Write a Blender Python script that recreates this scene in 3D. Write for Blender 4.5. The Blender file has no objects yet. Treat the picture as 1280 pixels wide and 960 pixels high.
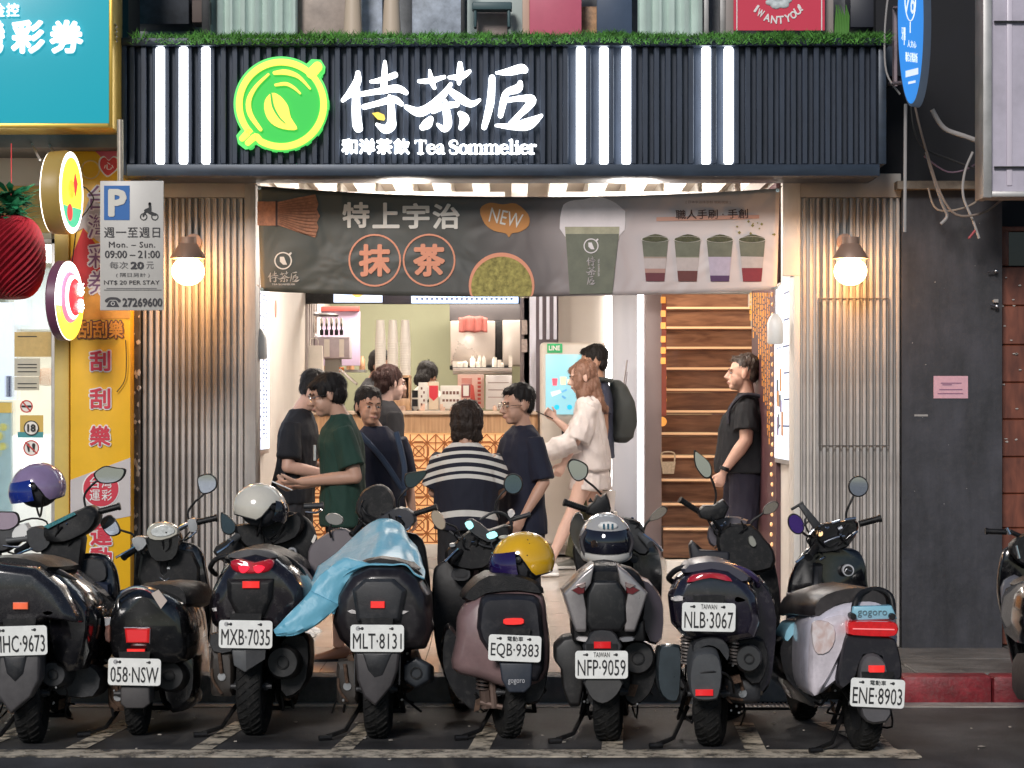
import bpy, bmesh, math, random
from mathutils import Vector, Matrix, noise
random.seed(7)
R = math.radians
C = bpy.context.scene.collection
SC = bpy.context.scene

# ---------------------------------------------------------------- camera
F = 3000.0            # focal length in photo pixels (1280 wide)
CAMH = 1.6
HV = 513.0            # horizon row
cam = bpy.data.cameras.new('camera'); camo = bpy.data.objects.new('camera', cam); C.objects.link(camo)
camo.location = (0, 0, CAMH); camo.rotation_euler = (R(90), 0, 0)
cam.sensor_width = 36; cam.lens = 36 * F / 1280; cam.shift_y = (HV - 480) / 1280
cam.clip_start = .1; cam.clip_end = 500
SC.camera = camo

# ---------------------------------------------------------------- world, street glow, exposure
w = bpy.data.worlds.new('World'); SC.world = w; w.use_nodes = True
wn = w.node_tree.nodes; bg = wn['Background']
sky = wn.new('ShaderNodeTexSky'); sky.sky_type = 'NISHITA'; sky.sun_disc = False
sky.sun_elevation = R(32.0); sky.sun_rotation = R(0); sky.altitude = 50; sky.dust_density = .6
w.node_tree.links.new(sky.outputs[0], bg.inputs[0]); bg.inputs[1].default_value = .048
sl = bpy.data.lights.new('street_glow', 'SUN'); sl.energy = 1.6; sl.angle = R(14); sl.color = (1, .95, .91)
slo = bpy.data.objects.new('street_glow', sl); C.objects.link(slo)
slo.rotation_euler = (R(63), 0, R(-16))     # from above and behind the photographer
SC.view_settings.view_transform = 'Standard'; SC.view_settings.look = 'None'
SC.view_settings.exposure = 0.6; SC.view_settings.gamma = 1

def area(name, loc, sx, sy, power, col, rot=(0, 0, 0)):
    l = bpy.data.lights.new(name, 'AREA'); l.shape = 'RECTANGLE'; l.size = sx; l.size_y = sy
    l.energy = power; l.color = col
    o = bpy.data.objects.new(name, l); C.objects.link(o); o.location = loc; o.rotation_euler = rot
    return o
# the shop's ceiling panels and the lottery shop's ceiling light
def bulb(name, loc, power, col, r=.14):
    l = bpy.data.lights.new(name, 'POINT'); l.energy = power; l.color = col; l.shadow_soft_size = r
    o = bpy.data.objects.new(name, l); C.objects.link(o); o.location = loc
bulb('ceiling_lamp', (-.75, 16.3, 2.78), 52, (1, .89, .79)); bulb('ceiling_lamp', (.85, 16.3, 2.78), 54, (1, .92, .84))
area('ceiling_lamp', (-.5, 20.2, 3.0), 2.0, .8, 78, (1, .90, .79))
area('stair_lamp', (1.25, 20.3, 4.3), .5, 2.0, 70, (1, .80, .60))
area('lottery_shop_lamp', (-3.6, 16.6, 2.75), 1.6, 1.6, 70, (1, .97, .88))

# ---------------------------------------------------------------- helpers
def X(u, Y): return (u - 640) * Y / F
def Z(v, Y): return CAMH - (v - HV) * Y / F
def P(u, v, Y): return Vector((X(u, Y), Y, Z(v, Y)))
def V(*a): return Vector(a)

MATS = {}
def M(name, col, rough=.5, metal=0., emit=None, es=0., var=0., vs=8., bump=0., bs=60., coat=0., alpha=1., trans=0., spec=.5):
    if name in MATS: return MATS[name]
    m = bpy.data.materials.new(name); m.use_nodes = True
    nt = m.node_tree; b = nt.nodes['Principled BSDF']; MATS[name] = m
    b.inputs['Base Color'].default_value = (*col, 1); b.inputs['Roughness'].default_value = rough
    b.inputs['Metallic'].default_value = metal; b.inputs['Specular IOR Level'].default_value = spec
    if coat: b.inputs['Coat Weight'].default_value = coat; b.inputs['Coat Roughness'].default_value = .048
    if emit: b.inputs['Emission Color'].default_value = (*emit, 1); b.inputs['Emission Strength'].default_value = es
    if alpha < 1: b.inputs['Alpha'].default_value = alpha
    if trans: b.inputs['Transmission Weight'].default_value = trans
    tc = nt.nodes.new('ShaderNodeTexCoord') if (var or bump) else None
    if var:
        n = nt.nodes.new('ShaderNodeTexNoise'); n.inputs['Scale'].default_value = vs; n.inputs['Detail'].default_value = 6
        n.inputs['Roughness'].default_value = .65
        nt.links.new(tc.outputs['Object'], n.inputs['Vector'])
        mp = nt.nodes.new('ShaderNodeMapRange'); mp.inputs[1].default_value = .3; mp.inputs[2].default_value = .7
        mp.inputs[3].default_value = 1 - var; mp.inputs[4].default_value = 1 + var
        nt.links.new(n.outputs[0], mp.inputs[0])
        mx = nt.nodes.new('ShaderNodeVectorMath'); mx.operation = 'SCALE'; mx.inputs[0].default_value = col
        nt.links.new(mp.outputs[0], mx.inputs['Scale']); nt.links.new(mx.outputs[0], b.inputs['Base Color'])
        m2 = nt.nodes.new('ShaderNodeMapRange'); m2.inputs[3].default_value = max(.02, rough - .12 * min(1, var * 3)); m2.inputs[4].default_value = min(1, rough + .12 * min(1, var * 3))
        nt.links.new(n.outputs[0], m2.inputs[0]); nt.links.new(m2.outputs[0], b.inputs['Roughness'])
    if bump:
        n2 = nt.nodes.new('ShaderNodeTexNoise'); n2.inputs['Scale'].default_value = bs; n2.inputs['Detail'].default_value = 4
        nt.links.new(tc.outputs['Object'], n2.inputs['Vector'])
        bp = nt.nodes.new('ShaderNodeBump'); bp.inputs['Strength'].default_value = bump; bp.inputs['Distance'].default_value = .01
        nt.links.new(n2.outputs[0], bp.inputs['Height']); nt.links.new(bp.outputs[0], b.inputs['Normal'])
    return m

def grime(m, lo=.72, hi=1.12, sc=(9, 9, .7), dust=0., scale=2.2):
    # streaks and dust by place in the world, so copies do not repeat
    nt = m.node_tree; b = nt.nodes['Principled BSDF']; g = nt.nodes.new('ShaderNodeNewGeometry'); mp = nt.nodes.new('ShaderNodeMapping'); mp.inputs['Scale'].default_value = sc
    n = nt.nodes.new('ShaderNodeTexNoise'); n.inputs['Scale'].default_value = scale; n.inputs['Detail'].default_value = 7; n.inputs['Roughness'].default_value = .7
    r = nt.nodes.new('ShaderNodeMapRange'); r.inputs[1].default_value = .32; r.inputs[2].default_value = .68; r.inputs[3].default_value = lo; r.inputs[4].default_value = hi
    v = nt.nodes.new('ShaderNodeVectorMath'); v.operation = 'SCALE'; i = b.inputs['Base Color']
    if i.links: nt.links.new(i.links[0].from_socket, v.inputs[0])
    else: v.inputs[0].default_value = i.default_value[:3]
    L = nt.links.new; L(g.outputs['Position'], mp.inputs[0]); L(mp.outputs[0], n.inputs['Vector']); L(n.outputs[0], r.inputs[0]); L(r.outputs[0], v.inputs['Scale']); out = v.outputs[0]
    if dust:
        n2 = nt.nodes.new('ShaderNodeTexNoise'); n2.inputs['Scale'].default_value = 26; n2.inputs['Detail'].default_value = 8; n2.inputs['Roughness'].default_value = .8
        r2 = nt.nodes.new('ShaderNodeMapRange'); r2.inputs[1].default_value = .50; r2.inputs[2].default_value = .72; r2.inputs[4].default_value = dust
        mx = nt.nodes.new('ShaderNodeMix'); mx.data_type = 'RGBA'; L(g.outputs['Position'], n2.inputs['Vector']); L(n2.outputs[0], r2.inputs[0]); L(r2.outputs[0], mx.inputs['Factor']); L(out, mx.inputs[6]); mx.inputs[7].default_value = (.16, .145, .13, 1); out = mx.outputs[2]
        ad = nt.nodes.new('ShaderNodeMath'); ad.use_clamp = True; ri = b.inputs['Roughness']; ad.inputs[0].default_value = ri.default_value
        if ri.links: L(ri.links[0].from_socket, ad.inputs[0])
        L(r2.outputs[0], ad.inputs[1]); L(ad.outputs[0], ri)
    L(out, i); return m

def wood_mat(name, c1, c2, rough=.45, sc=(1.2, 1.2, 22), coat=0):
    m = bpy.data.materials.new(name); m.use_nodes = True; nt = m.node_tree; b = nt.nodes['Principled BSDF']; MATS[name] = m
    tc = nt.nodes.new('ShaderNodeTexCoord'); mp = nt.nodes.new('ShaderNodeMapping'); mp.inputs['Scale'].default_value = sc
    n = nt.nodes.new('ShaderNodeTexNoise'); n.inputs['Scale'].default_value = 3; n.inputs['Detail'].default_value = 8; n.inputs['Distortion'].default_value = .6
    cr = nt.nodes.new('ShaderNodeValToRGB'); cr.color_ramp.elements[0].position = .35; cr.color_ramp.elements[1].position = .68
    cr.color_ramp.elements[0].color = (*c1, 1); cr.color_ramp.elements[1].color = (*c2, 1)
    nt.links.new(tc.outputs['Object'], mp.inputs[0]); nt.links.new(mp.outputs[0], n.inputs['Vector']); nt.links.new(n.outputs[0], cr.inputs[0])
    nt.links.new(cr.outputs[0], b.inputs['Base Color']); b.inputs['Roughness'].default_value = rough
    if coat: b.inputs['Coat Weight'].default_value = coat
    return m

def tag(o, label=None, cat=None, group=None, kind=None):
    if label: o['label'] = label
    if cat: o['category'] = cat
    if group: o['group'] = group
    if kind: o['kind'] = kind
    return o

def root(name, label, cat, loc=(0, 0, 0), group=None):
    o = bpy.data.objects.new(name, None); C.objects.link(o); o.location = loc; o.empty_display_size = .1
    return tag(o, label, cat, group)

def catmull(pts, n=4, closed=True):
    out = []; N = len(pts); pts = [Vector(p) for p in pts]
    for i in range(N if closed else N - 1):
        g = (lambda k: pts[k % N]) if closed else (lambda k: pts[min(max(k, 0), N - 1)])
        a, b, c, d = g(i - 1), g(i), g(i + 1), g(i + 2)
        for j in range(n):
            t = j / n
            out.append(.5 * ((2 * b) + (c - a) * t + (2 * a - 5 * b + 4 * c - d) * t * t + (3 * b - a - 3 * c + d) * t ** 3))
    if not closed: out.append(pts[-1])
    return out

class MB:
    def __init__(s): s.v = []; s.f = []; s.m = []
    def add(s, vs, fs, mi=0):
        o = len(s.v); s.v += [Vector(p) for p in vs]; s.f += [tuple(i + o for i in f) for f in fs]; s.m += [mi] * len(fs); return s
    def box(s, x0, x1, y0, y1, z0, z1, mi=0):
        x0, x1 = sorted((x0, x1)); y0, y1 = sorted((y0, y1)); z0, z1 = sorted((z0, z1))
        vs = [(x, y, z) for z in (z0, z1) for y in (y0, y1) for x in (x0, x1)]
        return s.add(vs, [(0, 2, 3, 1), (4, 5, 7, 6), (0, 1, 5, 4), (2, 6, 7, 3), (0, 4, 6, 2), (1, 3, 7, 5)], mi)
    def pbox(s, u0, v0, u1, v1, Y, d, mi=0):      # a box given by where its front face shows at depth Y
        return s.box(X(u0, Y), X(u1, Y), Y, Y + d, Z(v1, Y), Z(v0, Y), mi)
    def obox(s, c, ax, ay, az, mi=0):            # centre and half-axis vectors
        c = Vector(c); vs = [c + Vector(ax) * i + Vector(ay) * j + Vector(az) * k for k in (-1, 1) for j in (-1, 1) for i in (-1, 1)]
        return s.add(vs, [(0, 2, 3, 1), (4, 5, 7, 6), (0, 1, 5, 4), (2, 6, 7, 3), (0, 4, 6, 2), (1, 3, 7, 5)], mi)
    def prism(s, pts, d, mi=0):                  # polygon of 3-D points swept by vector d
        pts = [Vector(p) for p in pts]; d = Vector(d); n = len(pts)
        return s.add(pts + [p + d for p in pts], [tuple(range(n)), tuple(range(2 * n - 1, n - 1, -1))] + [(i, i + n, (i + 1) % n + n, (i + 1) % n) for i in range(n)], mi)
    def loft(s, rings, mi=0, caps=True):
        n = len(rings[0]); vs = [p for r in rings for p in r]; fs = []
        for k in range(len(rings) - 1):
            for i in range(n):
                j = (i + 1) % n; fs.append((k * n + i, k * n + j, (k + 1) * n + j, (k + 1) * n + i))
        if caps: fs += [tuple(range(n - 1, -1, -1)), tuple(range((len(rings) - 1) * n, len(rings) * n))]
        return s.add(vs, fs, mi)
    def tube(s, pts, r, n=8, mi=0, smooth=0, flat=1.):
        pts = [Vector(p) for p in pts]
        if not hasattr(r, '__len__'): r = [r] * len(pts)
        if smooth and len(pts) > 2:
            q = catmull([(*p, rr) if False else p for p in pts], smooth, False)
            rr = []
            for i in range(len(pts) - 1): rr += [r[i] + (r[i + 1] - r[i]) * j / smooth for j in range(smooth)]
            rr.append(r[-1]); pts, r = q, rr
        rings = []; t0 = (pts[1] - pts[0]).normalized()
        up = Vector((0, 0, 1)) if abs(t0.z) < .9 else Vector((1, 0, 0))
        a = t0.cross(up).normalized()
        for i, p in enumerate(pts):
            t = (pts[min(i + 1, len(pts) - 1)] - pts[max(i - 1, 0)])
            if t.length < 1e-9: t = t0
            t.normalize(); a = (a - t * a.dot(t)).normalized(); b = t.cross(a)
            rings.append([p + (a * math.cos(2 * math.pi * k / n) + b * math.sin(2 * math.pi * k / n) * flat) * r[i] for k in range(n)])
        return s.loft(rings, mi)
    def ell(s, c, rad, ax=None, n=16, k=10, mi=0):
        c = Vector(c); ax = ax or (Vector((1, 0, 0)), Vector((0, 1, 0)), Vector((0, 0, 1)))
        rings = []
        for i in range(1, k):
            ph = math.pi * i / k
            rings.append([c + ax[0] * (rad[0] * math.sin(ph) * math.cos(2 * math.pi * j / n)) + ax[1] * (rad[1] * math.sin(ph) * math.sin(2 * math.pi * j / n)) + ax[2] * (-rad[2] * math.cos(ph)) for j in range(n)])
        o = len(s.v); s.loft(rings, mi, caps=False)
        b = len(s.v); s.v += [c - ax[2] * rad[2], c + ax[2] * rad[2]]
        L = o + (k - 2) * n
        for j in range(n):
            s.f.append((b, o + (j + 1) % n, o + j)); s.m.append(mi)
            s.f.append((b + 1, L + j, L + (j + 1) % n)); s.m.append(mi)
        return s
    def lathe(s, c, axis, prof, n=24, mi=0, closed=False):      # prof: (distance along axis, radius)
        c = Vector(c); axis = Vector(axis).normalized(); up = Vector((0, 0, 1)) if abs(axis.z) < .9 else Vector((1, 0, 0))
        a = axis.cross(up).normalized(); b = axis.cross(a)
        rings = [[c + axis * h + (a * math.cos(2 * math.pi * j / n) + b * math.sin(2 * math.pi * j / n)) * r for j in range(n)] for h, r in prof]
        if closed: rings.append(rings[0])
        return s.loft(rings, mi, caps=not closed)
    def stroke(s, pts, Yf, d, mi=0, n=6):        # brush stroke in photo pixels (u, v, half width)
        q = catmull([(a, b, c) for a, b, c in pts], n, False)
        L, Rr = [], []
        for i, p in enumerate(q):
            t = q[min(i + 1, len(q) - 1)] - q[max(i - 1, 0)]; t = Vector((t.x, t.y)); t = t.normalized() if t.length > 1e-6 else Vector((1, 0))
            nn = Vector((-t.y, t.x)); c = Vector((p.x, p.y)); wv = max(.1, p.z)
            L.append(c + nn * wv); Rr.append(c - nn * wv)
        def cap(c, a, sgn):
            v0 = a - c; out = []
            for k in range(1, 5):
                an = -sgn * math.pi * k / 5; out.append(c + Vector((v0.x * math.cos(an) - v0.y * math.sin(an), v0.x * math.sin(an) + v0.y * math.cos(an))))
            return out
        # quads along, fans at ends (no self-crossing polygon)
        for i in range(len(q) - 1):
            e = .0003 * (i % 2)
            s.prism([P(*z, Yf - e) for z in (L[i], L[i + 1], Rr[i + 1], Rr[i])], (0, d, 0), mi)
        for k in (0, -1):
            c = Vector((q[k].x, q[k].y)); r = max(.1, q[k].z)
            s.prism([P(c.x + r * math.cos(6.283 * j / 12), c.y + r * math.sin(6.283 * j / 12), Yf - .0006) for j in range(12)], (0, d, 0), mi)
        return s
    def build(s, name, mat, parent=None, smooth=40, bevel=0, seg=2, kind=None, remesh=0, relax=0, disp=None, merge=0):
        me = bpy.data.meshes.new(name); off = Vector(parent.matrix_basis.translation) if parent else Vector((0, 0, 0))
        if parent and parent.parent: off = off + parent.parent.matrix_basis.translation
        me.from_pydata([tuple(v - off) for v in s.v], [], s.f); 
        mats = mat if isinstance(mat, (list, tuple)) else [mat]
        for m in mats: me.materials.append(m)
        if len(mats) > 1: me.polygons.foreach_set('material_index', s.m)
        bm = bmesh.new(); bm.from_mesh(me)
        if merge: bmesh.ops.remove_doubles(bm, verts=bm.verts, dist=merge)
        bmesh.ops.recalc_face_normals(bm, faces=bm.faces)
        if bevel:
            es = [e for e in bm.edges if len(e.link_faces) == 2 and e.calc_face_angle(0) > R(30)]
            bmesh.ops.bevel(bm, geom=es, offset=bevel, segments=seg, profile=.5, affect='EDGES', clamp_overlap=True)
        bm.to_mesh(me)
        if remesh:
            o = bpy.data.objects.new('tmp', me); C.objects.link(o)
            md = o.modifiers.new('r', 'REMESH'); md.mode = 'VOXEL'; md.voxel_size = remesh
            if relax: ms = o.modifiers.new('s', 'SMOOTH'); ms.factor = .5; ms.iterations = relax
            dg = bpy.context.evaluated_depsgraph_get(); dg.update()
            m2 = bpy.data.meshes.new_from_object(o.evaluated_get(dg)); bpy.data.objects.remove(o); m2.name = name
            me = m2; bm.clear(); bm.from_mesh(me)
        if disp:
            bm.normal_update()
            for v in bm.verts: v.co += v.normal * disp(v.co)
        if smooth is not None:
            for f in bm.faces: f.smooth = True
            lim = R(smooth)
            for e in bm.edges: e.smooth = not (len(e.link_faces) == 2 and e.calc_face_angle(0) > lim)
        bm.to_mesh(me); bm.free()
        if len(me.materials) == 0:
            for m in mats: me.materials.append(m)
        o = bpy.data.objects.new(name, me); C.objects.link(o)
        if parent: o.parent = parent
        if kind: o['kind'] = kind
        return o

def copy_child(o, parent, loc):
    c = o.copy(); C.objects.link(c); c.parent = parent; c.location = loc; return c

TXT = {}
def glyphs(s, bold=0., shear=0., sp=1.):
    k = (s, bold, shear, sp)
    if k not in TXT:
        c = bpy.data.curves.new('t', 'FONT'); c.body = s; c.shear = shear; c.resolution_u = 2; c.space_character = sp; c.space_line = .95
        o = bpy.data.objects.new('t', c); C.objects.link(o)
        dg = bpy.context.evaluated_depsgraph_get(); dg.update()
        m = bpy.data.meshes.new_from_object(o.evaluated_get(dg))
        bm = bmesh.new(); bm.from_mesh(m); bmesh.ops.remove_doubles(bm, verts=bm.verts, dist=.00002); bm.to_mesh(m); bm.free()
        vs = [v.co.copy() for v in m.vertices]; fs = [tuple(p.vertices) for p in m.polygons]
        x0 = min(v.x for v in vs); x1 = max(v.x for v in vs); y0 = min(v.y for v in vs); y1 = max(v.y for v in vs)
        offs = [(0, 0)] + ([(bold * math.cos(a), bold * math.sin(a)) for a in [6.2832 * (j + .5) / 8 for j in range(8 if bold > .02 else 4)]] if bold > .005 else [])
        q = []; ff = []
        for i, (ox, oy) in enumerate(offs):
            ff += [tuple(a + len(vs) * i for a in f) for f in fs]
            q += [((v.x + ox - x0 + max(0, bold)) / max(1e-6, x1 - x0 + 2 * max(0, bold)), (v.y + oy - y0 + max(0, bold)) / max(1e-6, y1 - y0 + 2 * max(0, bold)), i) for v in vs]
        TXT[k] = (q, ff)
        bpy.data.objects.remove(o); bpy.data.curves.remove(c); bpy.data.meshes.remove(m)
    return TXT[k]
def text(s, u0, v0, u1, v1, Y, mat, parent, name='lettering', bold=0., shear=0., th=.003, mp=None, sp=1., rot=0., mb=None, mi=0):
    # glyphs fitted to the rectangle they fill; thin raised letters standing on the surface
    vs, fs = glyphs(s, bold, shear, sp)
    own = mb is None; mb = mb or MB(); n = len(vs); q = []
    cu, cv = (u0 + u1) / 2, (v0 + v1) / 2
    for a, b, i_ in vs:
        du, dv = (a - .5) * (u1 - u0), -(b - .5) * (v1 - v0)
        uu = cu + du * math.cos(rot) - dv * math.sin(rot); vv = cv + du * math.sin(rot) + dv * math.cos(rot)
        q.append((mp(uu, vv) if mp else P(uu, vv, Y)) - V(0, i_ * .0002, 0))
    mb.add(q, fs, mi)
    if own:
        o = mb.build(name, mat, parent, smooth=None, kind='stuff')
        if th:
            md = o.modifiers.new('thickness', 'SOLIDIFY'); md.thickness = th; md.offset = 0
        return o

# ---------------------------------------------------------------- shared materials
BLK = M('black_plastic', (.0075, .0075, .0085), .45, var=.35, vs=9, bump=.12, bs=240, spec=.3)
GLOSS = M('gloss_black_paint', (.004, .004, .0055), .14, coat=.7, var=.3, vs=5)
DKG = M('dark_grey_plastic', (.020, .021, .024), .48, var=.3, vs=10, bump=.15, bs=200)
GREY = M('mid_grey_plastic', (.075, .078, .082), .48, var=.25, vs=12, bump=.1, bs=200)
RUB = M('tyre_rubber', (.014, .014, .014), .85, var=.4, vs=14, bump=.5, bs=90, spec=.2)
SEAT = M('seat_vinyl', (.008, .008, .009), .45, var=.3, vs=14, bump=.3, bs=160, spec=.3)
CHROME = M('chrome', (.75, .75, .76), .12, 1., var=.1, vs=20)
STEEL = M('brushed_steel', (.42, .42, .43), .35, 1., var=.2, vs=12)
RUST = M('rusty_metal', (.10, .06, .04), .75, .4, var=.6, vs=30, bump=.5, bs=90)
MIRR = M('mirror_glass', (.72, .80, .92), .03, 1., spec=1)
WHT = M('white_paint', (.78, .77, .74), .4, var=.06, vs=6)
PLATE = M('plate_white', (.86, .86, .82), .35, var=.08, vs=25)
INK = M('black_ink', (.012, .012, .014), .5)
REDL = M('red_lens', (.55, .01, .02), .12, coat=.6, emit=(1, .02, .03), es=.10)
REDR = M('red_reflector', (.75, .02, .02), .2, coat=.5, emit=(1, .05, .04), es=.35)
ORGR = M('orange_reflector', (.80, .12, .05), .2, coat=.5, emit=(1, .22, .1), es=.25)
DRED = M('dark_red_lens', (.20, .006, .015), .1, coat=1.)
CLEAR = M('clear_lens', (.62, .58, .56), .12, coat=1., var=.25, vs=60)
for _m in (BLK, GLOSS, DKG, GREY, SEAT, RUB): grime(_m, .8, 1.2, (1, 1, 1), .22, 9)
AMBER = M('amber_lens', (.55, .16, .04), .2, coat=.7)

# ================================================================ THE SETTING
ASPH = M('asphalt', (.046, .045, .046), .62, var=.7, vs=2.2, bump=.9, bs=260)
nt = ASPH.node_tree; _g = nt.nodes.new('ShaderNodeTexNoise'); _g.inputs['Scale'].default_value = 170; _g.inputs['Detail'].default_value = 2; _g2 = nt.nodes.new('ShaderNodeMapRange'); _g2.inputs[1].default_value = .45; _g2.inputs[2].default_value = .75; _g2.inputs[3].default_value = .7; _g2.inputs[4].default_value = 2.6
_v = nt.nodes.new('ShaderNodeVectorMath'); _v.operation = 'SCALE'; _b = nt.nodes['Principled BSDF']; _l = _b.inputs['Base Color'].links[0].from_socket; _tc = [n for n in nt.nodes if n.type == 'TEX_COORD'][0]
nt.links.new(_tc.outputs['Object'], _g.inputs['Vector']); nt.links.new(_g.outputs[0], _g2.inputs[0]); nt.links.new(_l, _v.inputs[0]); nt.links.new(_g2.outputs[0], _v.inputs['Scale']); nt.links.new(_v.outputs[0], _b.inputs['Base Color'])
grime(ASPH, .55, 1.5, (1, .6, 1), 0, 1.3)
g = MB(); g.add([(-40, -30, 0), (40, -30, 0), (40, 13.1, 0), (-40, 13.1, 0)], [(0, 1, 2, 3)])
g.build('road', ASPH, kind='structure')
g = MB(); g.add([(-40, 13.1, -.02), (40, 13.1, -.02), (40, 60, -.02), (-40, 60, -.02)], [(0, 1, 2, 3)])
g.build('ground', ASPH, kind='structure')

LINE = M('worn_shaded_road_paint', (.52, .45, .35), .6, var=.5, vs=7, bump=.4, bs=200)
nt = LINE.node_tree; nb = nt.nodes['Principled BSDF']
_n = nt.nodes.new('ShaderNodeTexNoise'); _n.inputs['Scale'].default_value = 7; _n.inputs['Detail'].default_value = 10; _n.inputs['Roughness'].default_value = .75
_t = nt.nodes.new('ShaderNodeTexCoord'); _r = nt.nodes.new('ShaderNodeMapRange')
_r.inputs[1].default_value = .40; _r.inputs[2].default_value = .52  # real wear, plus extra loss standing in for shade under the scooters
nt.links.new(_t.outputs['Object'], _n.inputs['Vector']); nt.links.new(_n.outputs[0], _r.inputs[0]); nt.links.new(_r.outputs[0], nb.inputs['Alpha'])
pl = root('parking_markings', 'worn yellowish white parking bay lines painted on the asphalt under the scooters', 'road marking', (0, 11.1, 0))
pl['kind'] = 'structure'; del pl['category']; del pl['label']
def Yg(v): return F * CAMH / (v - HV)
m = MB(); m.box(X(-20, Yg(940)), X(1150, Yg(945)), Yg(947), Yg(938), .001, .004); m.build('bay_line', LINE, pl)
for u, vb in ((-30, 940), (95, 940), (252, 941), (427, 942), (598, 942), (765, 943), (945, 943), (1108, 944)):
    Yb = Yg(vb) + .1; x = X(u, Yb)
    m = MB(); m.add([(x - .05, Yb, .0045), (x + .05, Yb, .0045), (x + .05 - x * .02 + .06, Yb + 1.0, .0045), (x - .05 - x * .02 + .06, Yb + 1.0, .0045)], [(0, 1, 2, 3)])  # dividers cut short in place of the shade over their far ends
    m.build('bay_line', LINE, pl)
m = MB(); a = P(1150, 950, Yg(950)); m.add([(a.x, a.y, .0055), (a.x - .1, a.y, .0055), (a.x - .33, a.y + 1.3, .0055), (a.x - .22, a.y + 1.3, .0055)], [(0, 1, 2, 3)]); m.build('bay_line', LINE, pl)
# concrete gutter at the foot of the kerb
GUT = M('gutter_concrete', (.36, .34, .31), .6, var=.6, vs=3, bump=.5, bs=60)
m = MB(); m.box(-12, 12, 12.92, 13.10, -.02, .006); m.build('gutter', GUT, kind='structure')
dr = root('drain_grate', 'black iron drain grate with slots at the kerb near the light blue scooter', 'drain', (X(962, 12.95), 12.95, 0))
m = MB()
x0, x1 = X(918, 12.9), X(1008, 12.9)
m.box(x0, x1, 12.82, 12.835, 0, .014); m.box(x0, x1, 13.06, 13.075, 0, .014); m.build('frame', BLK, dr)
for k in range(16):
    xx = x0 + (x1 - x0) * (k + .5) / 16
    m = MB(); m.box(xx - .006, xx + .006, 12.835, 13.06, 0, .012); m.build('bar', STEEL, dr)

KRED = M('red_kerb_paint', (.25, .020, .030), .5, var=.35, vs=6, bump=.3, bs=50)
grime(KRED, .45, 1.2, (3, 3, 5), .35); KGR = M('kerb_stone', (.20, .195, .19), .6, var=.35, vs=6, bump=.4, bs=60)
kb = root('kerb', None, None, (0, 13.1, 0)); kb['kind'] = 'structure'
xs = [-9, -7.6, -6.2, -4.9, -3.7, -2.5, -1.3, -.1, 1.1, X(1128, 13.1), X(1241, 13.1), 3.9, 5.2, 6.5]
for a, b in zip(xs, xs[1:]):
    m = MB(); m.box(a + .004, b - .004, 13.10, 13.28, -.02, .15)
    m.build('kerb_stone', KRED if a > 2.0 else KGR, kb, bevel=.018)
# pavement slabs
PAV = M('pavement_concrete', (.15, .145, .135), .65, var=.4, vs=5, bump=.4, bs=50)
grime(PAV, .6, 1.25, (2, 2, 2), .2); pv = root('pavement', None, None, (0, 13.3, 0)); pv['kind'] = 'structure'
xs = [-9, -7, -5, -3.6, -2.7, X(306, 14.7)]
for a, b in list(zip(xs, xs[1:])) + [(X(1000, 14.7), 2.24), (2.243, 3.02), (3.023, 4.1), (4.103, 5.4), (5.403, 7)]:
    for y0, y1 in ((13.285, 14.05), (14.054, 14.95)):
        m = MB(); m.box(a + .003, b - .003, y0, y1, -.02, .148 + random.uniform(-.002, .002)); m.build('paving_slab', PAV, pv, bevel=.006, seg=1)
# shop floor: pale tiles running from the kerb, up a gentle ramp to the counter
TILE = M('pale_floor_tile', (.46, .42, .38), .16, var=.10, vs=5)
def fl(Y): return .15 if Y < 14.7 else .15 + .25 * min(1, (Y - 14.7) / 3.5)
ft = root('shop_floor', None, None, (0, 14.7, 0)); ft['kind'] = 'structure'
ux0, ux1 = X(306, 14.7), X(1000, 14.7)
ny, nx = 9, 6
ys = [13.285 + (18.2 - 13.285) * i / ny for i in range(ny + 1)]; ys[3] = 14.7
for i in range(ny):
    for j in range(nx):
        a = ux0 + (ux1 - ux0) * j / nx; b = ux0 + (ux1 - ux0) * (j + 1) / nx; y0, y1 = ys[i] + .002, ys[i + 1] - .002
        z0, z1 = fl(y0), fl(y1); a += .002; b -= .002
        m = MB(); m.add([(a, y0, z0 - .03), (b, y0, z0 - .03), (b, y1, z1 - .03), (a, y1, z1 - .03), (a, y0, z0), (b, y0, z0), (b, y1, z1), (a, y1, z1)],
              [(0, 3, 2, 1), (4, 5, 6, 7), (0, 1, 5, 4), (1, 2, 6, 5), (2, 3, 7, 6), (3, 0, 4, 7)])
        m.build('floor_tile', TILE, ft, smooth=None)
m = MB(); m.box(ux0, ux1, 18.2, 22, .10, .47); m.build('counter_platform', TILE, kind='structure', bevel=.01)

# ---- building walls, ceiling
PLAS = M('warm_white_plaster', (.62, .58, .53), .6, var=.06, vs=3, bump=.06, bs=40)
CEIL = M('ceiling_board', (.50, .44, .37), .7, var=.05)
SLAT = M('white_ceiling_slat', (.78, .75, .70), .5)
m = MB(); m.box(ux0 - .25, ux0, 14.72, 22, -.02, 3.3); m.build('left_wall', PLAS, kind='structure')
m = MB(); m.box(ux1, ux1 + .12, 14.72, 17.4, -.02, 3.3); m.build('right_wall', PLAS, kind='structure')
m = MB(); m.box(ux0 - .2, X(806, 18.3), 14.9, 22, 3.22, 3.3); m.box(X(806, 18.3), ux1 + .45, 14.9, 17.9, 3.22, 3.3)
ce = m.build('ceiling', CEIL, kind='structure')
for k in range(13):
    xx = -1.52 + k * .262
    m = MB(); m.box(xx - .055, xx + .055, 14.95, 17.9, 3.10, 3.217); m.build('ceiling_slat', SLAT, ce, smooth=None)
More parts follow.
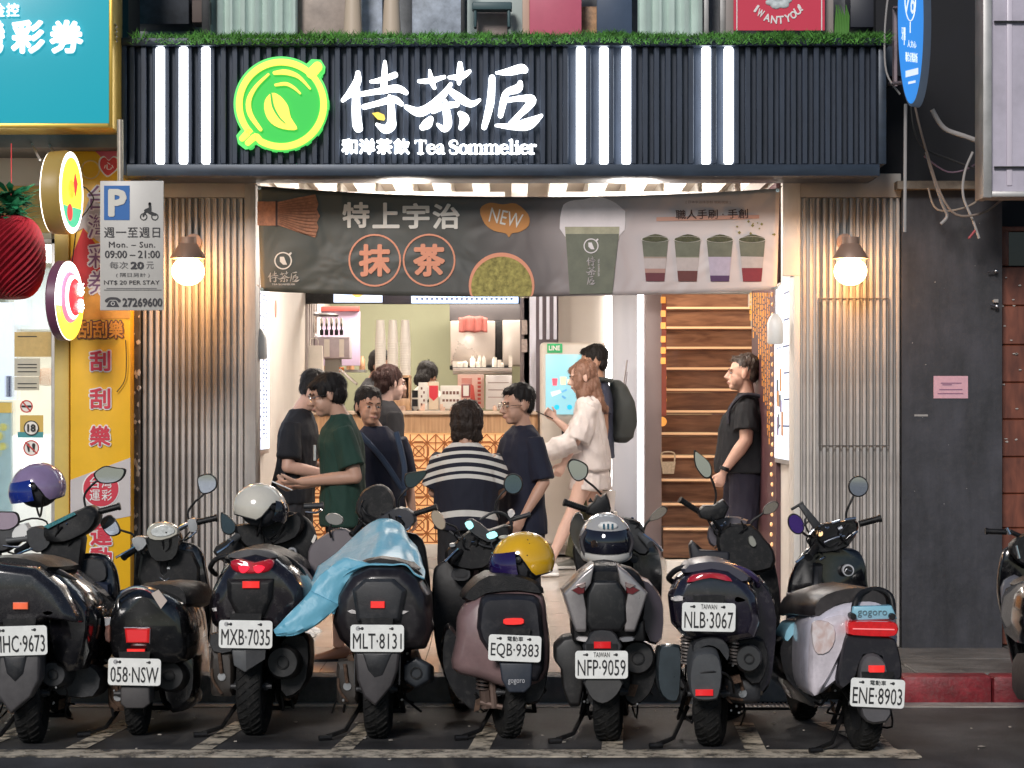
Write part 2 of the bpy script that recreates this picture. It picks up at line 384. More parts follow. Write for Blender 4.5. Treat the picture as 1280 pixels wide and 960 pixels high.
m = MB(); m.box(-1.35, -.05, 16.45, 16.75, 3.06, 3.098); m.box(.25, 1.55, 16.45, 16.75, 3.06, 3.098)
for (a, b) in ((-1.35, -.05), (.25, 1.55)):
    r_ = root('ceiling_light_panel', 'flat white light panel fixed under the slats, %s of the two' % ('left' if a < 0 else 'right'), 'ceiling light', ((a + b) / 2, 16.6, 3.06))
    m = MB(); m.box(a, b, 16.45, 16.75, 3.065, 3.098); m.build('housing', WHT, r_)
    m = MB(); m.box(a + .02, b - .02, 16.47, 16.73, 3.058, 3.064); m.build('diffuser', M('lamp_diffuser', (.9, .9, .9), .5, emit=(1, .93, .85), es=3), r_)
GREEN = M('sage_green_wall', (.30, .31, .20), .6, var=.06, vs=2)
m = MB(); m.box(ux0, X(655, 21.6), 21.6, 21.8, .4, 3.22); m.build('kitchen_back_wall', GREEN, kind='structure')
m = MB(); m.box(X(655, 18.9), X(700, 18.9), 18.9, 19.0, .4, 3.22); m.build('kitchen_side_wall', M('dark_taupe_wall', (.22, .19, .18), .6), kind='structure')

# ================================================================ FACADE
NAVY = M('navy_ribbed_metal', (.024, .034, .056), .42, .2, var=.15, vs=5)
NAVY2 = M('navy_frame_metal', (.032, .046, .070), .40, .2, var=.15, vs=5)
TUBE = M('white_led_tube', (.9, .9, .9), .4, emit=(.93, .97, 1), es=4.2)
GLOWW = M('white_lit_letter', (.9, .9, .9), .4, emit=(.92, .97, 1), es=2.6)
YF = 14.2
grime(NAVY, .7, 1.25); grime(NAVY2, .7, 1.2, (1.5, 3, 8))
fa = root('fascia_sign', 'long navy ribbed fascia with lit green logo and white brush lettering', 'shop sign', (X(625, YF), YF, 3.0))
m = MB(); m.pbox(158, 57, 1098, 210, YF + .064, .30); m.build('back_panel', NAVY, fa)
m = MB(); m.pbox(150, 47, 1112, 57, YF - .02, .50); m.build('top_rail', NAVY2, fa, bevel=.006)
m = MB(); m.pbox(158, 205, 1100, 220, YF - .02, .46); m.build('bottom_rail', NAVY2, fa, bevel=.006)
m = MB(); m.pbox(148, 57, 158, 219, YF - .01, .40); m.build('side_rail', NAVY2, fa, bevel=.004)
m = MB(); m.pbox(1098, 57, 1108, 205, YF + .02, .40); m.build('side_rail', NAVY2, fa, bevel=.004)
tubes = [200, 229, 257, 726, 755, 783, 883, 911]
rib0 = None
k = 0
u = 165.0
while u < 1095:
    if all(abs(u - t) > 6 for t in tubes):
        if rib0 is None:
            m = MB(); m.pbox(u - 3.6, 58, u + 3.6, 205, YF + .010, .055); rib0 = m.build('rib', NAVY, fa, bevel=.004, seg=1); ru = u
        else: copy_child(rib0, fa, (X(u, YF + .018) - X(ru, YF + .018), 0, 0))
    u += 14.25
for t in tubes:
    m = MB(); m.pbox(t - 5.5, 58.5, t + 5.5, 204.5, YF - .005, .05); m.build('light_tube', TUBE, fa, bevel=.012, seg=3)
# logo
def Lg(x, y): return (280 + x / 6.857, 60 + y / 6.857)
def circ(cx, cy, r, n=40): return [(cx + r * math.cos(2 * math.pi * k / n), cy + r * math.sin(2 * math.pi * k / n)) for k in range(n)]
LGR = M('lit_green_acrylic', (.02, .25, .04), .3, emit=(.030, .50, .062), es=.62)
LGR2 = M('lit_light_green_acrylic', (.08, .45, .1), .3, emit=(.08, .72, .13), es=.62)
LYE = M('lit_yellow_acrylic', (.5, .4, .06), .3, emit=(1, .70, .11), es=.68)
def logo(Lf, Y, s, par, mats, strokes_only=False, mp=None):
    def pr(pts, e, mi):
        mm = MB(); mm.prism([P(*Lf(a, b), Y - e * s) for a, b in pts], (0, .05 * s, 0)); return mm.build('logo_shape', mats[mi], par)
    def st(pts, e, mi, wf=1.):
        sc = Lf(1000, 0)[0] - Lf(0, 0)[0]
        mm = MB(); mm.stroke([(*Lf(a, b), c * sc / 1000) for a, b, c in pts], Y - e * s, .03 * s, 0, 4); return mm.build('logo_line', mats[mi], par, smooth=None, kind='stuff')
    if not strokes_only:
        pr(circ(490, 480, 408, 64), .02, 1)
        pr([(690, 150), (750, 95), (830, 100), (868, 160), (862, 210), (800, 280)], .022, 1)
        pr([(160, 680), (105, 750), (120, 820), (180, 868), (230, 860), (300, 800)], .022, 1)
        pr(circ(490, 480, 330, 64), .03, 0)
    ring = [(490 + 362 * math.cos(R(a)), 480 + 362 * math.sin(R(a)), 26) for a in range(-225 + 3, 128, 9)]
    st([(150, 775, 22), (205, 720, 24)] + ring + [(270, 755, 26), (200, 812, 22)], .045, 2)
    st([(745, 215, 42), (800, 155, 40)], .047, 2)
    st([(380, 222, 8), (270, 330, 14), (210, 450, 20), (225, 570, 22), (310, 695, 16)], .046, 2)
    st([(430, 212, 14), (530, 205, 22), (640, 245, 16), (735, 345, 8)], .046, 2)
    st([(440, 315, 10), (530, 305, 14), (600, 340, 12), (650, 385, 8)], .046, 2)
    mm = MB(); lf = catmull([Vector(p) for p in [(410, 385), (350, 450), (350, 550), (400, 640), (500, 690), (625, 692), (570, 590), (545, 490), (480, 410)]], 3)
    mm.prism([P(*Lf(p.x, p.y), Y - .046 * s) for p in lf], (0, .03 * s, 0)); mm.build('logo_leaf', mats[2], par)
    st([(402, 390, 6), (420, 500, 9), (470, 590, 7), (520, 640, 4)], .056, 0)
logo(Lg, YF + .02, 1.6, fa, [LGR, LGR2, LYE])
# brush lettering, one part per character
def Bz(pts): return [(420 + a / 4.741, 70 + b / 4.741, c / 4.741) for a, b, c in pts]
BR = {
 'brush_character': [
  [[(130,100,14),(125,150,22),(90,210,22),(38,262,9)], [(120,190,20),(118,300,24),(125,400,28),(132,425,26)],
   [(290,32,8),(288,70,14),(285,150,18),(280,205,17)], [(205,150,7),(265,140,14),(350,110,16)],
   [(142,225,12),(250,207,16),(360,190,20),(415,215,13)], [(165,300,14),(250,278,15),(340,255,19),(388,282,12)],
   [(318,240,12),(325,290,20),(328,370,24),(325,410,28),(290,432,24),(242,405,9)]],
  [[(490,148,9),(560,145,15),(642,122,9)], [(555,85,7),(565,140,16),(582,185,11)], [(670,125,8),(740,120,18),(792,88,9)],
   [(735,45,14),(735,100,20),(728,158,11)], [(680,165,10),(640,222,18),(560,298,24),(490,330,26),(415,300,12)],
   [(665,195,14),(730,245,24),(800,282,18),(852,258,7)], [(575,325,14),(640,295,18),(716,285,15)],
   [(648,265,10),(655,330,22),(662,400,24),(640,430,18),(602,405,8)], [(560,372,17),(540,400,28),(512,420,18)], [(735,340,14),(762,372,28),(738,425,12)]],
  [[(950,98,6),(1020,92,20),(1095,74,26),(1118,80,20)], [(925,128,18),(918,250,22),(900,340,20),(878,420,16)],
   [(1092,158,14),(1078,190,24),(1012,215,18),(992,270,20),(975,350,15)], [(1010,262,12),(1090,250,15),(1160,255,24),(1140,295,22),(1090,345,16),(1035,400,14)],
   [(948,410,7),(1050,415,20),(1140,400,33),(1218,352,9)]]]}
for chs in BR['brush_character']:
    mm = MB()
    for i, s_ in enumerate(chs): mm.stroke(Bz(s_), YF - .012 - .0015 * i, .03, 0, 6)
    mm.build('brush_character', GLOWW, fa, smooth=None, kind='stuff')
mm = MB(); mm.prism([P(420 + a / 4.741, 70 + b / 4.741, YF - .012) for a, b in [(213, 338), (250, 332), (285, 348), (290, 368), (283, 380), (245, 372)]], (0, .03, 0)); mm.build('gold_leaf_mark', LYE, fa)
for i, ch in enumerate('和洋茶飲'):
    text(ch, 427 + i * 21.7, 173.5, 447 + i * 21.7, 193, YF - .004, GLOWW, fa, 'character', bold=.035, th=.02)
# slab-serif roman letters built from strokes (the shop's english name)
def serif_word(word, u0, u1, vt, vb, Y, mat, par, name):
    # unit glyphs: x, y (0 baseline, 1 cap height), stroke half width
    T, t = .105, .045
    G = {
     'T': (.80, [[(.40,.03,T),(.40,.95,T)], [(.04,.95,t),(.76,.95,t)], [(.05,.78,t),(.05,.95,t)], [(.75,.78,t),(.75,.95,t)], [(.22,.03,t),(.58,.03,t)]]),
     'e': (.60, [[(.08,.36,t),(.50,.38,t)], [(.50,.38,.08),(.48,.60,t),(.30,.67,t),(.10,.55,.09),(.07,.30,.11),(.18,.06,.08),(.36,.0,t),(.52,.12,t)]]),
     'a': (.62, [[(.08,.55,.07),(.22,.67,t),(.40,.60,.09),(.42,.30,T),(.42,.08,T),(.56,.03,t)], [(.42,.38,t),(.16,.30,.09),(.08,.14,.09),(.20,.01,t),(.40,.10,t)]]),
     'S': (.66, [[(.56,.72,t),(.52,.90,t),(.32,.98,t),(.11,.84,.09),(.14,.62,.11),(.36,.50,.11),(.54,.34,.11),(.52,.10,.09),(.30,-.01,t),(.10,.08,t),(.06,.26,t)]]),
     'o': (.62, [[(.30,.67,t),(.10,.52,.10),(.10,.16,.10),(.30,.0,t),(.50,.16,.10),(.50,.52,.10),(.30,.67,t)]]),
     'm': (1.02, [[(.14,.03,.09),(.14,.62,.09)], [(.02,.63,t),(.14,.63,t)], [(.14,.52,t),(.32,.66,t),(.48,.58,.09),(.48,.03,.09)], [(.50,.52,t),(.68,.66,t),(.84,.56,.09),(.84,.03,.09)], [(.02,.02,t),(.26,.02,t)], [(.38,.02,t),(.60,.02,t)], [(.74,.02,t),(.97,.02,t)]]),
     'l': (.36, [[(.17,.03,.10),(.17,.98,.10)], [(.03,.97,t),(.17,.97,t)], [(.02,.02,t),(.33,.02,t)]]),
     'i': (.36, [[(.17,.03,.10),(.17,.62,.10)], [(.03,.63,t),(.17,.63,t)], [(.02,.02,t),(.33,.02,t)], [(.17,.86,.09),(.18,.88,.09)]]),
     'r': (.50, [[(.15,.03,.10),(.15,.62,.10)], [(.02,.63,t),(.15,.63,t)], [(.02,.02,t),(.32,.02,t)], [(.16,.48,t),(.30,.65,t),(.42,.60,.08)]]),
     ' ': (.22, [])}
    W = sum(G[c][0] for c in word); sx = (u1 - u0) / W; sy = vb - vt; x = u0
    for c in word:
        wd, sts = G[c]
        if sts:
            mm = MB()
            for i, s_ in enumerate(sts): mm.stroke([(x + a * sx, vb - b * sy, h * (sx + sy) / 2) for a, b, h in s_], Y - .0012 * i, .02, 0, 3)
            mm.build(name, mat, par, smooth=None, kind='stuff')
        x += wd * sx
serif_word('Tea Sommelier', 518, 671, 175, 192, YF - .006, GLOWW, fa, 'letter')

# turf along the top of the fascia
TURF = M('artificial_turf', (.10, .30, .05), .8, var=.75, vs=14)
m = MB(); rnd = random.Random(3)
for k in range(21000):
    u = rnd.uniform(238, 1112) if rnd.random() < .97 else rnd.uniform(165, 240)
    y = rnd.uniform(14.12, 14.55); bump = 5 * math.exp(-((u - 763) / 25) ** 2)
    x = X(u, 14.2); z0 = Z(47, 14.2) + bump * .0022
    if y < 14.19: z0 -= rnd.uniform(0, .05)
    h = rnd.uniform(.02, .05); a = rnd.uniform(0, 6.28); dx, dy = math.cos(a) * .005, math.sin(a) * .005; h *= .6 + .7 * noise.noise(V(x * 9, y * 9, 0)) + .25
    lx, ly = rnd.uniform(-.05, .05), rnd.uniform(-.05, .02)
    m.add([(x - dx, y - dy, z0), (x + dx, y + dy, z0), (x + lx, y + ly, z0 + h)], [(0, 1, 2)])
t_ = m.build('turf', TURF, smooth=None); tag(t_, kind='stuff')

# ---- pillars
PIL = M('grey_pillar_render', (.35, .33, .31), .55, var=.12, vs=4, bump=.08, bs=60)
RIBM = M('pillar_rib_metal', (.42, .39, .365), .5, var=.22, vs=5)
YP = 14.7
grime(PIL, .75, 1.1); grime(RIBM, .72, 1.1, (9, 9, .8), .12)
def pillar(ul, ur, label, ribs, door=None):
    r_ = root('ribbed_pillar', label, 'pillar', (X((ul + ur) / 2, YP), YP, .15))
    m = MB(); m.box(X(ul, YP), X(ur, YP), YP + .03, YP + .5, .15, 3.05); m.build('core', PIL, r_)
    m = MB(); m.box(X(ul, YP), X(ur, YP), YP - .01, YP + .03, Z(247, YP), 3.05); m.build('top_band', M('pillar_band', (.36, .33, .30), .5, var=.08), r_, bevel=.004)
    a, b, n = ribs; first = None
    for k in range(n):
        uu = a + (b - a) * k / (n - 1)
        if first is None:
            m = MB(); m.box(X(uu - 2.1, YP), X(uu + 2.1, YP), YP - .014, YP + .03, .152, Z(247.5, YP)); first = m.build('rib', RIBM, r_, bevel=.004, seg=1); fu = uu
        else: copy_child(first, r_, (X(uu, YP) - X(fu, YP), 0, 0))
    if door:
        u0, v0, u1, v1 = door
        m = MB(); e = .55
        m.pbox(u0 - e, v0 - e, u1 + e, v0 + e, YP - .027, .01); m.pbox(u0 - e, v0 + e, u0 + e, v1, YP - .027, .01); m.pbox(u0 - e, v1 - e, u1 + e, v1 + e, YP - .0275, .01); m.pbox(u1 - e, v0 + e, u1 + e, v1 - e, YP - .027, .01)
        m.build('hatch_outline', M('joint_shadow_grey', (.10, .09, .085), .7), r_)
    return r_
pillar(165, 306, 'grey ribbed pillar left of the tea shop opening behind the parking sign', (181, 302, 16))
pillar(1000, 1126, 'grey ribbed pillar with a square hatch right of the tea shop opening', (1005, 1122, 15), (1024, 373, 1111, 557))
# dark strip with torn stickers between yellow panel and pillar
m = MB(); m.box(X(160, 14.75), X(178, 14.75), 14.64, 14.9, .15, Z(225, 14.7)); o = m.build('old_strip_wall', M('dark_strip_render', (.10, .10, .105), .8, var=.5, vs=9, bump=.4, bs=30)); tag(o, 'narrow sooty wall strip with torn sticker scraps beside the yellow panel', 'wall')
m = MB(); rnd = random.Random(5)
for k in range(34):
    vv = rnd.uniform(395, 700); uu = rnd.uniform(166, 175); s_ = rnd.uniform(1, 4)
    m.prism([P(uu + s_ * math.cos(a) * rnd.uniform(.4, 1), vv + 1.6 * s_ * math.sin(a) * rnd.uniform(.4, 1), 14.635) for a in (0, 1.2, 2.4, 3.6, 5)], (0, .003, 0))
o2 = m.build('sticker_scraps', M('paper_scrap', (.6, .58, .55), .8), o, smooth=None, kind='stuff')
# white jambs of the opening
m = MB(); m.box(X(306, 14.7), X(320, 14.7), 14.68, 14.95, .15, 3.03); o = m.build('door_jamb', PIL, bevel=.004); tag(o, 'pale jamb post at the left edge of the shop opening', 'door frame', 'jambs of the shop opening')
m = MB(); m.box(X(978, 14.7), X(1000, 14.7), 14.68, 14.72, Z(345, 14.7), 3.03); m.box(X(992, 14.7), X(1000, 14.7), 14.685, 14.95, .15, Z(345, 14.7)); o = m.build('door_jamb', PLAS, bevel=.004); tag(o, 'pale jamb post at the right edge of the shop opening', 'door frame', 'jambs of the shop opening')
# shutter housing above opening
m = MB(); m.box(ux0, ux1, 14.62, 14.68, 3.015, 3.035); o = m.build('shutter_box', M('aluminium_trim', (.45, .42, .40), .4, .6)); tag(o, 'slim metal shutter housing under the fascia above the banner', 'shutter box')

# wall lamps
def wall_lamp(u, label):
    Yl = 14.42; c = P(u, 338, Yl)
    r_ = root('wall_lamp', label, 'wall lamp', (c.x, 14.68, c.z), 'globe wall lamps on the pillars')
    LB = M('lamp_bronze', (.30, .19, .14), .5, .2)
    m = MB(); m.lathe((c.x, Yl, c.z + .20), (0, 0, -1), [(0, .0), (0, .050), (.040, .052), (.042, .056), (.125, .108), (.13, .108), (.13, 0)], 28); m.build('shade', LB, r_)
    m = MB(); m.tube([(c.x, 14.69, c.z + .19), (c.x, Yl, c.z + .19)], .014); m.build('arm', LB, r_)
    m = MB(); m.lathe((c.x, 14.685, c.z + .19), (0, -1, 0), [(0, 0), (0, .05), (.02, .05), (.02, 0)], 20); m.build('wall_plate', LB, r_)
    m = MB(); m.ell((c.x, Yl, c.z - .005), (.098, .098, .085), n=28, k=18); m.build('globe', M('lamp_globe', (.95, .9, .8), .4, emit=(1, .50, .19), es=34), r_)
wall_lamp(235, 'glowing globe lamp with bronze cone shade on the left pillar beside the parking sign')
wall_lamp(1063, 'glowing globe lamp with bronze cone shade on the right pillar above the hatch')

# ---- the dark pier on the right, and what is around it
DARKW = M('charcoal_render', (.030, .030, .037), .55, var=.34, vs=3.2, bump=.15, bs=25)
m = MB(); m.box(X(1126, 14.7), X(1251, 14.7), 14.66, 15.1, .145, Z(233, 14.7)); grime(DARKW, .62, 1.4, (3.5, 3.5, .8), .12); o = m.build('charcoal_pier', DARKW); tag(o, 'wide smooth charcoal painted wall pier with a pink notice right of the tea shop', 'wall')
m = MB(); m.pbox(1122, 226, 1260, 236, 14.56, .5); o = m.build('ledge', M('dusty_ledge', (.16, .13, .10), .8, var=.4, vs=12)); tag(o, 'dusty narrow ledge on top of the charcoal pier under loose cables', 'ledge')
UPD = M('upper_dark_wall', (.010, .010, .013), .8, var=.4, vs=5)
m = MB(); m.box(X(1098, 14.9), 6, 15.0, 15.3, Z(236, 14.9), 5.5); o = m.build('upper_wall', UPD, kind='structure')
m = MB(); m.box(X(1251, 14.7), 6, 15.06, 15.3, .145, Z(236, 14.9)); o = m.build('wall_behind_planks', UPD, kind='structure')
WD = wood_mat('red_brown_wood', (.10, .026, .014), (.22, .062, .032), .5, (6, 1, 1.5))
pk = root('plank_wall', 'reddish brown horizontal wooden boards with pale scuffs beside the charcoal pier', 'wooden wall', (X(1290, 14.8), 14.8, .15))
vv = [333, 382, 431, 478, 524, 571, 617, 660, 706, 752, 806]
for a, b in zip(vv, vv[1:]):
    m = MB(); m.box(X(1252, 14.8), 3.9, 14.8 + random.uniform(-.004, .004), 14.86, Z(b - .35, 14.8), Z(a + .35, 14.8)); m.build('plank', WD, pk, bevel=.006, seg=1)
m = MB(); rnd = random.Random(9)
for k in range(16):
    uu, v_ = rnd.uniform(1253, 1278), rnd.uniform(345, 560)
    m.prism([P(uu + rnd.uniform(1, 3) * math.cos(a), v_ + rnd.uniform(.6, 1.6) * math.sin(a), 14.79) for a in (0, 1.2, 2.4, 3.6, 5)], (0, .004, 0))
m.build('paint_fleck', M('pale_fleck', (.45, .40, .36), .7), pk, smooth=None, kind='stuff')
wn_ = root('dark_window', 'small unlit window with a wooden frame above the red brown boards', 'window', (X(1270, 14.8), 14.8, Z(330, 14.8)))
m = MB(); m.pbox(1252, 288, 1261, 332, 14.79, .06); m.pbox(1252, 283, 1330, 289, 14.785, .06); m.build('frame', WD, wn_, bevel=.004)
m = MB(); m.pbox(1261, 289, 1330, 332, 14.83, .01); m.build('pane', M('dark_glass', (.01, .01, .02), .1), wn_)
# pink notice
no = root('pink_notice', 'small pink paper notice with faded writing taped on the charcoal pier', 'notice', P(1188, 484, 14.655))
m = MB(); m.pbox(1167, 470, 1210, 498, 14.654, .005); m.build('paper', M('pink_paper', (.62, .36, .42), .7, var=.08, vs=30), no)
m = MB()
for (a, b, c) in ((1176, 1202, 479), (1178, 1190, 481), (1174, 1203, 487), (1172, 1204, 492)): m.pbox(a, c - .7, b, c + .5, 14.652, .001)
m.build('writing', M('faded_ink', (.25, .12, .2), .6), no, smooth=None, kind='stuff')
m = MB(); m.pbox(1143, 518, 1160, 521, 14.655, .005); m.pbox(1150, 521, 1153, 525, 14.654, .005)
# aluminium framed sign box (top right)
sb = root('framed_sign_box', 'stained white sign box in an aluminium frame with one dead tube', 'sign box', P(1260, 245, 13.9))
AL = M('weathered_aluminium', (.42, .41, .40), .45, .5, var=.2, vs=6)
m = MB(); m.pbox(1229, -60, 1240, 247, 13.9, .25); m.build('frame', AL, sb, bevel=.004)
m = MB(); m.pbox(1240, 239, 1340, 246, 13.9, .25); m.build('frame', AL, sb, bevel=.004)
m = MB(); m.pbox(1240, -60, 1340, 239, 13.95, .15); m.build('panel', M('stained_panel', (.50, .46, .54), .6, var=.22, vs=2.5, bump=.05), sb)
m = MB(); m.pbox(1258.5, -60, 1265.5, 232, 13.94, .02); m.build('tube', M('dead_tube', (.66, .60, .68), .3), sb, bevel=.006)
for v_ in (27, 209):
    m = MB(); m.pbox(1243, v_ - 1.2, 1340, v_ + 1.2, 13.925, .012); m.build('strut', BLK, sb)
# blue oval sign
bo = root('blue_oval_sign', 'tall blue oval sign with white emblem hanging beside the right end of the fascia', 'hanging sign', P(1141, 30, 13.6))
ang = R(38)
def OV(a, b, off=0.):   # a across, b up in metres
    c = P(1141, 22, 13.6); return V(c.x + a * math.cos(ang) + off * math.sin(ang) * -1, c.y + a * math.sin(ang) * 1 - off * -0 - off * math.cos(ang), c.z + b)
def oval(rx, rz, o0, o1, n=48):
    mm = MB(); mm.loft([[OV(rx * math.cos(2 * math.pi * k / n), rz * math.sin(2 * math.pi * k / n), o) for k in range(n)] for o in (o0, o1)]); return mm
oval(.112, .505, -.06, .02).build('rim', M('blue_grey_rim', (.10, .14, .20), .4), bo)
oval(.104, .490, .021, .026).build('face', M('lit_blue_face', (.03, .22, .62), .3, emit=(.03, .22, .66), es=.55), bo)
OW = M('white_print', (.8, .85, .9), .4, emit=(.8, .9, 1), es=.35)
def omap(u, v, off=.03): return OV((u - 1141) / 19. * .104, -(v - 22) / 111. * .505, off)
mm = MB(); mm.tube([omap(1141 + 8 * math.cos(a), 0 + 27 * math.sin(a)) for a in [k * .2618 for k in range(25)]], .0035, 6); mm.tube([omap(1141, 28), omap(1141, 42)], .003, 6); mm.tube([omap(1132, 36), omap(1132, 58)], .0025, 6); mm.build('emblem_line', OW, bo, kind='stuff')
text('76', 1134, -12, 1148, 18, 0, OW, bo, mp=omap, th=.003, shear=.2); text('牙醫', 1128, 36, 1134, 52, 0, OW, bo, mp=omap, th=.002)
text('人文心', 1137, 51, 1150, 60, 0, OW, bo, mp=omap, th=.002); text('聯合牙醫診所', 1134, 66, 1152, 78, 0, OW, bo, mp=omap, th=.002)
mm = MB(); mm.prism([omap(1134, 90), omap(1153, 84), omap(1153, 92), omap(1134, 98)], (0, -.003, 0)); mm.build('white_strip', OW, bo)
mm = MB(); mm.prism([omap(1138, 103), omap(1149, 100), omap(1149, 103), omap(1138, 106)], (0, -.003, 0)); mm.build('thin_strip', OW, bo)
m = MB(); m.tube([P(1141, 10, 13.68), P(1119, 10, 14.3), P(1119, 108, 14.3)], .016, 6); m.tube([P(1112, 105, 14.3), P(1130, 103, 13.7)], .012, 6); m.build('bracket', M('bracket_metal', (.25, .20, .22), .5, .5), bo)
# cables
CW = M('old_white_cable', (.34, .32, .31), .6); CB = M('black_cable', (.02, .02, .02), .6)
cabs = [([(1132, 130), (1131.5, 200), (1131, 290)], 14.1, .010, CW, 'straight pale cable hanging down left of the charcoal pier'),
        ([(1165, 137), (1180, 160), (1205, 170), (1228, 178)], 14.35, .015, CW, 'thick grey conduit sagging below the blue oval sign'),
        ([(1158, 190), (1168, 225), (1178, 255), (1184, 270), (1176, 280)], 14.4, .010, CW, 'looped pale cable with a curled end in front of the ledge'),
        ([(1142, 125), (1150, 160), (1160, 195), (1175, 240), (1195, 268), (1228, 266), (1255, 248)], 14.3, .007, M('brown_cable', (.22, .17, .14), .6), 'long brown cable swooping from the oval sign to the sign box'),
        ([(1216, 190), (1206, 215), (1204, 245), (1216, 275), (1224, 298)], 14.35, .008, CW, 'frayed pale cable dangling with a red core in front of the pier'),
        ([(1138, 120), (1142, 160), (1155, 185), (1190, 200), (1230, 215)], 14.4, .006, CB, 'thin black wire drooping behind the oval sign'),
        ([(1155, 195), (1185, 215), (1215, 208), (1232, 190)], 14.45, .005, M('purple_wire', (.16, .10, .14), .6), 'thin purplish wire slung above the dusty ledge'),
        ([(1110, -5), (1106, 40), (1108, 90), (1125, 118)], 14.15, .006, CW, 'thin cable curling beside the top corner of the turf'),
        ([(1160, 235), (1172, 262), (1210, 258), (1240, 235)], 14.42, .006, M('tan_wire', (.30, .24, .19), .6), 'thin tan wire looping under the dusty ledge')]
for pts, Y, r_, mt, lb in cabs:
    m = MB(); m.tube([P(a, b, Y) for a, b in pts], r_, 8, smooth=5); tag(m.build('cable', mt), lb, 'cable', 'loose cables by the charcoal pier')
m = MB(); m.tube([P(1219, 288, 14.34), P(1211, 298, 14.33)], .007, 6); tag(m.build('wire_end', M('red_wire', (.4, .05, .06), .5)), 'bare red wire end at the tip of the frayed cable', 'wire')

# ---- upper storey behind the turf
uw = root('upper_window_front', 'upstairs shopfront with curtains, dark clutter and red and pink panels behind the turf', 'shop window', (0, 15.0, 3.95))
YU = 15.0
m = MB(); m.box(-4.5, X(1125, YU), YU + .55, YU + .7, 3.65, 5.6); m.build('back_wall', M('upper_room_wall', (.26, .27, .28), .7, var=.5, vs=2.5), uw)
m = MB(); m.box(X(158, YU), X(1112, YU), 14.5, 15.6, 3.62, 3.80); m.build('roof_slab', NAVY2, uw)
CURT = M('pale_green_curtain', (.54, .66, .60), .8, var=.08, vs=5)
def curtain(u0, u1, n):
    a, b = X(u0, YU + .2), X(u1, YU + .2); pts = []
    for k in range(n * 6 + 1):
        t = k / (n * 6); pts.append((a + (b - a) * t, YU + .2 + .022 * math.sin(t * n * 6.283) + .006 * math.sin(t * n * 17)))
    mm = MB(); rings = [[V(x, y, z) for x, y in pts] + [V(x, y + .008, z) for x, y in reversed(pts)] for z in (3.7, 4.6, 5.5)]
    mm.loft(rings); return mm.build('curtain', CURT, uw)
curtain(262, 372, 7); curtain(797, 878, 5)
def up(name, u0, v0, u1, v1, y, d, mat, bev=.004): mm = MB(); mm.pbox(u0, v0, u1, v1, y, d); return mm.build(name, mat, uw, bevel=bev)
up('brown_panel', 372, -60, 432, 50, YU + .3, .05, M('brown_print', (.44, .36, .31), .5, var=.3, vs=6))
for u0, u1 in ((430, 452), (478, 501)):
    mm = MB(); c = P((u0 + u1) / 2, 20, YU + .1); mm.lathe((c.x, c.y, 3.7), (0, 0, 1), [(0, .045), (.1, .055), (.3, .058), (.45, .05), (.7, .04), (1.2, .05)], 20); mm.build('baluster', M('cream_post', (.62, .50, .38), .5), uw)
up('blue_print', 452, -60, 478, 50, YU + .32, .03, M('hazy_blue_print', (.42, .47, .55), .4, var=.4, vs=9))
up('blue_print', 515, -60, 577, 50, YU + .3, .03, MATS['hazy_blue_print'])
up('window_post', 576, -60, 581, 50, YU + .1, .05, DKG); up('window_post', 252, -60, 262, 50, YU + .05, .06, DKG)
up('white_cabinet', 584, -60, 655, 50, YU + .35, .05, M('pale_cabinet', (.5, .58, .55), .5))
mm = MB(); mm.pbox(590, 2, 640, 12, YU + .15, .12); mm.pbox(592, 12, 596, 34, YU + .16, .1); mm.pbox(634, 12, 638, 34, YU + .16, .1); mm.build('dark_chair_back', M('teal_dark', (.06, .11, .12), .5), uw, bevel=.012)
up('tan_panel', 596, 12, 634, 50, YU + .33, .015, M('tan_print', (.30, .24, .22), .5, var=.2))
up('pink_panel', 662, -60, 727, 50, YU + .12, .04, M('pink_board', (.62, .13, .20), .45, var=.06))
up('peach_trim', 653, -60, 662, 50, YU + .14, .04, M('peach_trim', (.62, .42, .32), .5))
up('window_ad', 727, 8, 747, 50, YU + .3, .03, M('dim_orange', (.45, .26, .14), .5, var=.6, vs=18))
up('navy_panel', 746, -60, 790, 50, YU + .2, .04, M('navy_board', (.06, .09, .15), .4, var=.1))
up('shelf_frame', 880, -60, 886, 50, YU + .2, .05, AL); up('shelf_frame', 900, -60, 907, 50, YU + .2, .05, AL)
up('grey_trim', 907, -60, 917, 50, YU + .14, .05, M('warm_trim', (.34, .30, .28), .5)); up('grey_trim', 1030, -60, 1042, 50, YU + .14, .05, M('warm_trim', (.34, .30, .28), .5))
up('brown_stack', 240, 0, 262, 28, YU + .12, .2, M('old_timber', (.12, .09, .08), .7)); 
up('speaker_box', 1063, -10, 1096, 34, YU + .1, .25, M('speaker_black', (.02, .023, .035), .5))
up('ac_unit', 160, -30, 236, 30, YU + .1, .3, M('dark_ac_unit', (.035, .04, .05), .6, var=.5, vs=14))
mm = MB()
for k in range(9):
    u_ = 1044 + k * 2; mm.tube([P(u_, 44, YU + .1), P(u_ + 1, 20, YU + .08), P(u_ + random.uniform(-6, 6), 6, YU + .05)], [.008, .006, .001], 5)
mm.build('potted_grass', M('leaf_green', (.10, .28, .05), .6), uw, kind='stuff')
po = root('red_poster', 'red poster with a pale hand and arched white capitals behind the turf', 'poster', P(974, 20, YU + .03))
m = MB(); m.pbox(917, -60, 1031, 38, YU + .03, .012); m.build('sheet', M('poster_red', (.66, .03, .075), .4), po)
PW = M('poster_white', (.82, .80, .78), .5)
for u_ in (920.5, 1026.5): m = MB(); m.pbox(u_, -60, u_ + 1.2, 38, YU + .027, .002); m.build('border', PW, po)
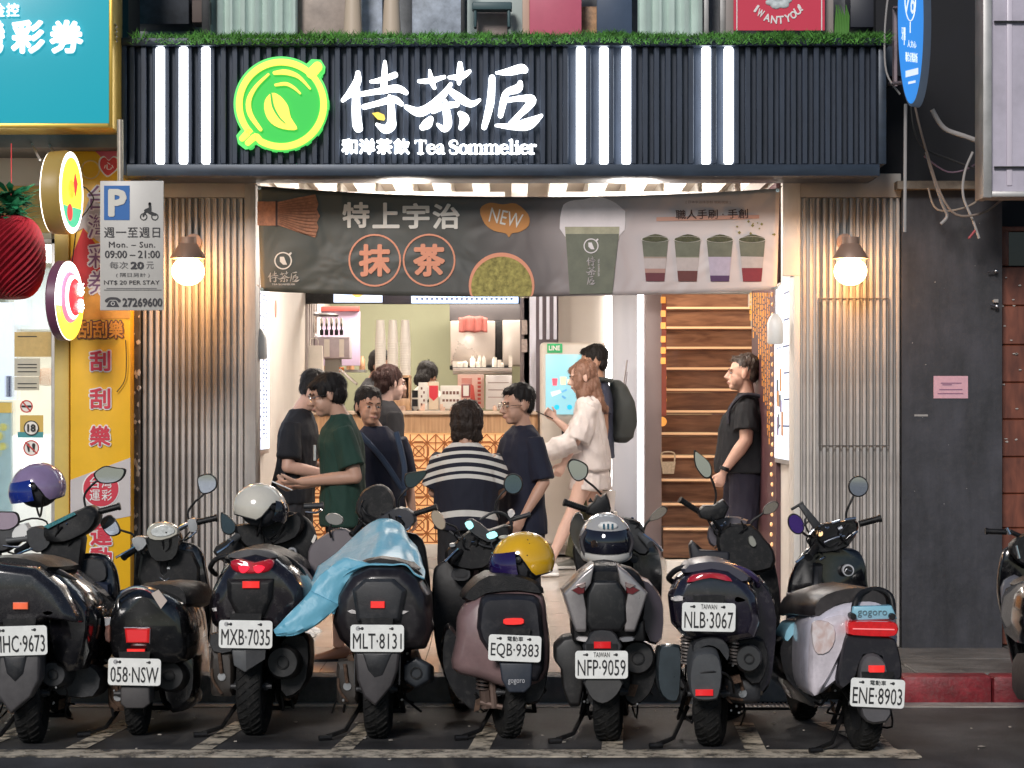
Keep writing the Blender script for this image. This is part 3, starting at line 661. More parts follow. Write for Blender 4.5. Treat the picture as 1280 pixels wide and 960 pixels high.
for i, ch in enumerate('IWANTYOU!'):
    t = [-.95, -.72, -.42, -.15, .1, .38, .62, .84, 1.0][i]; uu = 972.5 + 33 * math.sin(t); v_ = -12 + 34 * math.cos(t)
    wd = 3 if ch in 'I!' else 8
    text(ch, uu - wd / 2, v_ - 5 + 3, uu + wd / 2, v_ + 5 + 3, YU + .026, PW, po, 'letter', bold=.03, rot=-t * .62, th=.002)
m = MB()
for cx, cy, rr in ((962, 3, 6), (970, 7, 7), (980, 6, 7), (985, 0, 6), (972, -4, 9)): m.ell(P(cx, cy, YU + .03), (rr * .005, .012, rr * .005 * .7), n=14, k=8)
m.build('hand_print', M('hand_grey', (.55, .60, .60), .5, var=.2, vs=40), po, remesh=.006, relax=3)

# litter and specks
rnd = random.Random(21)
m = MB()
for k in range(70):
    x, y = rnd.uniform(-2.8, 2.9), rnd.uniform(10.95, 13.05); s_ = rnd.uniform(.004, .016); a0 = rnd.uniform(0, 6)
    m.prism([V(x + s_ * math.cos(a0 + a) * rnd.uniform(.5, 1.3), y + 1.6 * s_ * math.sin(a0 + a), .006) for a in (0, 1.4, 2.6, 4.2)], (0, 0, .003))
tag(m.build('litter', M('litter_paper', (.42, .38, .33), .8, var=.4, vs=9), smooth=None), kind='stuff')
m = MB()
for k in range(11):
    u, v = rnd.uniform(1130, 1248), rnd.uniform(250, 800); s_ = rnd.uniform(.3, .8)
    m.prism([P(u + s_ * math.cos(a), v + s_ * math.sin(a), 14.657) for a in (0, 1.3, 2.5, 3.9, 5)], (0, .003, 0))
m.pbox(1143, 518, 1160, 520.5, 14.656, .004); m.pbox(1242, 374, 1248, 378, 14.64, .02)
tag(m.build('paint_specks', M('speck_pale', (.30, .29, .28), .7), smooth=None), kind='stuff')
for u, v, dx, dy in ((1238, 381, 8, 2), (1235, 340, 10, -1)):
    m = MB(); m.tube([P(u, v, 14.62), P(u + dx, v + dy, 14.62)], .006, 6); m.ell(P(u + dx, v + dy, 14.62), (.014, .014, .014), n=8, k=6); tag(m.build('wall_hook', STEEL), 'small metal hook near the right edge of the charcoal pier, %s one' % ('lower' if v > 350 else 'upper'), 'hook')

# ================================================================ LOTTERY SHOP (left)
YEL = M('yellow_print_panel', (.86, .48, .015), .42, var=.08, vs=3)
PYEL = M('pale_yellow_frame', (.62, .46, .12), .45, var=.06)
REDP = M('red_print', (.62, .025, .03), .45)
WPR = M('white_print_matte', (.80, .78, .76), .45)
GRYP = M('grey_white_print', (.55, .51, .50), .45, var=.05)
ts = root('teal_shop_sign', 'turquoise lottery shop sign with white characters and a gold edge at the upper left', 'shop sign', P(0, 158, 13.9))
m = MB(); m.pbox(-120, -80, 136, 154, 13.9, .3); m.build('panel', M('lit_teal_panel', (.01, .16, .20), .35, emit=(.014, .36, .46), es=.52), ts, bevel=.004)
GOLD = M('gold_trim', (.55, .36, .07), .35, .7)
m = MB(); m.pbox(136, -80, 141, 160, 13.88, .34); m.build('frame', GOLD, ts, bevel=.004)
m = MB(); m.pbox(-120, 154, 136, 160, 13.88, .34); m.build('frame', GOLD, ts, bevel=.004)
LW = M('lit_white_char', (.9, .9, .9), .4, emit=(.95, .97, 1), es=.6)
for ch, u0, u1 in (('台', -82, -42), ('灣', -36, 6), ('彩', 14, 56), ('券', 62, 104)): text(ch, u0, 25, u1, 67, 13.885, LW, ts, 'character', bold=.035, th=.02)
for ch, u0, u1 in (('金', -6, 6), ('控', 8, 24)): text(ch, u0, 4, u1, 21, 13.885, LW, ts, 'character', bold=.02, th=.015)
# dark gap between the two signs
m = MB(); m.box(X(136, 14.5), X(162, 14.5), 14.45, 14.9, Z(188, 14.5), 5.4); m.build('gap_wall', UPD, kind='structure')
m = MB(); m.box(-7, X(160, 14.5), 14.3, 14.9, Z(189, 14.5), Z(150, 14.5)); m.build('shop_lintel', M('grey_lintel', (.10, .09, .085), .6, var=.3), kind='structure')
m = MB()
for k in range(4): m.tube([P(143, 30 + k * 6, 13.95), P(146, 34 + k * 6, 13.93)], .006, 5)
tag(m.build('coil_hooks', CHROME, kind='stuff'), 'row of tiny bright hooks beside the turquoise sign', 'hooks')
for pts, lb in (([(148, 150), (149.5, 190), (152, 226)], 'thin upright steel pole holding the parking sign below the fascia corner'),):
    pass
# room
m = MB(); m.box(-7, X(165, 14.7), 18.3, 18.5, .1, 3.3); m.box(-7, X(165, 14.7), 14.9, 18.3, 3.2, 3.3)
m.build('lottery_shop_wall', M('pale_shop_wall', (.66, .64, .56), .6, var=.05), kind='structure')
m = MB(); m.box(-7, X(165, 14.7) , 14.9, 18.3, .10, .16); m.build('lottery_shop_floor', TILE, kind='structure')
m = MB(); m.box(X(163, 14.8), X(175, 14.8), 14.92, 18.3, .1, 3.3); m.build('party_wall', PLAS, kind='structure')
def thing_box(name, label, cat, u0, v0, u1, v1, Y, d, mat, bev=.004, group=None):
    mm = MB(); mm.pbox(u0, v0, u1, v1, Y, d); return tag(mm.build(name, mat, bevel=bev), label, cat, group)
thing_box('ceiling_beam', 'cream beam across the top of the lottery shop front behind the fruit lantern', 'beam', -120, 190, 88, 232, 14.9, .2, M('cream_beam', (.60, .52, .42), .55))
thing_box('yellow_header', 'yellow header board under the cream beam of the lottery shop', 'header board', -120, 232, 88, 290, 14.93, .12, M('ochre_board', (.60, .42, .12), .5))
# glass door with stickers
gd = root('glass_door', 'glass door of the lottery shop with round warning stickers and pale frame', 'door', P(40, 730, 14.95))
m = MB(); m.pbox(-40, 305, 70, 740, 15.05, .012); m.build('pane', M('door_glass', (.9, .95, .95), .05, trans=.95, alpha=.35), gd)
for (a, b, c, d) in ((64, 290, 70, 745), (-40, 298, 70, 305)):
    m = MB(); m.pbox(a, b, c, d, 15.02, .06); m.build('door_frame', AL, gd, bevel=.003)
def paper(u0, v0, u1, v1, mat, y=15.035): mm = MB(); mm.pbox(u0, v0, u1, v1, y, .004); return mm.build('sticker', mat, gd)
paper(18, 415, 64, 446, M('ochre_notice', (.55, .40, .16), .6, var=.1, vs=30)); paper(18, 448, 50, 470, M('beige_notice', (.52, .50, .42), .6, var=.06, vs=30)); paper(18, 471, 49, 488, MATS['beige_notice'], 15.033)
mm = MB(); 
for v_ in (420, 455, 459, 464, 479, 484): mm.pbox(22, v_, 46, v_ + 1.2, 15.0325 if v_ < 470 else 15.0305, .001)
mm.build('small_print', INK, gd, kind='stuff')
def disc(u, v, r, Y, mat, par, name='disc', d=.004, n=32): mm = MB(); mm.prism([P(a, b, Y) for a, b in circ(u, v, r, n)], (0, d, 0)); return mm.build(name, mat, par)
def ring(u, v, r, th, Y, mat, par, name='ring', d=.003, n=36, mp=None):
    mm = MB(); f = mp or (lambda a, b: P(a, b, Y)); A = [f(*c) for c in circ(u, v, r, n)]; B = [f(*c) for c in circ(u, v, r - th, n)]
    for k in range(n): j = (k + 1) % n; mm.prism([A[k], A[j], B[j], B[k]], (0, d, 0))
    return mm.build(name, mat, par, smooth=None)
SR = M('sticker_red', (.55, .06, .05), .5)
for v_, r_ in ((508, 8), (560, 10)):
    disc(33 if v_ < 550 else 39, v_, r_, 15.032, WPR, gd, 'sticker'); ring(33 if v_ < 550 else 39, v_, r_, 1.6, 15.030, SR, gd, 'sticker_ring')
mm = MB(); mm.stroke([(28, 502, .9), (38, 514, .9)], 15.028, .002); mm.stroke([(32, 553, 1), (46, 567, 1)], 15.028, .002); mm.build('sticker_bar', SR, gd, kind='stuff')
mm = MB(); mm.stroke([(28, 508, 1.2), (38, 508, 1.4)], 15.0285, .002); mm.stroke([(35, 556, 2), (36, 564, 1)], 15.0285, .002); mm.stroke([(42, 556, 2), (42, 564, 1)], 15.0285, .002); mm.build('sticker_mark', INK, gd, kind='stuff')
paper(25, 519, 54, 546, M('sticker_ochre', (.60, .42, .10), .5)); mm = MB(); mm.pbox(22, 540, 54, 547, 15.031, .003); mm.build('sticker', M('sticker_teal', (.05, .28, .32), .5), gd)
disc(39, 535, 9.5, 15.028, WPR, gd, 'sticker'); ring(39, 535, 9.5, 1.3, 15.026, INK, gd, 'sticker_ring'); text('18', 34, 530, 44.5, 540, 15.024, INK, gd, bold=.04, th=.002)
# posters and freezer inside the lottery shop
lp = root('lit_sign_box', 'bluish white lit panel with a dark slot beside the lottery shop door', 'light box', P(0, 500, 15.2))
m = MB(); m.pbox(-60, 378, 17, 500, 15.2, .1); m.build('panel', M('cool_white_panel', (.7, .8, .92), .4, emit=(.75, .86, 1), es=.35), lp, bevel=.004)
m = MB(); m.pbox(8, 470, 14, 496, 15.19, .01); m.build('slot', M('deep_blue', (.01, .02, .12), .4), lp)
ps = root('window_poster', 'pale blue poster below the bluish lit panel', 'poster', P(0, 640, 15.2)); ps['label'] = 'pale blue poster with a yellow header and blurry shapes below the bluish lit panel'
m = MB(); m.pbox(-60, 502, 15, 660, 15.2, .02); m.build('sheet', M('poster_blue', (.32, .50, .56), .5, var=.15, vs=7), ps)
m = MB(); m.pbox(-60, 503, 15, 516, 15.195, .004); m.build('header', M('poster_yellow', (.75, .50, .08), .5), ps)
m = MB()
for cx, cy, rr in ((4, 534, 5), (-2, 545, 6), (3, 558, 5), (-6, 566, 6)): m.prism([P(a, b, 15.195) for a, b in circ(cx, cy, rr, 14)], (0, .003, 0))
m.build('printed_shape', M('poster_lime', (.60, .60, .14), .5, var=.3, vs=30), ps, kind='stuff')
thing_box('purple_poster', 'small green and purple poster peeking out below the fruit lantern', 'poster', -30, 372, 10, 398, 15.3, .02, M('poster_green_purple', (.20, .22, .16), .5, var=.5, vs=12))
thing_box('display_shelf', 'pale blue shelving unit deep inside the lottery shop', 'shelf', 18, 335, 66, 412, 17.9, .3, M('pale_blue_unit', (.50, .60, .70), .5, var=.12, vs=4))
thing_box('brown_case', 'brown case on the counter behind the lottery shop door', 'case', 48, 460, 70, 482, 17.2, .3, M('brown_case_mat', (.22, .09, .04), .5, var=.2), .02)
thing_box('pale_counter', 'white counter inside the lottery shop below the brown case', 'counter', -40, 545, 70, 700, 16.9, .4, M('white_counter', (.60, .64, .66), .4, var=.08))
# yellow column
yc = root('yellow_ad_column', 'yellow advertising column with red characters and a round red logo beside the ribbed pillar', 'advertising column', (X(125, 14.5), 14.5, .15))
m = MB(); m.box(X(88, 14.5), X(163, 14.5), 14.5, 14.85, .15, Z(189, 14.5)); m.build('panel', YEL, yc, bevel=.004)
m = MB(); m.box(X(70, 14.6), X(88, 14.6), 14.55, 14.85, .15, Z(235, 14.5)); m.build('side_panel', PYEL, yc, bevel=.004)
YC = 14.496
def flat(pts, mat, name='printed_patch', Y=YC, par=yc, d=.003): mm = MB(); mm.prism([P(a, b, Y) for a, b in pts], (0, d, 0)); return mm.build(name, mat, par)
flat([(88, 600), (163, 572), (163, 645), (88, 660)], GRYP)
flat([(88, 325), (104, 285), (130, 318), (134, 340), (88, 372)], REDP); flat([(95, 290), (112, 248), (140, 262), (135, 310), (120, 300), (104, 285)], GRYP, Y=14.494)
flat([(118, 188), (163, 188), (163, 206), (130, 200)], M('pink_print', (.60, .10, .16), .5)); flat([(88, 372), (134, 340), (163, 352), (163, 398), (88, 400)], M('orange_print', (.75, .32, .03), .45, var=.15, vs=9), Y=14.495)
hp = catmull([Vector(p) for p in [(133, 221), (124, 210), (124, 199), (130, 195), (136, 200), (142, 195), (149, 199), (148, 210), (140, 218)]], 3)
flat([(p.x * 1.0, p.y) for p in hp], WPR, Y=14.4925); flat([((p.x - 136) * .86 + 136, (p.y - 207) * .86 + 207) for p in hp], REDP, 'printed_heart', Y=14.4905)
ring(113, 212, 12, 1.6, 14.493, M('gold_line', (.7, .5, .2), .5), yc, 'printed_ring')
text('心', 130, 203, 142, 212, 14.488, WPR, yc, th=.002)
OUT = WPR; RC = M('red_char', (.60, .03, .06), .45); OC = M('orange_char', (.78, .30, .02), .45); BC = M('brown_line', (.16, .05, .03), .5); PC = M('purple_line', (.20, .10, .22), .5)
def outlined(ch, u0, v0, u1, v1, Y, c1, c2, par, b1=.075, b2=.03):
    text(ch, u0 - 1.6, v0 - 1.6, u1 + 1.6, v1 + 1.6, Y, c1, par, 'character_outline', bold=b1, th=.002)
    text(ch, u0, v0, u1, v1, Y - .004, c2, par, 'character', bold=b2, th=.002)
for ch, v0 in (('刮', 438), ('刮', 485), ('樂', 532)): outlined(ch, 112, v0, 138, v0 + 26, YC - .004, OUT, RC, yc)
outlined('運', 113, 655, 140, 682, YC - .004, OUT, RC, yc); outlined('動', 113, 684, 140, 711, YC - .004, OUT, RC, yc); outlined('彩', 113, 716, 140, 743, YC - .004, OUT, RC, yc)
for ch, u0 in (('刮', 97), ('刮', 116), ('樂', 136)): outlined(ch, u0, 401, u0 + 18, 423, YC - .004, BC, OC, yc)
for ch, v0 in (('台', 232), ('灣', 268), ('彩', 305), ('券', 338)): outlined(ch, 110, v0, 140, v0 + 30, YC - .004, OUT, PC, yc, .09, -.005)
disc(126, 611, 23.5, YC - .003, OUT, yc, 'round_logo'); disc(126, 611, 22, YC - .006, RC, yc, 'round_logo')
for ch, a, b in (('台', 112, 596), ('灣', 127, 596), ('運', 112, 612), ('彩', 127, 612)): text(ch, a, b, a + 13, b + 14, YC - .008, OUT, yc, 'character', bold=.01, th=.002)
m = MB(); m.tube([P(157, 425, 14.48), P(158, 450, 14.47), P(156, 475, 14.48), P(146, 490, 14.48)], .003, 5, smooth=4); tag(m.build('cable', CB), 'thin black wire hanging on the yellow advertising column', 'cable', 'loose cables on the yellow column')
m = MB(); m.tube([P(100, 232, 14.2), P(108, 236, 14.3), P(117, 248, 14.4), P(110, 262, 14.35), P(102, 272, 14.25), P(96, 285, 14.2), P(90, 330, 14.3)], .004, 6, smooth=5); tag(m.build('cable', CB), 'black wire joining the two round lit signs', 'cable', 'loose cables on the yellow column')
# round lit signs, turned almost edge-on
def round_sign(u, v, Y, r, th, deg, name, label):
    c = P(u, v, Y); a = R(deg); n = V(math.sin(a), -math.cos(a), 0); t = V(math.cos(a), math.sin(a), 0)
    r_ = root(name, label, 'lit sign', c)
    def mp(x, z, off=0.): return c + t * x + V(0, 0, z) + n * (th + off)
    return r_, c, n, t, mp
LYF = M('lit_yellow_face', (.9, .75, .1), .35, emit=(1, .72, .05), es=1.1); LWF = M('lit_white_face', (.9, .9, .85), .35, emit=(1, .98, .90), es=2.6)
GSD = M('ochre_side', (.45, .30, .08), .45); LRF = M('lit_red_face', (.8, .05, .08), .35, emit=(1, .06, .08), es=.5)
r_, c, n, t, mp = round_sign(66, 241, 14.0, .24, .11, 84, 'round_sign', 'round lit yellow and green sign, upper of the two by the yellow column')
m = MB(); m.lathe(c, n, [(0, 0), (0, .24), (.09, .245), (.11, .235), (.11, 0)], 44); m.build('drum', GSD, r_)
def face(pts, mat, name, off): mm = MB(); mm.prism([mp(a, b, off) for a, b in pts], n * -.003); return mm.build(name, mat, r_)
face(circ(0, 0, .237, 44), LWF, 'lit_rim', .003); face(circ(0, 0, .205, 44), LYF, 'lit_face', .006)
face([(x, z) for x, z in circ(0, 0, .204, 44) if z < -.06] , M('lit_green_face', (.05, .5, .3), .35, emit=(.03, .48, .30), es=.8), 'lit_green_part', .009)
face(circ(-.06, -.12, .05, 16), LRF, 'printed_dot', .012); face([(.05, .12), (.10, .06), (.06, -.02), (.02, .05)], LRF, 'printed_mark', .010)
face(circ(-.02, .02, .055, 16), M('lit_orange_face', (.9, .5, .05), .35, emit=(1, .5, .04), es=.8), 'printed_dot', .0095)
m = MB(); m.lathe(c - n * .004, n * -1, [(0, 0), (0, .237), (.004, .23), (.004, 0)], 44); m.build('lit_rim', LWF, r_)
m = MB(); m.tube([P(72, 200, 14), P(62, 182, 14.3)], .008, 5); m.tube([P(50, 200, 14), P(40, 180, 14.3)], .008, 5); m.build('hanger', CW, r_, kind='stuff')
r_, c, n, t, mp = round_sign(76, 376, 14.0, .235, .05, 80, 'round_sign', 'round lit white, red and yellow sign, lower of the two by the yellow column')
m = MB(); m.lathe(c, n, [(-.01, 0), (-.01, .225), (.0, .235), (.05, .232), (.05, 0)], 44); m.build('drum', M('plum_side', (.16, .05, .10), .4), r_)
face(circ(0, 0, .23, 44), LWF, 'lit_rim', .003); face([(x, z) for x, z in circ(0, 0, .229, 44) if z < -.03], LYF, 'lit_yellow_part', .006)
def dome(r0, h, mat, nm, off): mm = MB(); mm.lathe(mp(0, .02, off), n, [(h * math.sin(R(q)), r0 * math.cos(R(q))) for q in range(0, 91, 15)], 32); return mm.build(nm, mat, r_)
dome(.150, .035, M('lit_pink_face', (.9, .3, .5), .35, emit=(1, .25, .45), es=.55), 'dome_ring', .007); dome(.135, .05, LWF, 'dome', .010); dome(.122, .062, LRF, 'dome', .012)
mm = MB()
vs, fs = glyphs('彩', .03)
mm.add([mp(-.005 + (a - .5) * .11, .065 + (b - .5) * .08, .076) for a, b, i_ in vs], fs); vs, fs = glyphs('券', .03); mm.add([mp(-.005 + (a - .5) * .11, -.03 + (b - .5) * .08, .076) for a, b, i_ in vs], fs)
mm.build('lettering', LWF, r_, smooth=None, kind='stuff')
m = MB(); m.lathe(c - n * .012, n * -1, [(0, 0), (0, .14), (.03, .12), (.05, .06), (.055, 0)], 32); m.build('dome', M('lit_orange_dome', (.9, .3, .1), .35, emit=(1, .35, .12), es=.8), r_)
# honeycomb fruit lantern
la = root('pineapple_lantern', 'dark red honeycomb paper fruit lantern with a green paper leaf crown', 'paper lantern', P(14, 375, 14.0))
c = P(14, 322, 14.0); m = MB(); rings = []
NS, NR = 56, 34
for i in range(NR + 1):
    ph = math.pi * i / NR; ring_ = []
    for j in range(NS):
        th_ = 2 * math.pi * j / NS; f_ = 1 + (.075 if (j + i) % 2 else -.06)
        rr = .18 * (max(0, math.sin(ph)) ** .62 + .04) * f_; ring_.append(c + V(rr * math.cos(th_), rr * math.sin(th_), .245 * math.cos(ph)))
    rings.append(ring_)
m.loft(rings); m.build('honeycomb_body', M('crimson_tissue', (.30, .008, .02), .6, var=.35, vs=12), la, smooth=None)
m = MB(); rnd = random.Random(4)
for k in range(230):
    a = rnd.uniform(0, 6.283); r0 = rnd.uniform(0, .06); h0 = rnd.uniform(-.02, .17); L_ = rnd.uniform(.07, .15); d_ = V(math.cos(a), math.sin(a), rnd.uniform(-.5, .6)).normalized()
    b_ = c + V(math.cos(a) * r0, math.sin(a) * r0, .22 + h0); s_ = d_.cross(V(0, 0, 1)).normalized() * .022
    m.add([b_ - s_ * .5, b_ + s_ * .5, b_ + d_ * L_ * .6 + s_, b_ + d_ * L_, b_ + d_ * L_ * .6 - s_], [(0, 1, 2, 3, 4)])
m.build('leaf_crown', M('green_tissue', (.012, .16, .07), .6, var=.4, vs=14), la, smooth=None, kind='stuff')
m = MB(); m.tube([c + V(0, 0, .3), P(14, 190, 14.0) + V(0, 0, .05)], .003, 5); m.build('string', REDP, la)

# ================================================================ PARKING SIGN
pg = root('parking_sign', 'white motorcycle parking sign with a blue P square, opening hours and a phone number', 'parking sign', P(165, 388, 13.6))
Y_ = 13.6
SG = M('sign_cream_white', (.56, .53, .49), .4, var=.05, vs=8)
m = MB(); m.pbox(125, 226, 204.5, 388, Y_, .012); m.build('board', SG, pg, bevel=.004)
BL = M('traffic_blue', (.01, .13, .42), .4)
m = MB(); m.pbox(130, 232, 162, 275, Y_ - .003, .003); m.build('blue_square', BL, pg)
SW = M('sign_glyph_white', (.70, .66, .58), .4)
text('P', 135, 236, 158.5, 271, Y_ - .006, SW, pg, 'letter', bold=.045, th=.002)
ring(179.5, 271, 4.6, 1.3, Y_ - .003, INK, pg, 'motorcycle_symbol_wheel'); ring(193.5, 271, 4.6, 1.3, Y_ - .003, INK, pg, 'motorcycle_symbol_wheel')
m = MB(); m.stroke([(179, 270, 1), (183, 264, 1.6), (190, 267, 2.2), (194, 268, 1.6)], Y_ - .004, .003); m.stroke([(181, 263, 1), (187, 262, 1.4)], Y_ - .0045, .003); m.stroke([(187, 265, 2), (187.5, 259, 1.6), (187, 256, 1.6)], Y_ - .005, .003); m.stroke([(187, 254.6, 1.6), (187.2, 254.4, 1.6)], Y_ - .0055, .003); m.stroke([(187, 260, 1), (182, 262, .8)], Y_ - .006, .003)
m.build('motorcycle_symbol', INK, pg, smooth=None, kind='stuff')
DK = M('sign_print_dark', (.035, .03, .035), .5); GK = M('sign_print_grey', (.16, .15, .15), .5)
yy = Y_ - .003
text('週一至週日', 130, 284, 200, 297, yy, DK, pg, bold=.006, th=.002, sp=1.1)
text('Mon. – Sun.', 136, 302, 194, 309.5, yy, DK, pg, th=.002, bold=.012, sp=1.1)
text('09:00 – 21:00', 131, 313, 200, 323, yy, DK, pg, th=.002, bold=.02)
text('每次', 137, 327, 160, 336, yy, GK, pg, th=.002); text('20', 163, 327, 180, 336.5, yy, DK, pg, th=.002, bold=.04); text('元', 183, 327, 192, 336, yy, GK, pg, th=.002)
text('( 隔日另計 )', 145, 341, 187, 347, yy, GK, pg, th=.002)
text('NT$ 20 PER STAY', 130, 350.5, 199.5, 356.5, yy, DK, pg, th=.002, bold=.008)
m = MB(); m.pbox(130, 362, 202, 363, yy, .002); m.pbox(133, 360, 196, 361, yy, .002); m.build('thin_rule', GK, pg, kind='stuff')
text('27269600', 153, 372.5, 203, 383.5, yy, DK, pg, th=.002, bold=.03)
m = MB(); m.stroke([(133, 376, 2), (136, 373.5, 1.6), (141, 373, 1.5), (146, 373.5, 1.6), (149, 376, 2)], yy, .002); m.prism([P(a, b, yy - .001) for a, b in ((137, 376), (145, 376), (149, 383.5), (133, 383.5))], (0, .002, 0)); m.build('telephone_symbol', DK, pg, smooth=None, kind='stuff')
ring(141, 379.5, 2.6, 1.0, yy - .003, SG, pg, 'telephone_dial', n=16)
m = MB(); m.tube([P(150, 150, 13.66), P(150.5, 232, 13.63)], .018, 10); m.build('pole', M('galvanised_pole', (.40, .34, .27), .45, .4, var=.3, vs=12), pg)

# ================================================================ BANNER
bn = root('banner', 'printed cloth banner of green tea drinks hung across the shop opening', 'banner', P(650, 368, 14.6))
def BY(x, z): return 14.62 + .012 * math.sin(x * 2.1 + z * 1.3) + .006 * math.sin(x * 5.3 - z * 2) - .02 * math.cos(x * .9)
def bmap(u, v, off=.004):
    Y = 14.62; x = X(u, Y); z = Z(v, Y); return V(x, BY(x, z) - off, z)
def top(u): t = (u - 322) / 653; return 232 + 13 * 4 * t * (1 - t) * (1 if t < .5 else 1) + 3 * t
def bot(u): t = (u - 326) / 646; return 364 + 8 * 4 * t * (1 - t) - 2 * t
m = MB(); N1, N2 = 96, 20; grid = []
for j in range(N2 + 1):
    for i in range(N1 + 1):
        t = i / N1; u0 = 322 + 653 * t + (4 * (1 - 2 * t)) * j / N2; v_ = top(u0) + (bot(u0) - top(u0)) * j / N2
        x, z = X(u0, 14.62), Z(v_, 14.62); d = .010 * noise.noise(V(x * 3, z * 6, 0)) * min(1, abs(i - N1 / 2) / 20)
        grid.append(V(x, BY(x, z), z))
m.add(grid, [(j * (N1 + 1) + i, j * (N1 + 1) + i + 1, (j + 1) * (N1 + 1) + i + 1, (j + 1) * (N1 + 1) + i) for j in range(N2) for i in range(N1)])
BM = bpy.data.materials.new('banner_print_and_backlight'); BM.use_nodes = True; nt = BM.node_tree; b_ = nt.nodes['Principled BSDF']; b_.inputs['Roughness'].default_value = .55
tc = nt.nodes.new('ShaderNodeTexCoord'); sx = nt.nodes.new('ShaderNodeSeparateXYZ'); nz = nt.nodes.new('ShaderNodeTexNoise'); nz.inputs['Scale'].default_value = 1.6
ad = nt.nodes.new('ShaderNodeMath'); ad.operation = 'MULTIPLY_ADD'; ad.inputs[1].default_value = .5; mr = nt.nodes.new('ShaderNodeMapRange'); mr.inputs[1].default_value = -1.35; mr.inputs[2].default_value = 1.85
cr = nt.nodes.new('ShaderNodeValToRGB'); e = cr.color_ramp.elements; e[0].position = 0; e[0].color = (.075, .078, .062, 1); e[1].position = 1; e[1].color = (.66, .58, .55, 1)  # print pales to the right, with backlight brightening put into its colours
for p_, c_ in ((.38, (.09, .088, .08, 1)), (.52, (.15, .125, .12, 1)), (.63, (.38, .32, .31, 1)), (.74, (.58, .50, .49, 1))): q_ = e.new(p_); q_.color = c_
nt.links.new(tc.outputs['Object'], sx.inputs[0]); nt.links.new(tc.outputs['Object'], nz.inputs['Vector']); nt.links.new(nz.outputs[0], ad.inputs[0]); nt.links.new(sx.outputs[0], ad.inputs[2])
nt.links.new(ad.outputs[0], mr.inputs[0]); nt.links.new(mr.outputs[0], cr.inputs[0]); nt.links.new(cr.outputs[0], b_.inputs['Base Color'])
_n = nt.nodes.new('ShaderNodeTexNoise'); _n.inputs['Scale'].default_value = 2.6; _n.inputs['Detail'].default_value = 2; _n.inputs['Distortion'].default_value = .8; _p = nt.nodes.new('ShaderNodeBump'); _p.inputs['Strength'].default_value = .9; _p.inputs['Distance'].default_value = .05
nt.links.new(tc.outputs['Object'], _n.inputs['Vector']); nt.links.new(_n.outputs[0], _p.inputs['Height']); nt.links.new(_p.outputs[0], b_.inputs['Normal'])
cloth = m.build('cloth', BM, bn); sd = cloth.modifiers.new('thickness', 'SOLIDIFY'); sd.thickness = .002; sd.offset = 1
def bflat(pts, mat, name='printed_shape', off=.005, sm=0):
    if sm: pts = [(p.x, p.y) for p in catmull([Vector(p) for p in pts], sm)]
    mm = MB(); mm.prism([bmap(a, b, off) for a, b in pts], (0, .001, 0)); return mm.build(name, mat, bn)
CRM = M('banner_cream', (.74, .69, .62), .55); CORAL = M('banner_coral', (.80, .32, .19), .55); BRN = M('banner_bamboo', (.36, .15, .075), .55, var=.35, vs=40); BDK = M('banner_dark_brown', (.05, .02, .015), .55)
for i, ch in enumerate('特上宇治'): text(ch, 428 + i * 37.6, 252.5 + i * .8, 462 + i * 37.6, 285 + i * .6, 0, CRM, bn, 'character', bold=.03, th=.0015, mp=bmap)
for cx, ch in ((468.5, '抹'), (536.5, '茶')):
    ring(cx, 325.5, 33, 2.2, 0, CORAL, bn, 'printed_ring', mp=lambda a, b: bmap(a, b, .006), d=.001)
    text(ch, cx - 20, 305, cx + 20, 346, 0, CORAL, bn, 'character', bold=.04, th=.0015, mp=lambda a, b: bmap(a, b, .006))
bflat([(322, 252), (346, 252), (346, 282), (322, 282)], BRN, 'whisk_handle'); bflat([(346, 253), (368, 248), (394, 243), (398, 255), (396, 262), (400, 270), (396, 278), (398, 284), (394, 297), (372, 290), (346, 281)], BRN, 'whisk_head')
bflat([(344.5, 251), (347, 251), (347, 283), (344.5, 283)], BDK, 'whisk_band', .007)
mm = MB()
for k in range(12): mm.stroke([(350, 255 + k * 2.2, .4), (380, 249 + k * 3.9, .5), (396, 246 + k * 4.4, .3)], 14.6, 0)
mm.v = [bmap(640 + p.x * F / 14.6, HV - (p.z - CAMH) * F / 14.6, .008) for p in mm.v]; mm.build('whisk_tines', M('whisk_line', (.24, .10, .05), .6), bn, smooth=None, kind='stuff')
bflat([(600, 262), (612, 254), (628, 256), (645, 255), (660, 268), (661, 282), (650, 290), (640, 292), (636, 297), (632, 292), (618, 289), (606, 280)], M('banner_orange', (.55, .23, .06), .55), 'speech_bubble', sm=3)
text('NEW', 612, 264, 653, 282, 0, CRM, bn, 'lettering', bold=.004, th=.0015, rot=.22, mp=lambda a, b: bmap(a, b, .008))
# bowl of powdered tea (lower half cut by the hem)
def arc(cx, cy, r, n=40):
    return [(a, b) for a, b in circ(cx, cy, r, n)]
bw = [(a, min(b, bot(a) - .5)) for a, b in circ(627, 357, 41, 48)]; bflat(bw, CORAL, 'bowl_rim', .006)
bw = [(a, min(b, bot(a) - .6)) for a, b in circ(627, 359, 38, 48)]; bflat(bw, M('tea_powder', (.34, .29, .09), .9, var=.6, vs=30), 'tea_powder', .008)
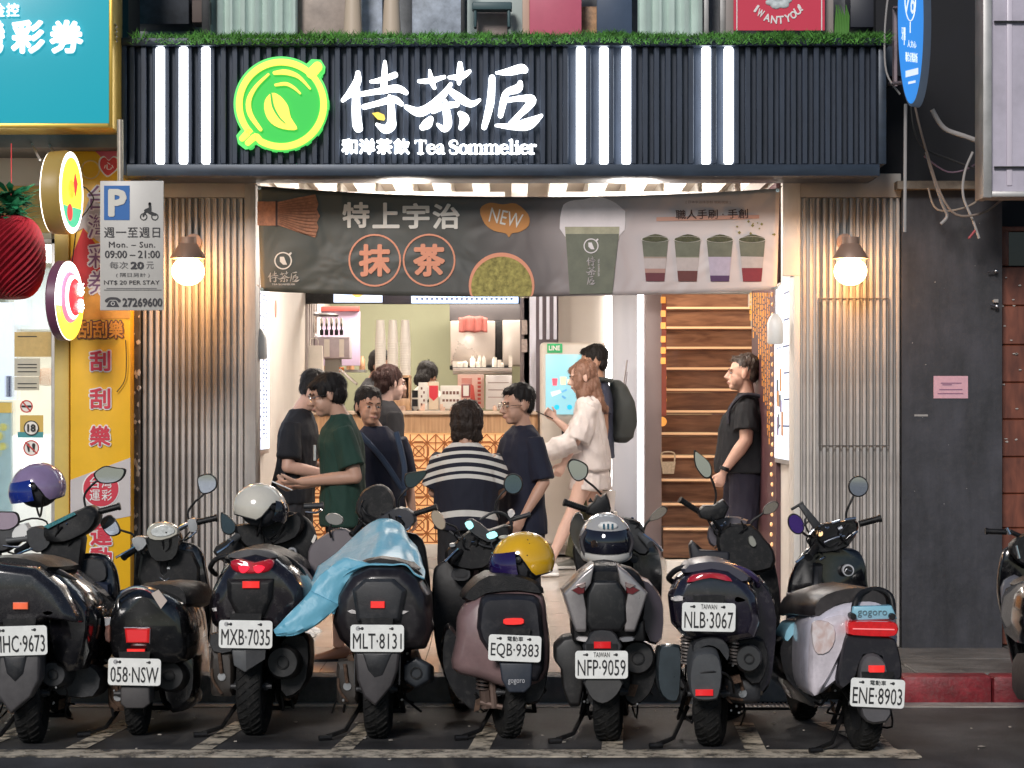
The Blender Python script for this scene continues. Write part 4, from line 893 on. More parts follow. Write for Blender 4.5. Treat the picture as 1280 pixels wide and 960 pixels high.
# logo and name at the lower left
def Lb(x, y): return (340 + x / 34., 313 + y / 34.)
def bl(cx, cy, s_, mat, off=.006):
    ring(cx, cy, 11 * s_, 1.6 * s_, 0, mat, bn, 'printed_logo', mp=lambda a, b: bmap(a, b, off), d=.001, n=28)
    bflat([(cx - 4 * s_, cy - 5 * s_), (cx + 1 * s_, cy - 5 * s_), (cx + 5 * s_, cy + 5 * s_), (cx, cy + 5 * s_), (cx - 4 * s_, cy + 1 * s_)], mat, 'printed_leaf', off)
    bflat([(cx + 7 * s_, cy - 9 * s_), (cx + 10 * s_, cy - 11 * s_), (cx + 11 * s_, cy - 9 * s_), (cx + 8 * s_, cy - 6 * s_)], mat, 'printed_leaf', off + .001)
bl(354, 326, 1, CRM)
def brushed(u0, v0, sc, Y, mp, mat, par, vert=False):
    for ci, chs in enumerate(BR['brush_character']):
        mm = MB()
        for s_ in chs:
            q = [((a - (90 * 0)) * sc, b * sc, c * sc) for a, b, c in s_]
            if vert: off = (-[230, 630, 1040][ci] * sc, ci * 430 * sc)
            else: off = (0, 0)
            mm.stroke([(u0 + a + off[0], v0 + b + off[1], c) for a, b, c in q], Y, 0, 0, 3)
        mm.v = [mp(640 + p.x * F / Y, HV - (p.z - CAMH) * F / Y) for p in mm.v]; mm.build('character', mat, par, smooth=None, kind='stuff')
brushed(334, 338, .033, 14.6, lambda a, b: bmap(a, b, .006), CRM, bn)
text('TEA SOMMELIER', 340, 354.5, 369, 356.5, 0, CRM, bn, th=0, mp=bmap)
# big cup and the four small cups
LIL = M('banner_milk_foam', (.80, .72, .72), .55, var=.06, vs=12); OLV = M('banner_matcha', (.15, .155, .11), .55, var=.2, vs=12); OL2 = M('banner_matcha_blend', (.40, .37, .25), .55, var=.2, vs=16)
bflat([(702, 262), (712, 252), (730, 250), (745, 246), (765, 252), (778, 262), (781, 268), (773, 296), (706, 296)], LIL, 'cup_foam', .006, 3)
bflat([(706, 284), (774, 284), (773, 300), (707, 300)], OL2, 'cup_blend', .008); bflat([(707, 293), (773, 293), (765, 367), (712, 368)], OLV, 'cup_drink', .010)
bl(738.5, 308, .85, LIL, .013); brushed(738.5, 320, .028, 14.6, lambda a, b: bmap(a, b, .013), LIL, bn, True)
text('TEA SOMMELIER', 737, 334, 759, 336, 0, LIL, bn, th=0, rot=1.5708, mp=lambda a, b: bmap(a, b, .013))
layers = [(818.5, [(.46, (.36, .27, .22)), (.70, (.52, .44, .42)), (.80, (.42, .24, .20)), (1, (.14, .03, .04))]), (859, [(.44, (.30, .28, .2)), (.75, (.50, .43, .41)), (1, (.13, .035, .03))]), (899.5, [(.42, (.28, .27, .22)), (.86, (.46, .40, .50)), (1, (.08, .03, .10))]), (940, [(.40, (.16, .13, .06)), (.68, (.50, .44, .42)), (1, (.22, .02, .03))])]
for i, (cx, ly) in enumerate(layers):
    y0, y1, h0, h1 = 299, 352, 16.5, 11.5
    def row(t): return h0 + (h1 - h0) * t
    prev = .42
    bflat([(cx - h0, y0), (cx + h0, y0), (cx + row(.42), y0 + (y1 - y0) * .42), (cx - row(.42), y0 + (y1 - y0) * .42)], OLV, 'cup_layer', .006)
    for k, (t, c_) in enumerate(ly):
        bflat([(cx - row(prev), y0 + (y1 - y0) * prev), (cx + row(prev), y0 + (y1 - y0) * prev), (cx + row(t), y0 + (y1 - y0) * t), (cx - row(t), y0 + (y1 - y0) * t)], M('cup_layer_%d%d' % (i, k), c_, .55, var=.08, vs=30), 'cup_layer', .006); prev = t
    bflat([(cx - 17, 300), (cx - 10, 296), (cx, 293), (cx + 9, 295), (cx + 17, 299), (cx, 303)], M('matcha_top', (.07, .07, .03), .6, var=.5, vs=60), 'cup_top', .008, 2)
    ring(cx, 301, 17.4, 1.0, 0, CRM, bn, 'cup_rim', mp=lambda a, b, cx=cx: bmap(a, 299.5 + (b - 301) * .22, .009), d=.001, n=24)
rnd = random.Random(2)
for k in range(11):
    a, b = rnd.uniform(920, 968), rnd.uniform(274, 294); s_ = rnd.uniform(1, 2.6)
    bflat([(a - s_, b), (a, b - s_), (a + s_, b), (a, b + s_)], M('matcha_crumb', (.25, .22, .06), .6, var=.3), 'printed_crumb', .006)
bflat([(820, 272), (949, 268.5), (949, 273), (820, 277)], M('banner_salmon', (.62, .34, .26), .55), 'underline', .005)
text('職人手刷 · 手創', 844, 262, 935, 274, 0, BDK, bn, 'lettering', bold=.012, th=.0015, rot=-.02, mp=lambda a, b: bmap(a, b, .008))
text('[ 日本宇治抹茶粉 現刷現做 ]', 857, 251, 913, 255, 0, M('banner_faint', (.30, .22, .20), .6), bn, th=0, mp=bmap)
for a, b in ((324.5, 235), (327.5, 362), (972, 238), (970, 360)):
    mm = MB(); p_ = bmap(a, b, .008); mm.lathe(p_, (0, -1, 0), [(0, .004), (0, .011), (.003, .011), (.003, .004)], 14, closed=True); mm.build('eyelet', CHROME, bn)
    mm = MB(); mm.tube([p_, p_ + V(-.03 if a < 600 else .03, .03, .03)], .003, 5); mm.build('tie_cord', CW, bn)

# ================================================================ SHOP INTERIOR
def side_box(side, u0, u1, vt, vb, label):
    x = (ux0 if side < 0 else ux1); y0 = x * F / (u0 - 640); y1 = x * F / (u1 - 640); y0, y1 = sorted((y0, y1)); y0 = max(y0, 14.76)
    zt, zb = Z(vt, y0), Z(vb, y0); s_ = -side
    r_ = root('menu_light_box', label, 'light box', (x, y0, zb))
    xs = x + s_ * .035
    m = MB(); m.box(x + s_ * .002, xs, y0, y1, zb, zt); m.build('case', AL, r_, bevel=.004)
    m = MB(); m.box(xs, xs + s_ * .004, y0 + .03, y1 - .03, zb + .03, zt - .03); m.build('lit_panel', M('menu_panel_lit', (.8, .85, .95), .4, emit=(.66, .78, 1), es=.62), r_)
    m = MB(); rnd = random.Random(side + 3)
    xx = xs + s_ * .0045
    for k in range(34 if side < 0 else 6):
        z_ = zt - .08 - (zt - zb - .16) * k / (34 if side < 0 else 6); 
        for (a, b) in ((.12, .45), (.6, .66), (.75, .81)):
            m.box(xx, xx + s_ * .001, y0 + (y1 - y0) * a, y0 + (y1 - y0) * (b + rnd.uniform(-.05, .03)), z_, z_ - .011)
    m.build('menu_print', M('menu_ink', (.08, .10, .2), .6), r_, smooth=None, kind='stuff')
    if side > 0:
        for k in range(9):
            yy = y0 + (y1 - y0) * rnd.uniform(.15, .8); zz = zb + (zt - zb) * rnd.uniform(.12, .5); h_ = rnd.uniform(.06, .16)
            m = MB(); m.box(xx, xx + s_ * .001 * (1 + k * .2), yy, yy + .09, zz, zz + h_); m.build('printed_drink', M('printed_drink_%d' % (k % 3), [(.06, .10, .10), (.5, .22, .05), (.22, .18, .30)][k % 3], .5), r_)
    return r_
side_box(-1, 307, 330, 345, 570, 'tall lit drinks menu on the left inner wall of the shop')
side_box(1, 997, 975, 346, 582, 'tall lit poster of drinks on the right inner wall of the shop opening')
for u, v, lb in ((324, 430, 'white oval pull weight hanging by the left menu box'), (969, 411, 'white oval pull weight hanging by the stairs at the right')):
    c = P(u, v, 14.9); r_ = root('pull_weight', lb, 'hanging weight', c)
    m = MB(); m.lathe(c + V(0, 0, -.095), (0, 0, 1), [(0, 0), (0, .042), (.01, .05), (.13, .05), (.165, .035), (.19, .016), (.19, 0)], 20); m.build('body', WHT, r_)
    m = MB(); m.tube([c + V(0, 0, .08), c + V(0, 0, .42)], .004, 6); m.build('cord', CW, r_)
# side walls: slanted fluted strip on left wall, small round red sticker
m = MB()
for k in range(5): m.box(ux0 + .001, ux0 + .02, 19.0 + k * .22, 19.1 + k * .22, .5, 3.1)
tag(m.build('wall_battens', M('grey_batten', (.34, .30, .29), .5), kind='stuff'), 'vertical grey battens on the left inner wall', 'battens')
m = MB(); m.lathe((ux0 + .002, 16.6, Z(386, 16.6)), (1, 0, 0), [(0, 0), (0, .06), (.003, .06), (.003, 0)], 24); tag(m.build('wall_sticker', M('coral_sticker', (.6, .2, .15), .5)), 'round coral sticker on the left inner wall above the paper bags', 'sticker')

# ---- counter
YC2 = 18.4
CW1 = wood_mat('pale_counter_wood', (.40, .22, .11), (.58, .36, .20), .4, (14, 1, 1))
ct = root('service_counter', 'wooden service counter with a backlit orange lattice front', 'counter', (X(520, YC2), YC2, .47))
cx0, cx1 = ux0 + .01, X(672, YC2)
m = MB(); m.box(cx0, cx1, YC2 - .04, YC2 + .65, Z(518, YC2), Z(513.5, YC2)); m.build('counter_top', M('counter_top_pale', (.62, .48, .36), .3), ct, bevel=.004)
m = MB(); m.box(cx0, cx1, YC2, YC2 + .04, Z(541, YC2), Z(518, YC2) - .001); m.build('upper_board', CW1, ct)
BKL = bpy.data.materials.new('backlit_panel'); BKL.use_nodes = True; nt = BKL.node_tree; b_ = nt.nodes['Principled BSDF']; MATS['backlit_panel'] = BKL
b_.inputs['Base Color'].default_value = (.75, .48, .25, 1); b_.inputs['Emission Color'].default_value = (1, .55, .22, 1); b_.inputs['Emission Strength'].default_value = .42
m = MB(); m.box(cx0, cx1, YC2 + .03, YC2 + .045, Z(680, YC2), Z(541, YC2) - .001); m.build('backlit_board', BKL, ct)
m = MB(); m.box(cx0, cx1, YC2 + .0, YC2 + .6, .47, Z(681, YC2)); m.build('plinth', PLAS, ct, bevel=.004)
# lattice: tiles of crossing bars with diamonds and stars
LAT = M('lattice_wood', (.40, .13, .035), .5, var=.1, vs=6)
ts_ = .292; zb, zt = Z(680, YC2), Z(541, YC2); W = cx1 - cx0
def tile_mesh(cx, cz, s):
    mm = MB(); h = s / 2; y0, y1 = YC2 + .008, YC2 + .028; wd = .0045
    def bar(x0, z0, x1, z1, e=0., w_=wd):
        d = Vector((x1 - x0, z1 - z0)); n_ = Vector((-d.y, d.x)).normalized() * w_
        mm.prism([V(x0 + n_.x, y0 - e, z0 + n_.y), V(x1 + n_.x, y0 - e, z1 + n_.y), V(x1 - n_.x, y0 - e, z1 - n_.y), V(x0 - n_.x, y0 - e, z0 - n_.y)], (0, y1 - y0, 0))
    for (a, b, c_, d) in ((-1, -1, 1, -1), (-1, -1, -1, 1), (-.5, -1, -.5, 1), (.5, -1, .5, 1), (-1, .5, 1, .5), (-1, -.5, 1, -.5)): bar(cx + a * h, cz + b * h, cx + c_ * h, cz + d * h)
    for (a, b, c_, d) in ((-1, -1, 1, 1), (-1, 1, 1, -1), (-1, 0, 0, 1), (0, 1, 1, 0), (1, 0, 0, -1), (0, -1, -1, 0)): bar(cx + a * h, cz + b * h, cx + c_ * h, cz + d * h, .001)
    for q in (.33, .62): 
        pts = [(cx + q * h * math.cos(a), cz + q * h * math.sin(a)) for a in [math.pi / 8 + math.pi / 4 * k for k in range(8)]]
        for k in range(8): bar(*pts[k], *pts[(k + 1) % 8], .002)
    return mm
t0 = None; nxx = int(W / ts_) + 1
for j in range(3):
    for i in range(nxx):
        cx, cz = cx0 + (i + .5) * W / nxx, zb + (j + .5) * (zt - zb) / 3
        if t0 is None: t0 = tile_mesh(cx, cz, W / nxx).build('lattice_tile', LAT, ct, smooth=None, kind='stuff'); c0 = (cx, cz)
        else: copy_child(t0, ct, (cx - c0[0], 0, cz - c0[1]))

def thing1(name, label, cat, build, mat, grp=None, **kw):
    mm = MB(); build(mm); return tag(mm.build(name, mat, **kw), label, cat, grp)
ct_z = Z(513.5, YC2)
CB1 = M('white_carton', (.70, .66, .60), .5, var=.05, vs=20); KR = M('brown_kraft', (.42, .22, .09), .7, var=.12, vs=14); RDB = M('red_box', (.62, .03, .05), .45)
def cb(name, label, cat, u0, v0, u1, v1, Y, d, mat, bev=.004, grp=None): return thing_box(name, label, cat, u0, v0, u1, v1, Y, d, mat, bev, grp)
# left part of the counter
cb('white_box', 'tall white carton at the left end of the counter beside the wall', 'box', 336, 486, 352, 513.5, 18.5, .12, CB1)
cb('small_box', 'small white box with a green lid standing on the tall white carton', 'box', 339, 479, 350, 486, 18.5, .09, M('green_white', (.35, .50, .42), .5))
cb('wooden_block', 'tan wooden block between the cartons at the left end of the counter', 'block', 352, 497, 366, 513.5, 18.55, .15, CW1)
cb('red_box', 'bright red box behind the white cup at the left end of the counter', 'box', 352, 474, 376, 497, 18.75, .12, RDB)
cb('back_shelf', 'tan shelf board behind the left end of the counter holding bags', 'shelf', 336, 472, 420, 476, 18.9, .4, CW1)
thing1('paper_cup', 'white paper cup in front of the red box on the counter', 'cup', lambda mm: mm.lathe(P(358, 497, 18.6) , (0, 0, 1), [(0, 0), (0, .026), (.075, .034), (.075, .030), (.01, .022), (.01, 0)], 20), CB1)
def bag(u0, v0, u1, v1, Y, mat, label, lean=0):
    r_ = root('paper_bag', label, 'paper bag', P((u0 + u1) / 2, v1, Y), 'paper bags on the back shelf')
    a, b, c, d = P(u0, v0, Y), P(u1, v0, Y), P(u1, v1, Y), P(u0, v1, Y)
    mm = MB(); ri = []
    for z_, t in ((d.z, 1.), (d.z + (a.z - d.z) * .5, .96), (a.z, .9)):
        cx = (a.x + b.x) / 2 + lean * (z_ - d.z); hw = (b.x - a.x) / 2 * t; dd = .07 * (1.1 - .5 * (z_ - d.z) / max(.01, a.z - d.z))
        ri.append([V(cx - hw, Y - dd, z_), V(cx, Y - dd * 1.15, z_), V(cx + hw, Y - dd, z_), V(cx + hw * .93, Y, z_), V(cx + hw, Y + dd, z_), V(cx - hw, Y + dd, z_), V(cx - hw * .93, Y, z_)])
    mm.loft(ri); mm.build('bag_body', mat, r_, smooth=25)
    mm = MB(); cx = (a.x + b.x) / 2 + lean * (a.z - d.z); w_ = (b.x - a.x) * .22
    mm.tube([V(cx - w_, Y - .03, a.z - .02), V(cx - w_ * .9, Y - .03, a.z + .05), V(cx + w_ * .9, Y - .03, a.z + .05), V(cx + w_, Y - .03, a.z - .02)], .004, 6, smooth=4); mm.build('handle', mat, r_)
bag(340, 430, 380, 472, 19.2, KR, 'tall brown kraft bag leaning at the back left behind the counter'); bag(362, 442, 380, 472, 19.05, M('kraft_light', (.52, .32, .18), .7, var=.1), 'short light brown kraft bag in front of the tall kraft bag')
bag(382, 432, 404, 472, 19.1, M('white_bag', (.62, .58, .52), .6, var=.08), 'white paper bag with a dark line right of the kraft bags'); 
# shelf with drink boards, machine with taps
cb('lavender_board', 'pale lavender board with a red top edge behind the tea dispenser', 'board', 397, 389, 450, 457, 20.6, .04, M('lavender_board', (.46, .36, .50), .5))
cb('red_top_strip', 'dark red strip along the top of the lavender board', 'trim', 396, 383, 449, 389, 20.55, .06, M('brick_red', (.36, .06, .05), .5))
mc = root('tea_dispenser', 'steel tea dispenser with a round lid and a row of black taps', 'tea dispenser', P(388, 425, 19.6))
c = P(387, 423, 19.6); m = MB(); m.lathe(c, (0, 0, 1), [(0, 0), (0, .055), (.02, .06), (.19, .06), (.2, .05), (.2, 0)], 24); m.build('steel_cylinder', CHROME, mc)
m = MB(); m.lathe(P(383, 395, 19.62), (0, 0, 1), [(0, 0), (-.0, .10), (.015, .11), (.03, .10), (.04, .05), (.04, 0)], 28); m.lathe(P(407, 396, 19.8), (0, 0, 1), [(0, 0), (0, .10), (.015, .11), (.03, .08), (.03, 0)], 28); m.build('dark_lid', M('dark_lid_metal', (.10, .09, .09), .4, .5), mc, kind='stuff')
m = MB(); m.tube([P(362, 406, 19.5), P(376, 402, 19.5)], .008, 8); m.tube([P(379, 402, 19.5), P(372, 412, 19.5), P(365, 420, 19.5), P(358, 432, 19.5)], .004, 6); m.build('handle', DKG, mc, kind='stuff')
for k in range(5):
    u = 402 + k * 6.2; m = MB(); m.lathe(P(u, 419, 19.5), (0, 0, 1), [(0, .006), (.0, .014), (.04, .016), (.05, .006), (.09, .006), (.1, .002)], 10); m.build('tap', BLK, mc)
    m = MB(); m.lathe(P(u, 408, 19.56), (0, 0, 1), [(0, .008), (.0, .014), (.06, .012), (.07, .004)], 10); m.build('bottle_neck', CB1, mc)
m = MB(); m.pbox(393, 421, 437, 448, 19.6, .3); m.build('dispenser_body', M('dispenser_grey', (.44, .38, .42), .4, var=.15, vs=9), mc, bevel=.01)
m = MB(); m.pbox(405, 424, 412, 446, 19.595, .003); m.pbox(424, 424, 430, 446, 19.595, .003); m.build('label_strip', CB1, mc, kind='stuff')
m = MB(); m.pbox(406, 448, 425, 470, 19.65, .2); m.build('stand', M('stand_grey', (.20, .19, .17), .5), mc)
m = MB(); m.tube([P(425, 462, 19.4), P(446, 480, 19.3)], .012, 8); m.build('steam_pipe', CHROME, mc)
m = MB(); m.tube([P(424, 462, 19.42), P(430, 462, 19.42)], .02, 8); m.build('amber_knob', AMBER, mc)
# cup stacks on wooden cabinet
wc = root('wooden_cabinet', 'small wooden cabinet on the counter with glass jars inside under the cup stacks', 'cabinet', P(498, 513.5, 18.5))
m = MB()
for a in ((484, 469, 513, 472), (484, 472, 486.5, 498), (510.5, 472, 513, 498), (484, 498, 513, 513)): m.pbox(*a, 18.5, .22)
m.build('case', CW1, wc, bevel=.003, kind='stuff')
m = MB(); m.pbox(486, 472, 511, 498, 18.66, .02); m.build('back', M('dark_brown_back', (.10, .045, .03), .5), wc)
for u in (492, 499, 506): m = MB(); m.lathe(P(u, 497, 18.57), (0, 0, 1), [(0, 0), (0, .017), (.09, .018), (.11, .012), (.12, .012), (.12, 0)], 14); m.build('jar', M('jar_glass_brown', (.30, .18, .13), .15, coat=.6), wc)
for u, lb in ((475.5, 'left'), (491, 'middle'), (506.5, 'right')):
    r_ = root('cup_stack', 'tall stack of white paper cups, %s of the three on the counter cabinet' % lb, 'cup stack', P(u, 469, 18.6), 'cup stacks on the counter')
    c = P(u, 469, 18.6); n_ = 18; hh = (469 - 400) * 18.6 / F
    m = MB(); prof = [(0, 0), (0, .042)]
    for k in range(14): z_ = hh * .62 * k / 14; prof += [(z_, .042), (z_ + .006, .0425), (z_ + .008, .040)]
    prof += [(hh * .64, .040), (hh * .98, .031), (hh, .030), (hh, 0)]
    m.lathe(c, (0, 0, 1), prof, 24); m.build('cup_stack_body', M('paper_cup_white', (.74, .70, .64), .5), r_)
    m = MB(); m.lathe(c + V(0, 0, hh * .66), (0, 0, 1), [(0, .0397), (.004, .0403), (.008, .039)], 24); m.build('cup_rim', CB1, r_)
# things for sale on the counter
it = [('milk_carton', 'tall cream carton with tiny pictures on the counter right of the black frames', 'carton', 523, 478, 534, 512, CB1), ('tea_box', 'white box with a red shield on its front on the counter', 'box', 536, 477, 548, 512, M('box_cream', (.66, .54, .40), .5)),
      ('price_board', 'white price board with rows of small pictures on the counter', 'board', 550.5, 482, 576, 511, CB1), ('framed_card', 'small white card in a dark red frame on the counter', 'card', 577, 480, 588, 497, M('maroon_card', (.22, .04, .04), .5)),
      ('tall_menu_board', 'tall pinkish menu board with red rows behind the framed card', 'board', 572, 468, 605, 510, M('pink_menu', (.64, .40, .33), .5)), ('steel_bin', 'pale steel machine with lines standing at the right end of the counter', 'machine', 607, 469, 640, 512, M('pale_steel', (.55, .50, .47), .35, var=.05))]
for i, (nm, lb, ca, u0, v0, u1, v1, mt) in enumerate(it): cb(nm, lb, ca, u0, v0, u1, v1, 18.45 + (.3 if nm in ('tall_menu_board',) else .12 if nm == 'steel_bin' else 0), .06 if i != 5 else .3, mt)
pr_ = root('printed_inserts', 'printed pictures and red marks on the cartons and boards standing on the counter', 'prints', P(560, 512, 18.44))
def ins(pts, mat, Y=18.446): mm = MB(); mm.prism([P(a, b, Y) for a, b in pts], (0, .002, 0)); mm.build('print', mat, pr_)
ins([(536.5, 482), (547.5, 482), (547.5, 496), (542, 501), (536.5, 496)], RDB); ins([(579, 482), (586, 482), (586, 495), (579, 495)], CB1, 18.447)
m = MB()
for k in range(5):
    for j in range(4): m.pbox(526 + (k % 2) * 3, 484 + k * 5, 528 + (k % 2) * 3, 487 + k * 5, 18.447, .001) if j == 0 else None
    m.pbox(553 + k * 4.4, 499, 556 + k * 4.4, 502, 18.447, .001); m.pbox(553 + k * 4.4, 489, 556 + k * 4.4, 493, 18.447, .001)
for k in range(3): m.pbox(610, 478 + k * 9, 636, 478.8 + k * 9, 18.568, .001)
m.build('print', M('print_brown', (.16, .07, .05), .6), pr_, kind='stuff')
m = MB()
for k in range(7): m.pbox(597, 472 + k * 5, 601, 475 + k * 5, 18.747, .001); m.pbox(577, 473 + k * 1.4, 590, 473.6 + k * 1.4, 18.747, .001)
m.prism([P(588, 480, 18.745), P(592, 482, 18.745), P(595, 508, 18.745), P(588, 509, 18.745)], (0, .002, 0)); m.build('print', M('print_red', (.5, .07, .05), .6), pr_, kind='stuff')
m = MB()
for v_ in (488, 499): m.pbox(515, v_, 522, v_ + 9, 18.5, .08)
m.build('black_frame_stack', BLK, None, kind='stuff'); tag(bpy.data.objects['black_frame_stack'], 'stack of small black frames beside the wooden cabinet on the counter', 'frames')
cb('wooden_ledge', 'wooden ledge holding steel tubs at the right end of the kitchen', 'ledge', 566, 460, 640, 464, 19.4, .4, M('pale_steel', (.55, .50, .47), .35))
# back of the kitchen
cb('menu_screen', 'dark overhead menu screen showing one pale slide at the left', 'screen', 382, 360, 478, 379.5, 18.9, .06, BLK)
cb('screen_slide', 'pale blue lit slide on the left overhead menu screen', 'screen image', 417, 360, 478, 378, 18.89, .008, M('lit_slide', (.6, .7, .8), .4, emit=(.62, .74, 1), es=.85), 0)
thing1('screen_picture', 'orange round picture on the pale lit slide', 'screen image', lambda mm: mm.lathe(P(447, 364, 18.885), (0, -1, 0), [(0, 0), (0, .05), (.002, .05), (.002, 0)], 20), M('lit_orange_spot', (.8, .5, .1), .4, emit=(.9, .55, .15), es=.6))
cb('menu_screen', 'long dark overhead beam carrying the lit price strip', 'screen', 478, 360, 650, 380, 18.93, .06, M('dark_violet_case', (.04, .035, .05), .5))
cb('price_strip', 'long bluish lit price strip with faint writing under the banner', 'lit strip', 514, 367, 648, 379, 18.88, .04, M('lit_strip_blue', (.6, .75, .95), .4, emit=(.52, .72, 1), es=1.0))
m = MB()
for k in range(20): m.pbox(520 + k * 6.2, 372, 523 + k * 6.2, 375, 18.878, .001)
tag(m.build('strip_writing', M('soft_ink', (.2, .25, .45), .6), kind='stuff'), 'row of faint small writing on the lit price strip', 'writing')
cb('dark_shelf', 'dark upper cabinet above the steel ice machines', 'cabinet', 562, 379, 650, 401, 20.8, .5, M('dark_cabinet', (.045, .04, .042), .5))
cb('ice_machine', 'wide steel ice machine with a red cloth hanging over its front', 'ice machine', 563, 401, 619, 457, 20.5, .5, M('warm_steel', (.62, .55, .50), .28, .7, var=.08, vs=3), .012)
cb('ice_machine', 'narrow steel ice machine right of the dark gap in the kitchen', 'ice machine', 628, 400, 652, 457, 20.5, .5, M('warm_steel2', (.50, .45, .41), .32, .6, var=.08, vs=3), .012)
cb('machine_gap', 'black panel between the two steel ice machines', 'panel', 619, 401, 628, 458, 20.6, .3, BLK)
cb('black_rail', 'black base rail under the steel ice machines', 'rail', 562, 457, 640, 462, 20.45, .4, BLK)
m = MB(); g_ = []
for i in range(12):
    for j in range(8): u = 574 + i * 3.2; v_ = 397 + j * 2.6 + .6 * math.sin(i * 1.3); g_.append(P(u, v_ + (0 if j else -2 * math.sin(i / 11 * 3.14)), 20.46 - .015 * math.sin(i * 1.9) - .01))
m.add(g_, [(i * 8 + j, i * 8 + j + 1, i * 8 + j + 9, i * 8 + j + 8) for i in range(11) for j in range(7)]); o = m.build('red_cloth', M('faded_red_cloth', (.30, .085, .07), .8, var=.15, vs=14)); md = o.modifiers.new('thickness', 'SOLIDIFY'); md.thickness = .006; tag(o, 'faded red cloth hanging over the front of the wide steel ice machine', 'cloth')
cb('steel_worktop', 'bright steel worktop edge behind the counter', 'worktop', 566, 462, 640, 468, 19.9, .3, STEEL)
cb('dark_niche_panel', 'dark taupe panel at the right end of the kitchen', 'panel', 650, 372, 662, 500, 18.9, .1, M('taupe_panel', (.20, .16, .16), .5))
# white slats, beige box, lit strip, column
m = None
for k, (u0, u1, vb) in enumerate(((662, 670, 520), (674, 678, 424), (683, 687, 424), (692, 696, 424))):
    cb('hanging_slat', 'white vertical slat hanging beside the ordering kiosk, number %d from the left' % (k + 1) if False else ['wide white post left of the three short slats', 'short white slat nearest the wide post', 'middle short white slat above the kiosk', 'short white slat nearest the beige box'][k], 'slat', u0, 362, u1, vb, 18.5, .05, M('cool_white_slat', (.60, .60, .68), .45), .003, 'white slats above the kiosk')
cb('beige_box_wall', 'beige boxed wall behind and above the ordering kiosk', 'partition', 698, 366, 756, 693, 18.75, .1, M('beige_panel', (.40, .35, .30), .5, var=.03), .004)
cb('dark_back_panel', 'dark panel behind the white slats', 'panel', 662, 362, 700, 520, 18.85, .03, M('plum_grey', (.16, .13, .15), .6))
cb('light_strip', 'tall glowing white light strip on the edge of the beige wall', 'light strip', 756.5, 364, 765, 640, 18.7, .05, M('lit_strip_white', (.9, .9, .9), .4, emit=(1, .97, .95), es=3.4), .01)
cb('recess_wall', 'pale lit recess wall between the glowing strip and the pink grey column', 'wall', 765, 366, 806, 697, 18.95, .05, M('recess_pale', (.34, .32, .32), .5))
cb('light_strip', 'tall bright white corner strip beside the pink grey column', 'light strip', 797, 366, 805, 700, 18.7, .05, M('lit_strip_cool', (.9, .9, .9), .4, emit=(.88, .92, 1), es=3.2), .008)
cb('pink_grey_column', 'smooth pinkish grey column left of the wooden stairs', 'column', 806, 240, 827, 697, 18.5, .4, M('pink_grey', (.30, .235, .235), .5, var=.03), .006)
m = MB(); m.tube([P(775, 515, 18.6), P(784, 450, 18.62)], .006, 6); m.tube([P(778, 515, 18.61), P(784, 465, 18.62)], .004, 6); tag(m.build('thin_rods', CHROME, kind='stuff'), 'pair of thin shiny rods leaning in the pale recess', 'rods')
m = MB(); m.pbox(660, 681, 806, 693, 18.45, .4); tag(m.build('kiosk_step', PLAS, bevel=.004), 'low pale step under the ordering kiosk and the beige wall', 'step')
# kiosk
ks = root('ordering_kiosk', 'white self ordering kiosk with a lit touch screen showing drinks', 'kiosk', P(716, 681, 18.2))
KW = M('kiosk_white', (.58, .52, .46), .35, var=.02)
m = MB(); m.pbox(675, 428, 757, 681, 18.25, .12); m.build('body', KW, ks, bevel=.03, seg=4)
m = MB(); m.pbox(682, 443, 752, 518, 18.236, .02); m.build('screen', M('kiosk_screen', (.08, .16, .18), .3, emit=(.40, .78, .86), es=.62), ks, bevel=.004)
m = MB(); m.pbox(684, 429.5, 703, 441, 18.240, .012); m.build('green_sticker', M('kiosk_green', (.03, .42, .15), .4), ks); text('LINE', 686, 432, 700, 438, 18.236, WPR, ks, bold=.03, th=.002)
m = MB(); m.pbox(728, 436, 752, 443, 18.242, .01); m.build('yellow_sticker', M('kiosk_yellow', (.75, .60, .12), .4), ks)
m = MB(); m.pbox(702, 535, 718, 545, 18.238, .03); m.build('card_reader', DKG, ks, bevel=.003)
m = MB(); m.pbox(690, 560, 700, 563, 18.243, .02); m.build('receipt_slot', BLK, ks)
S = 18.23
def kp(pts, c, nm='screen_picture', es=.7): mm = MB(); mm.prism([P(a, b, S) for a, b in pts], (0, .003, 0)); mm.build(nm, M('scr_' + '_'.join(str(int(x * 99)) for x in c), c, .4, emit=c, es=es), ks)
kp([(690, 473), (697, 473), (696, 482), (691, 482)], (.7, .08, .12)); kp([(700, 471), (708, 471), (707, 481), (701, 481)], (.75, .6, .35)); kp([(709, 474), (715, 474), (714, 481), (710, 481)], (.8, .75, .4)); kp([(688, 490), (700, 487), (702, 491), (690, 496)], (.5, .55, .56)); kp([(702, 489), (708, 486), (709, 488), (703, 491)], (.1, .3, .5)); kp([(703, 494), (708, 497), (706, 499), (702, 496)], (.1, .3, .5))
for u in (696, 712, 728): kp(circ(u, 509, 3.2, 16), (.02, .42, .75), 'screen_button')
cb('white_ledge_box', 'white box behind the backpack beside the kiosk', 'box', 757, 640, 772, 690, 18.6, .2, PLAS)

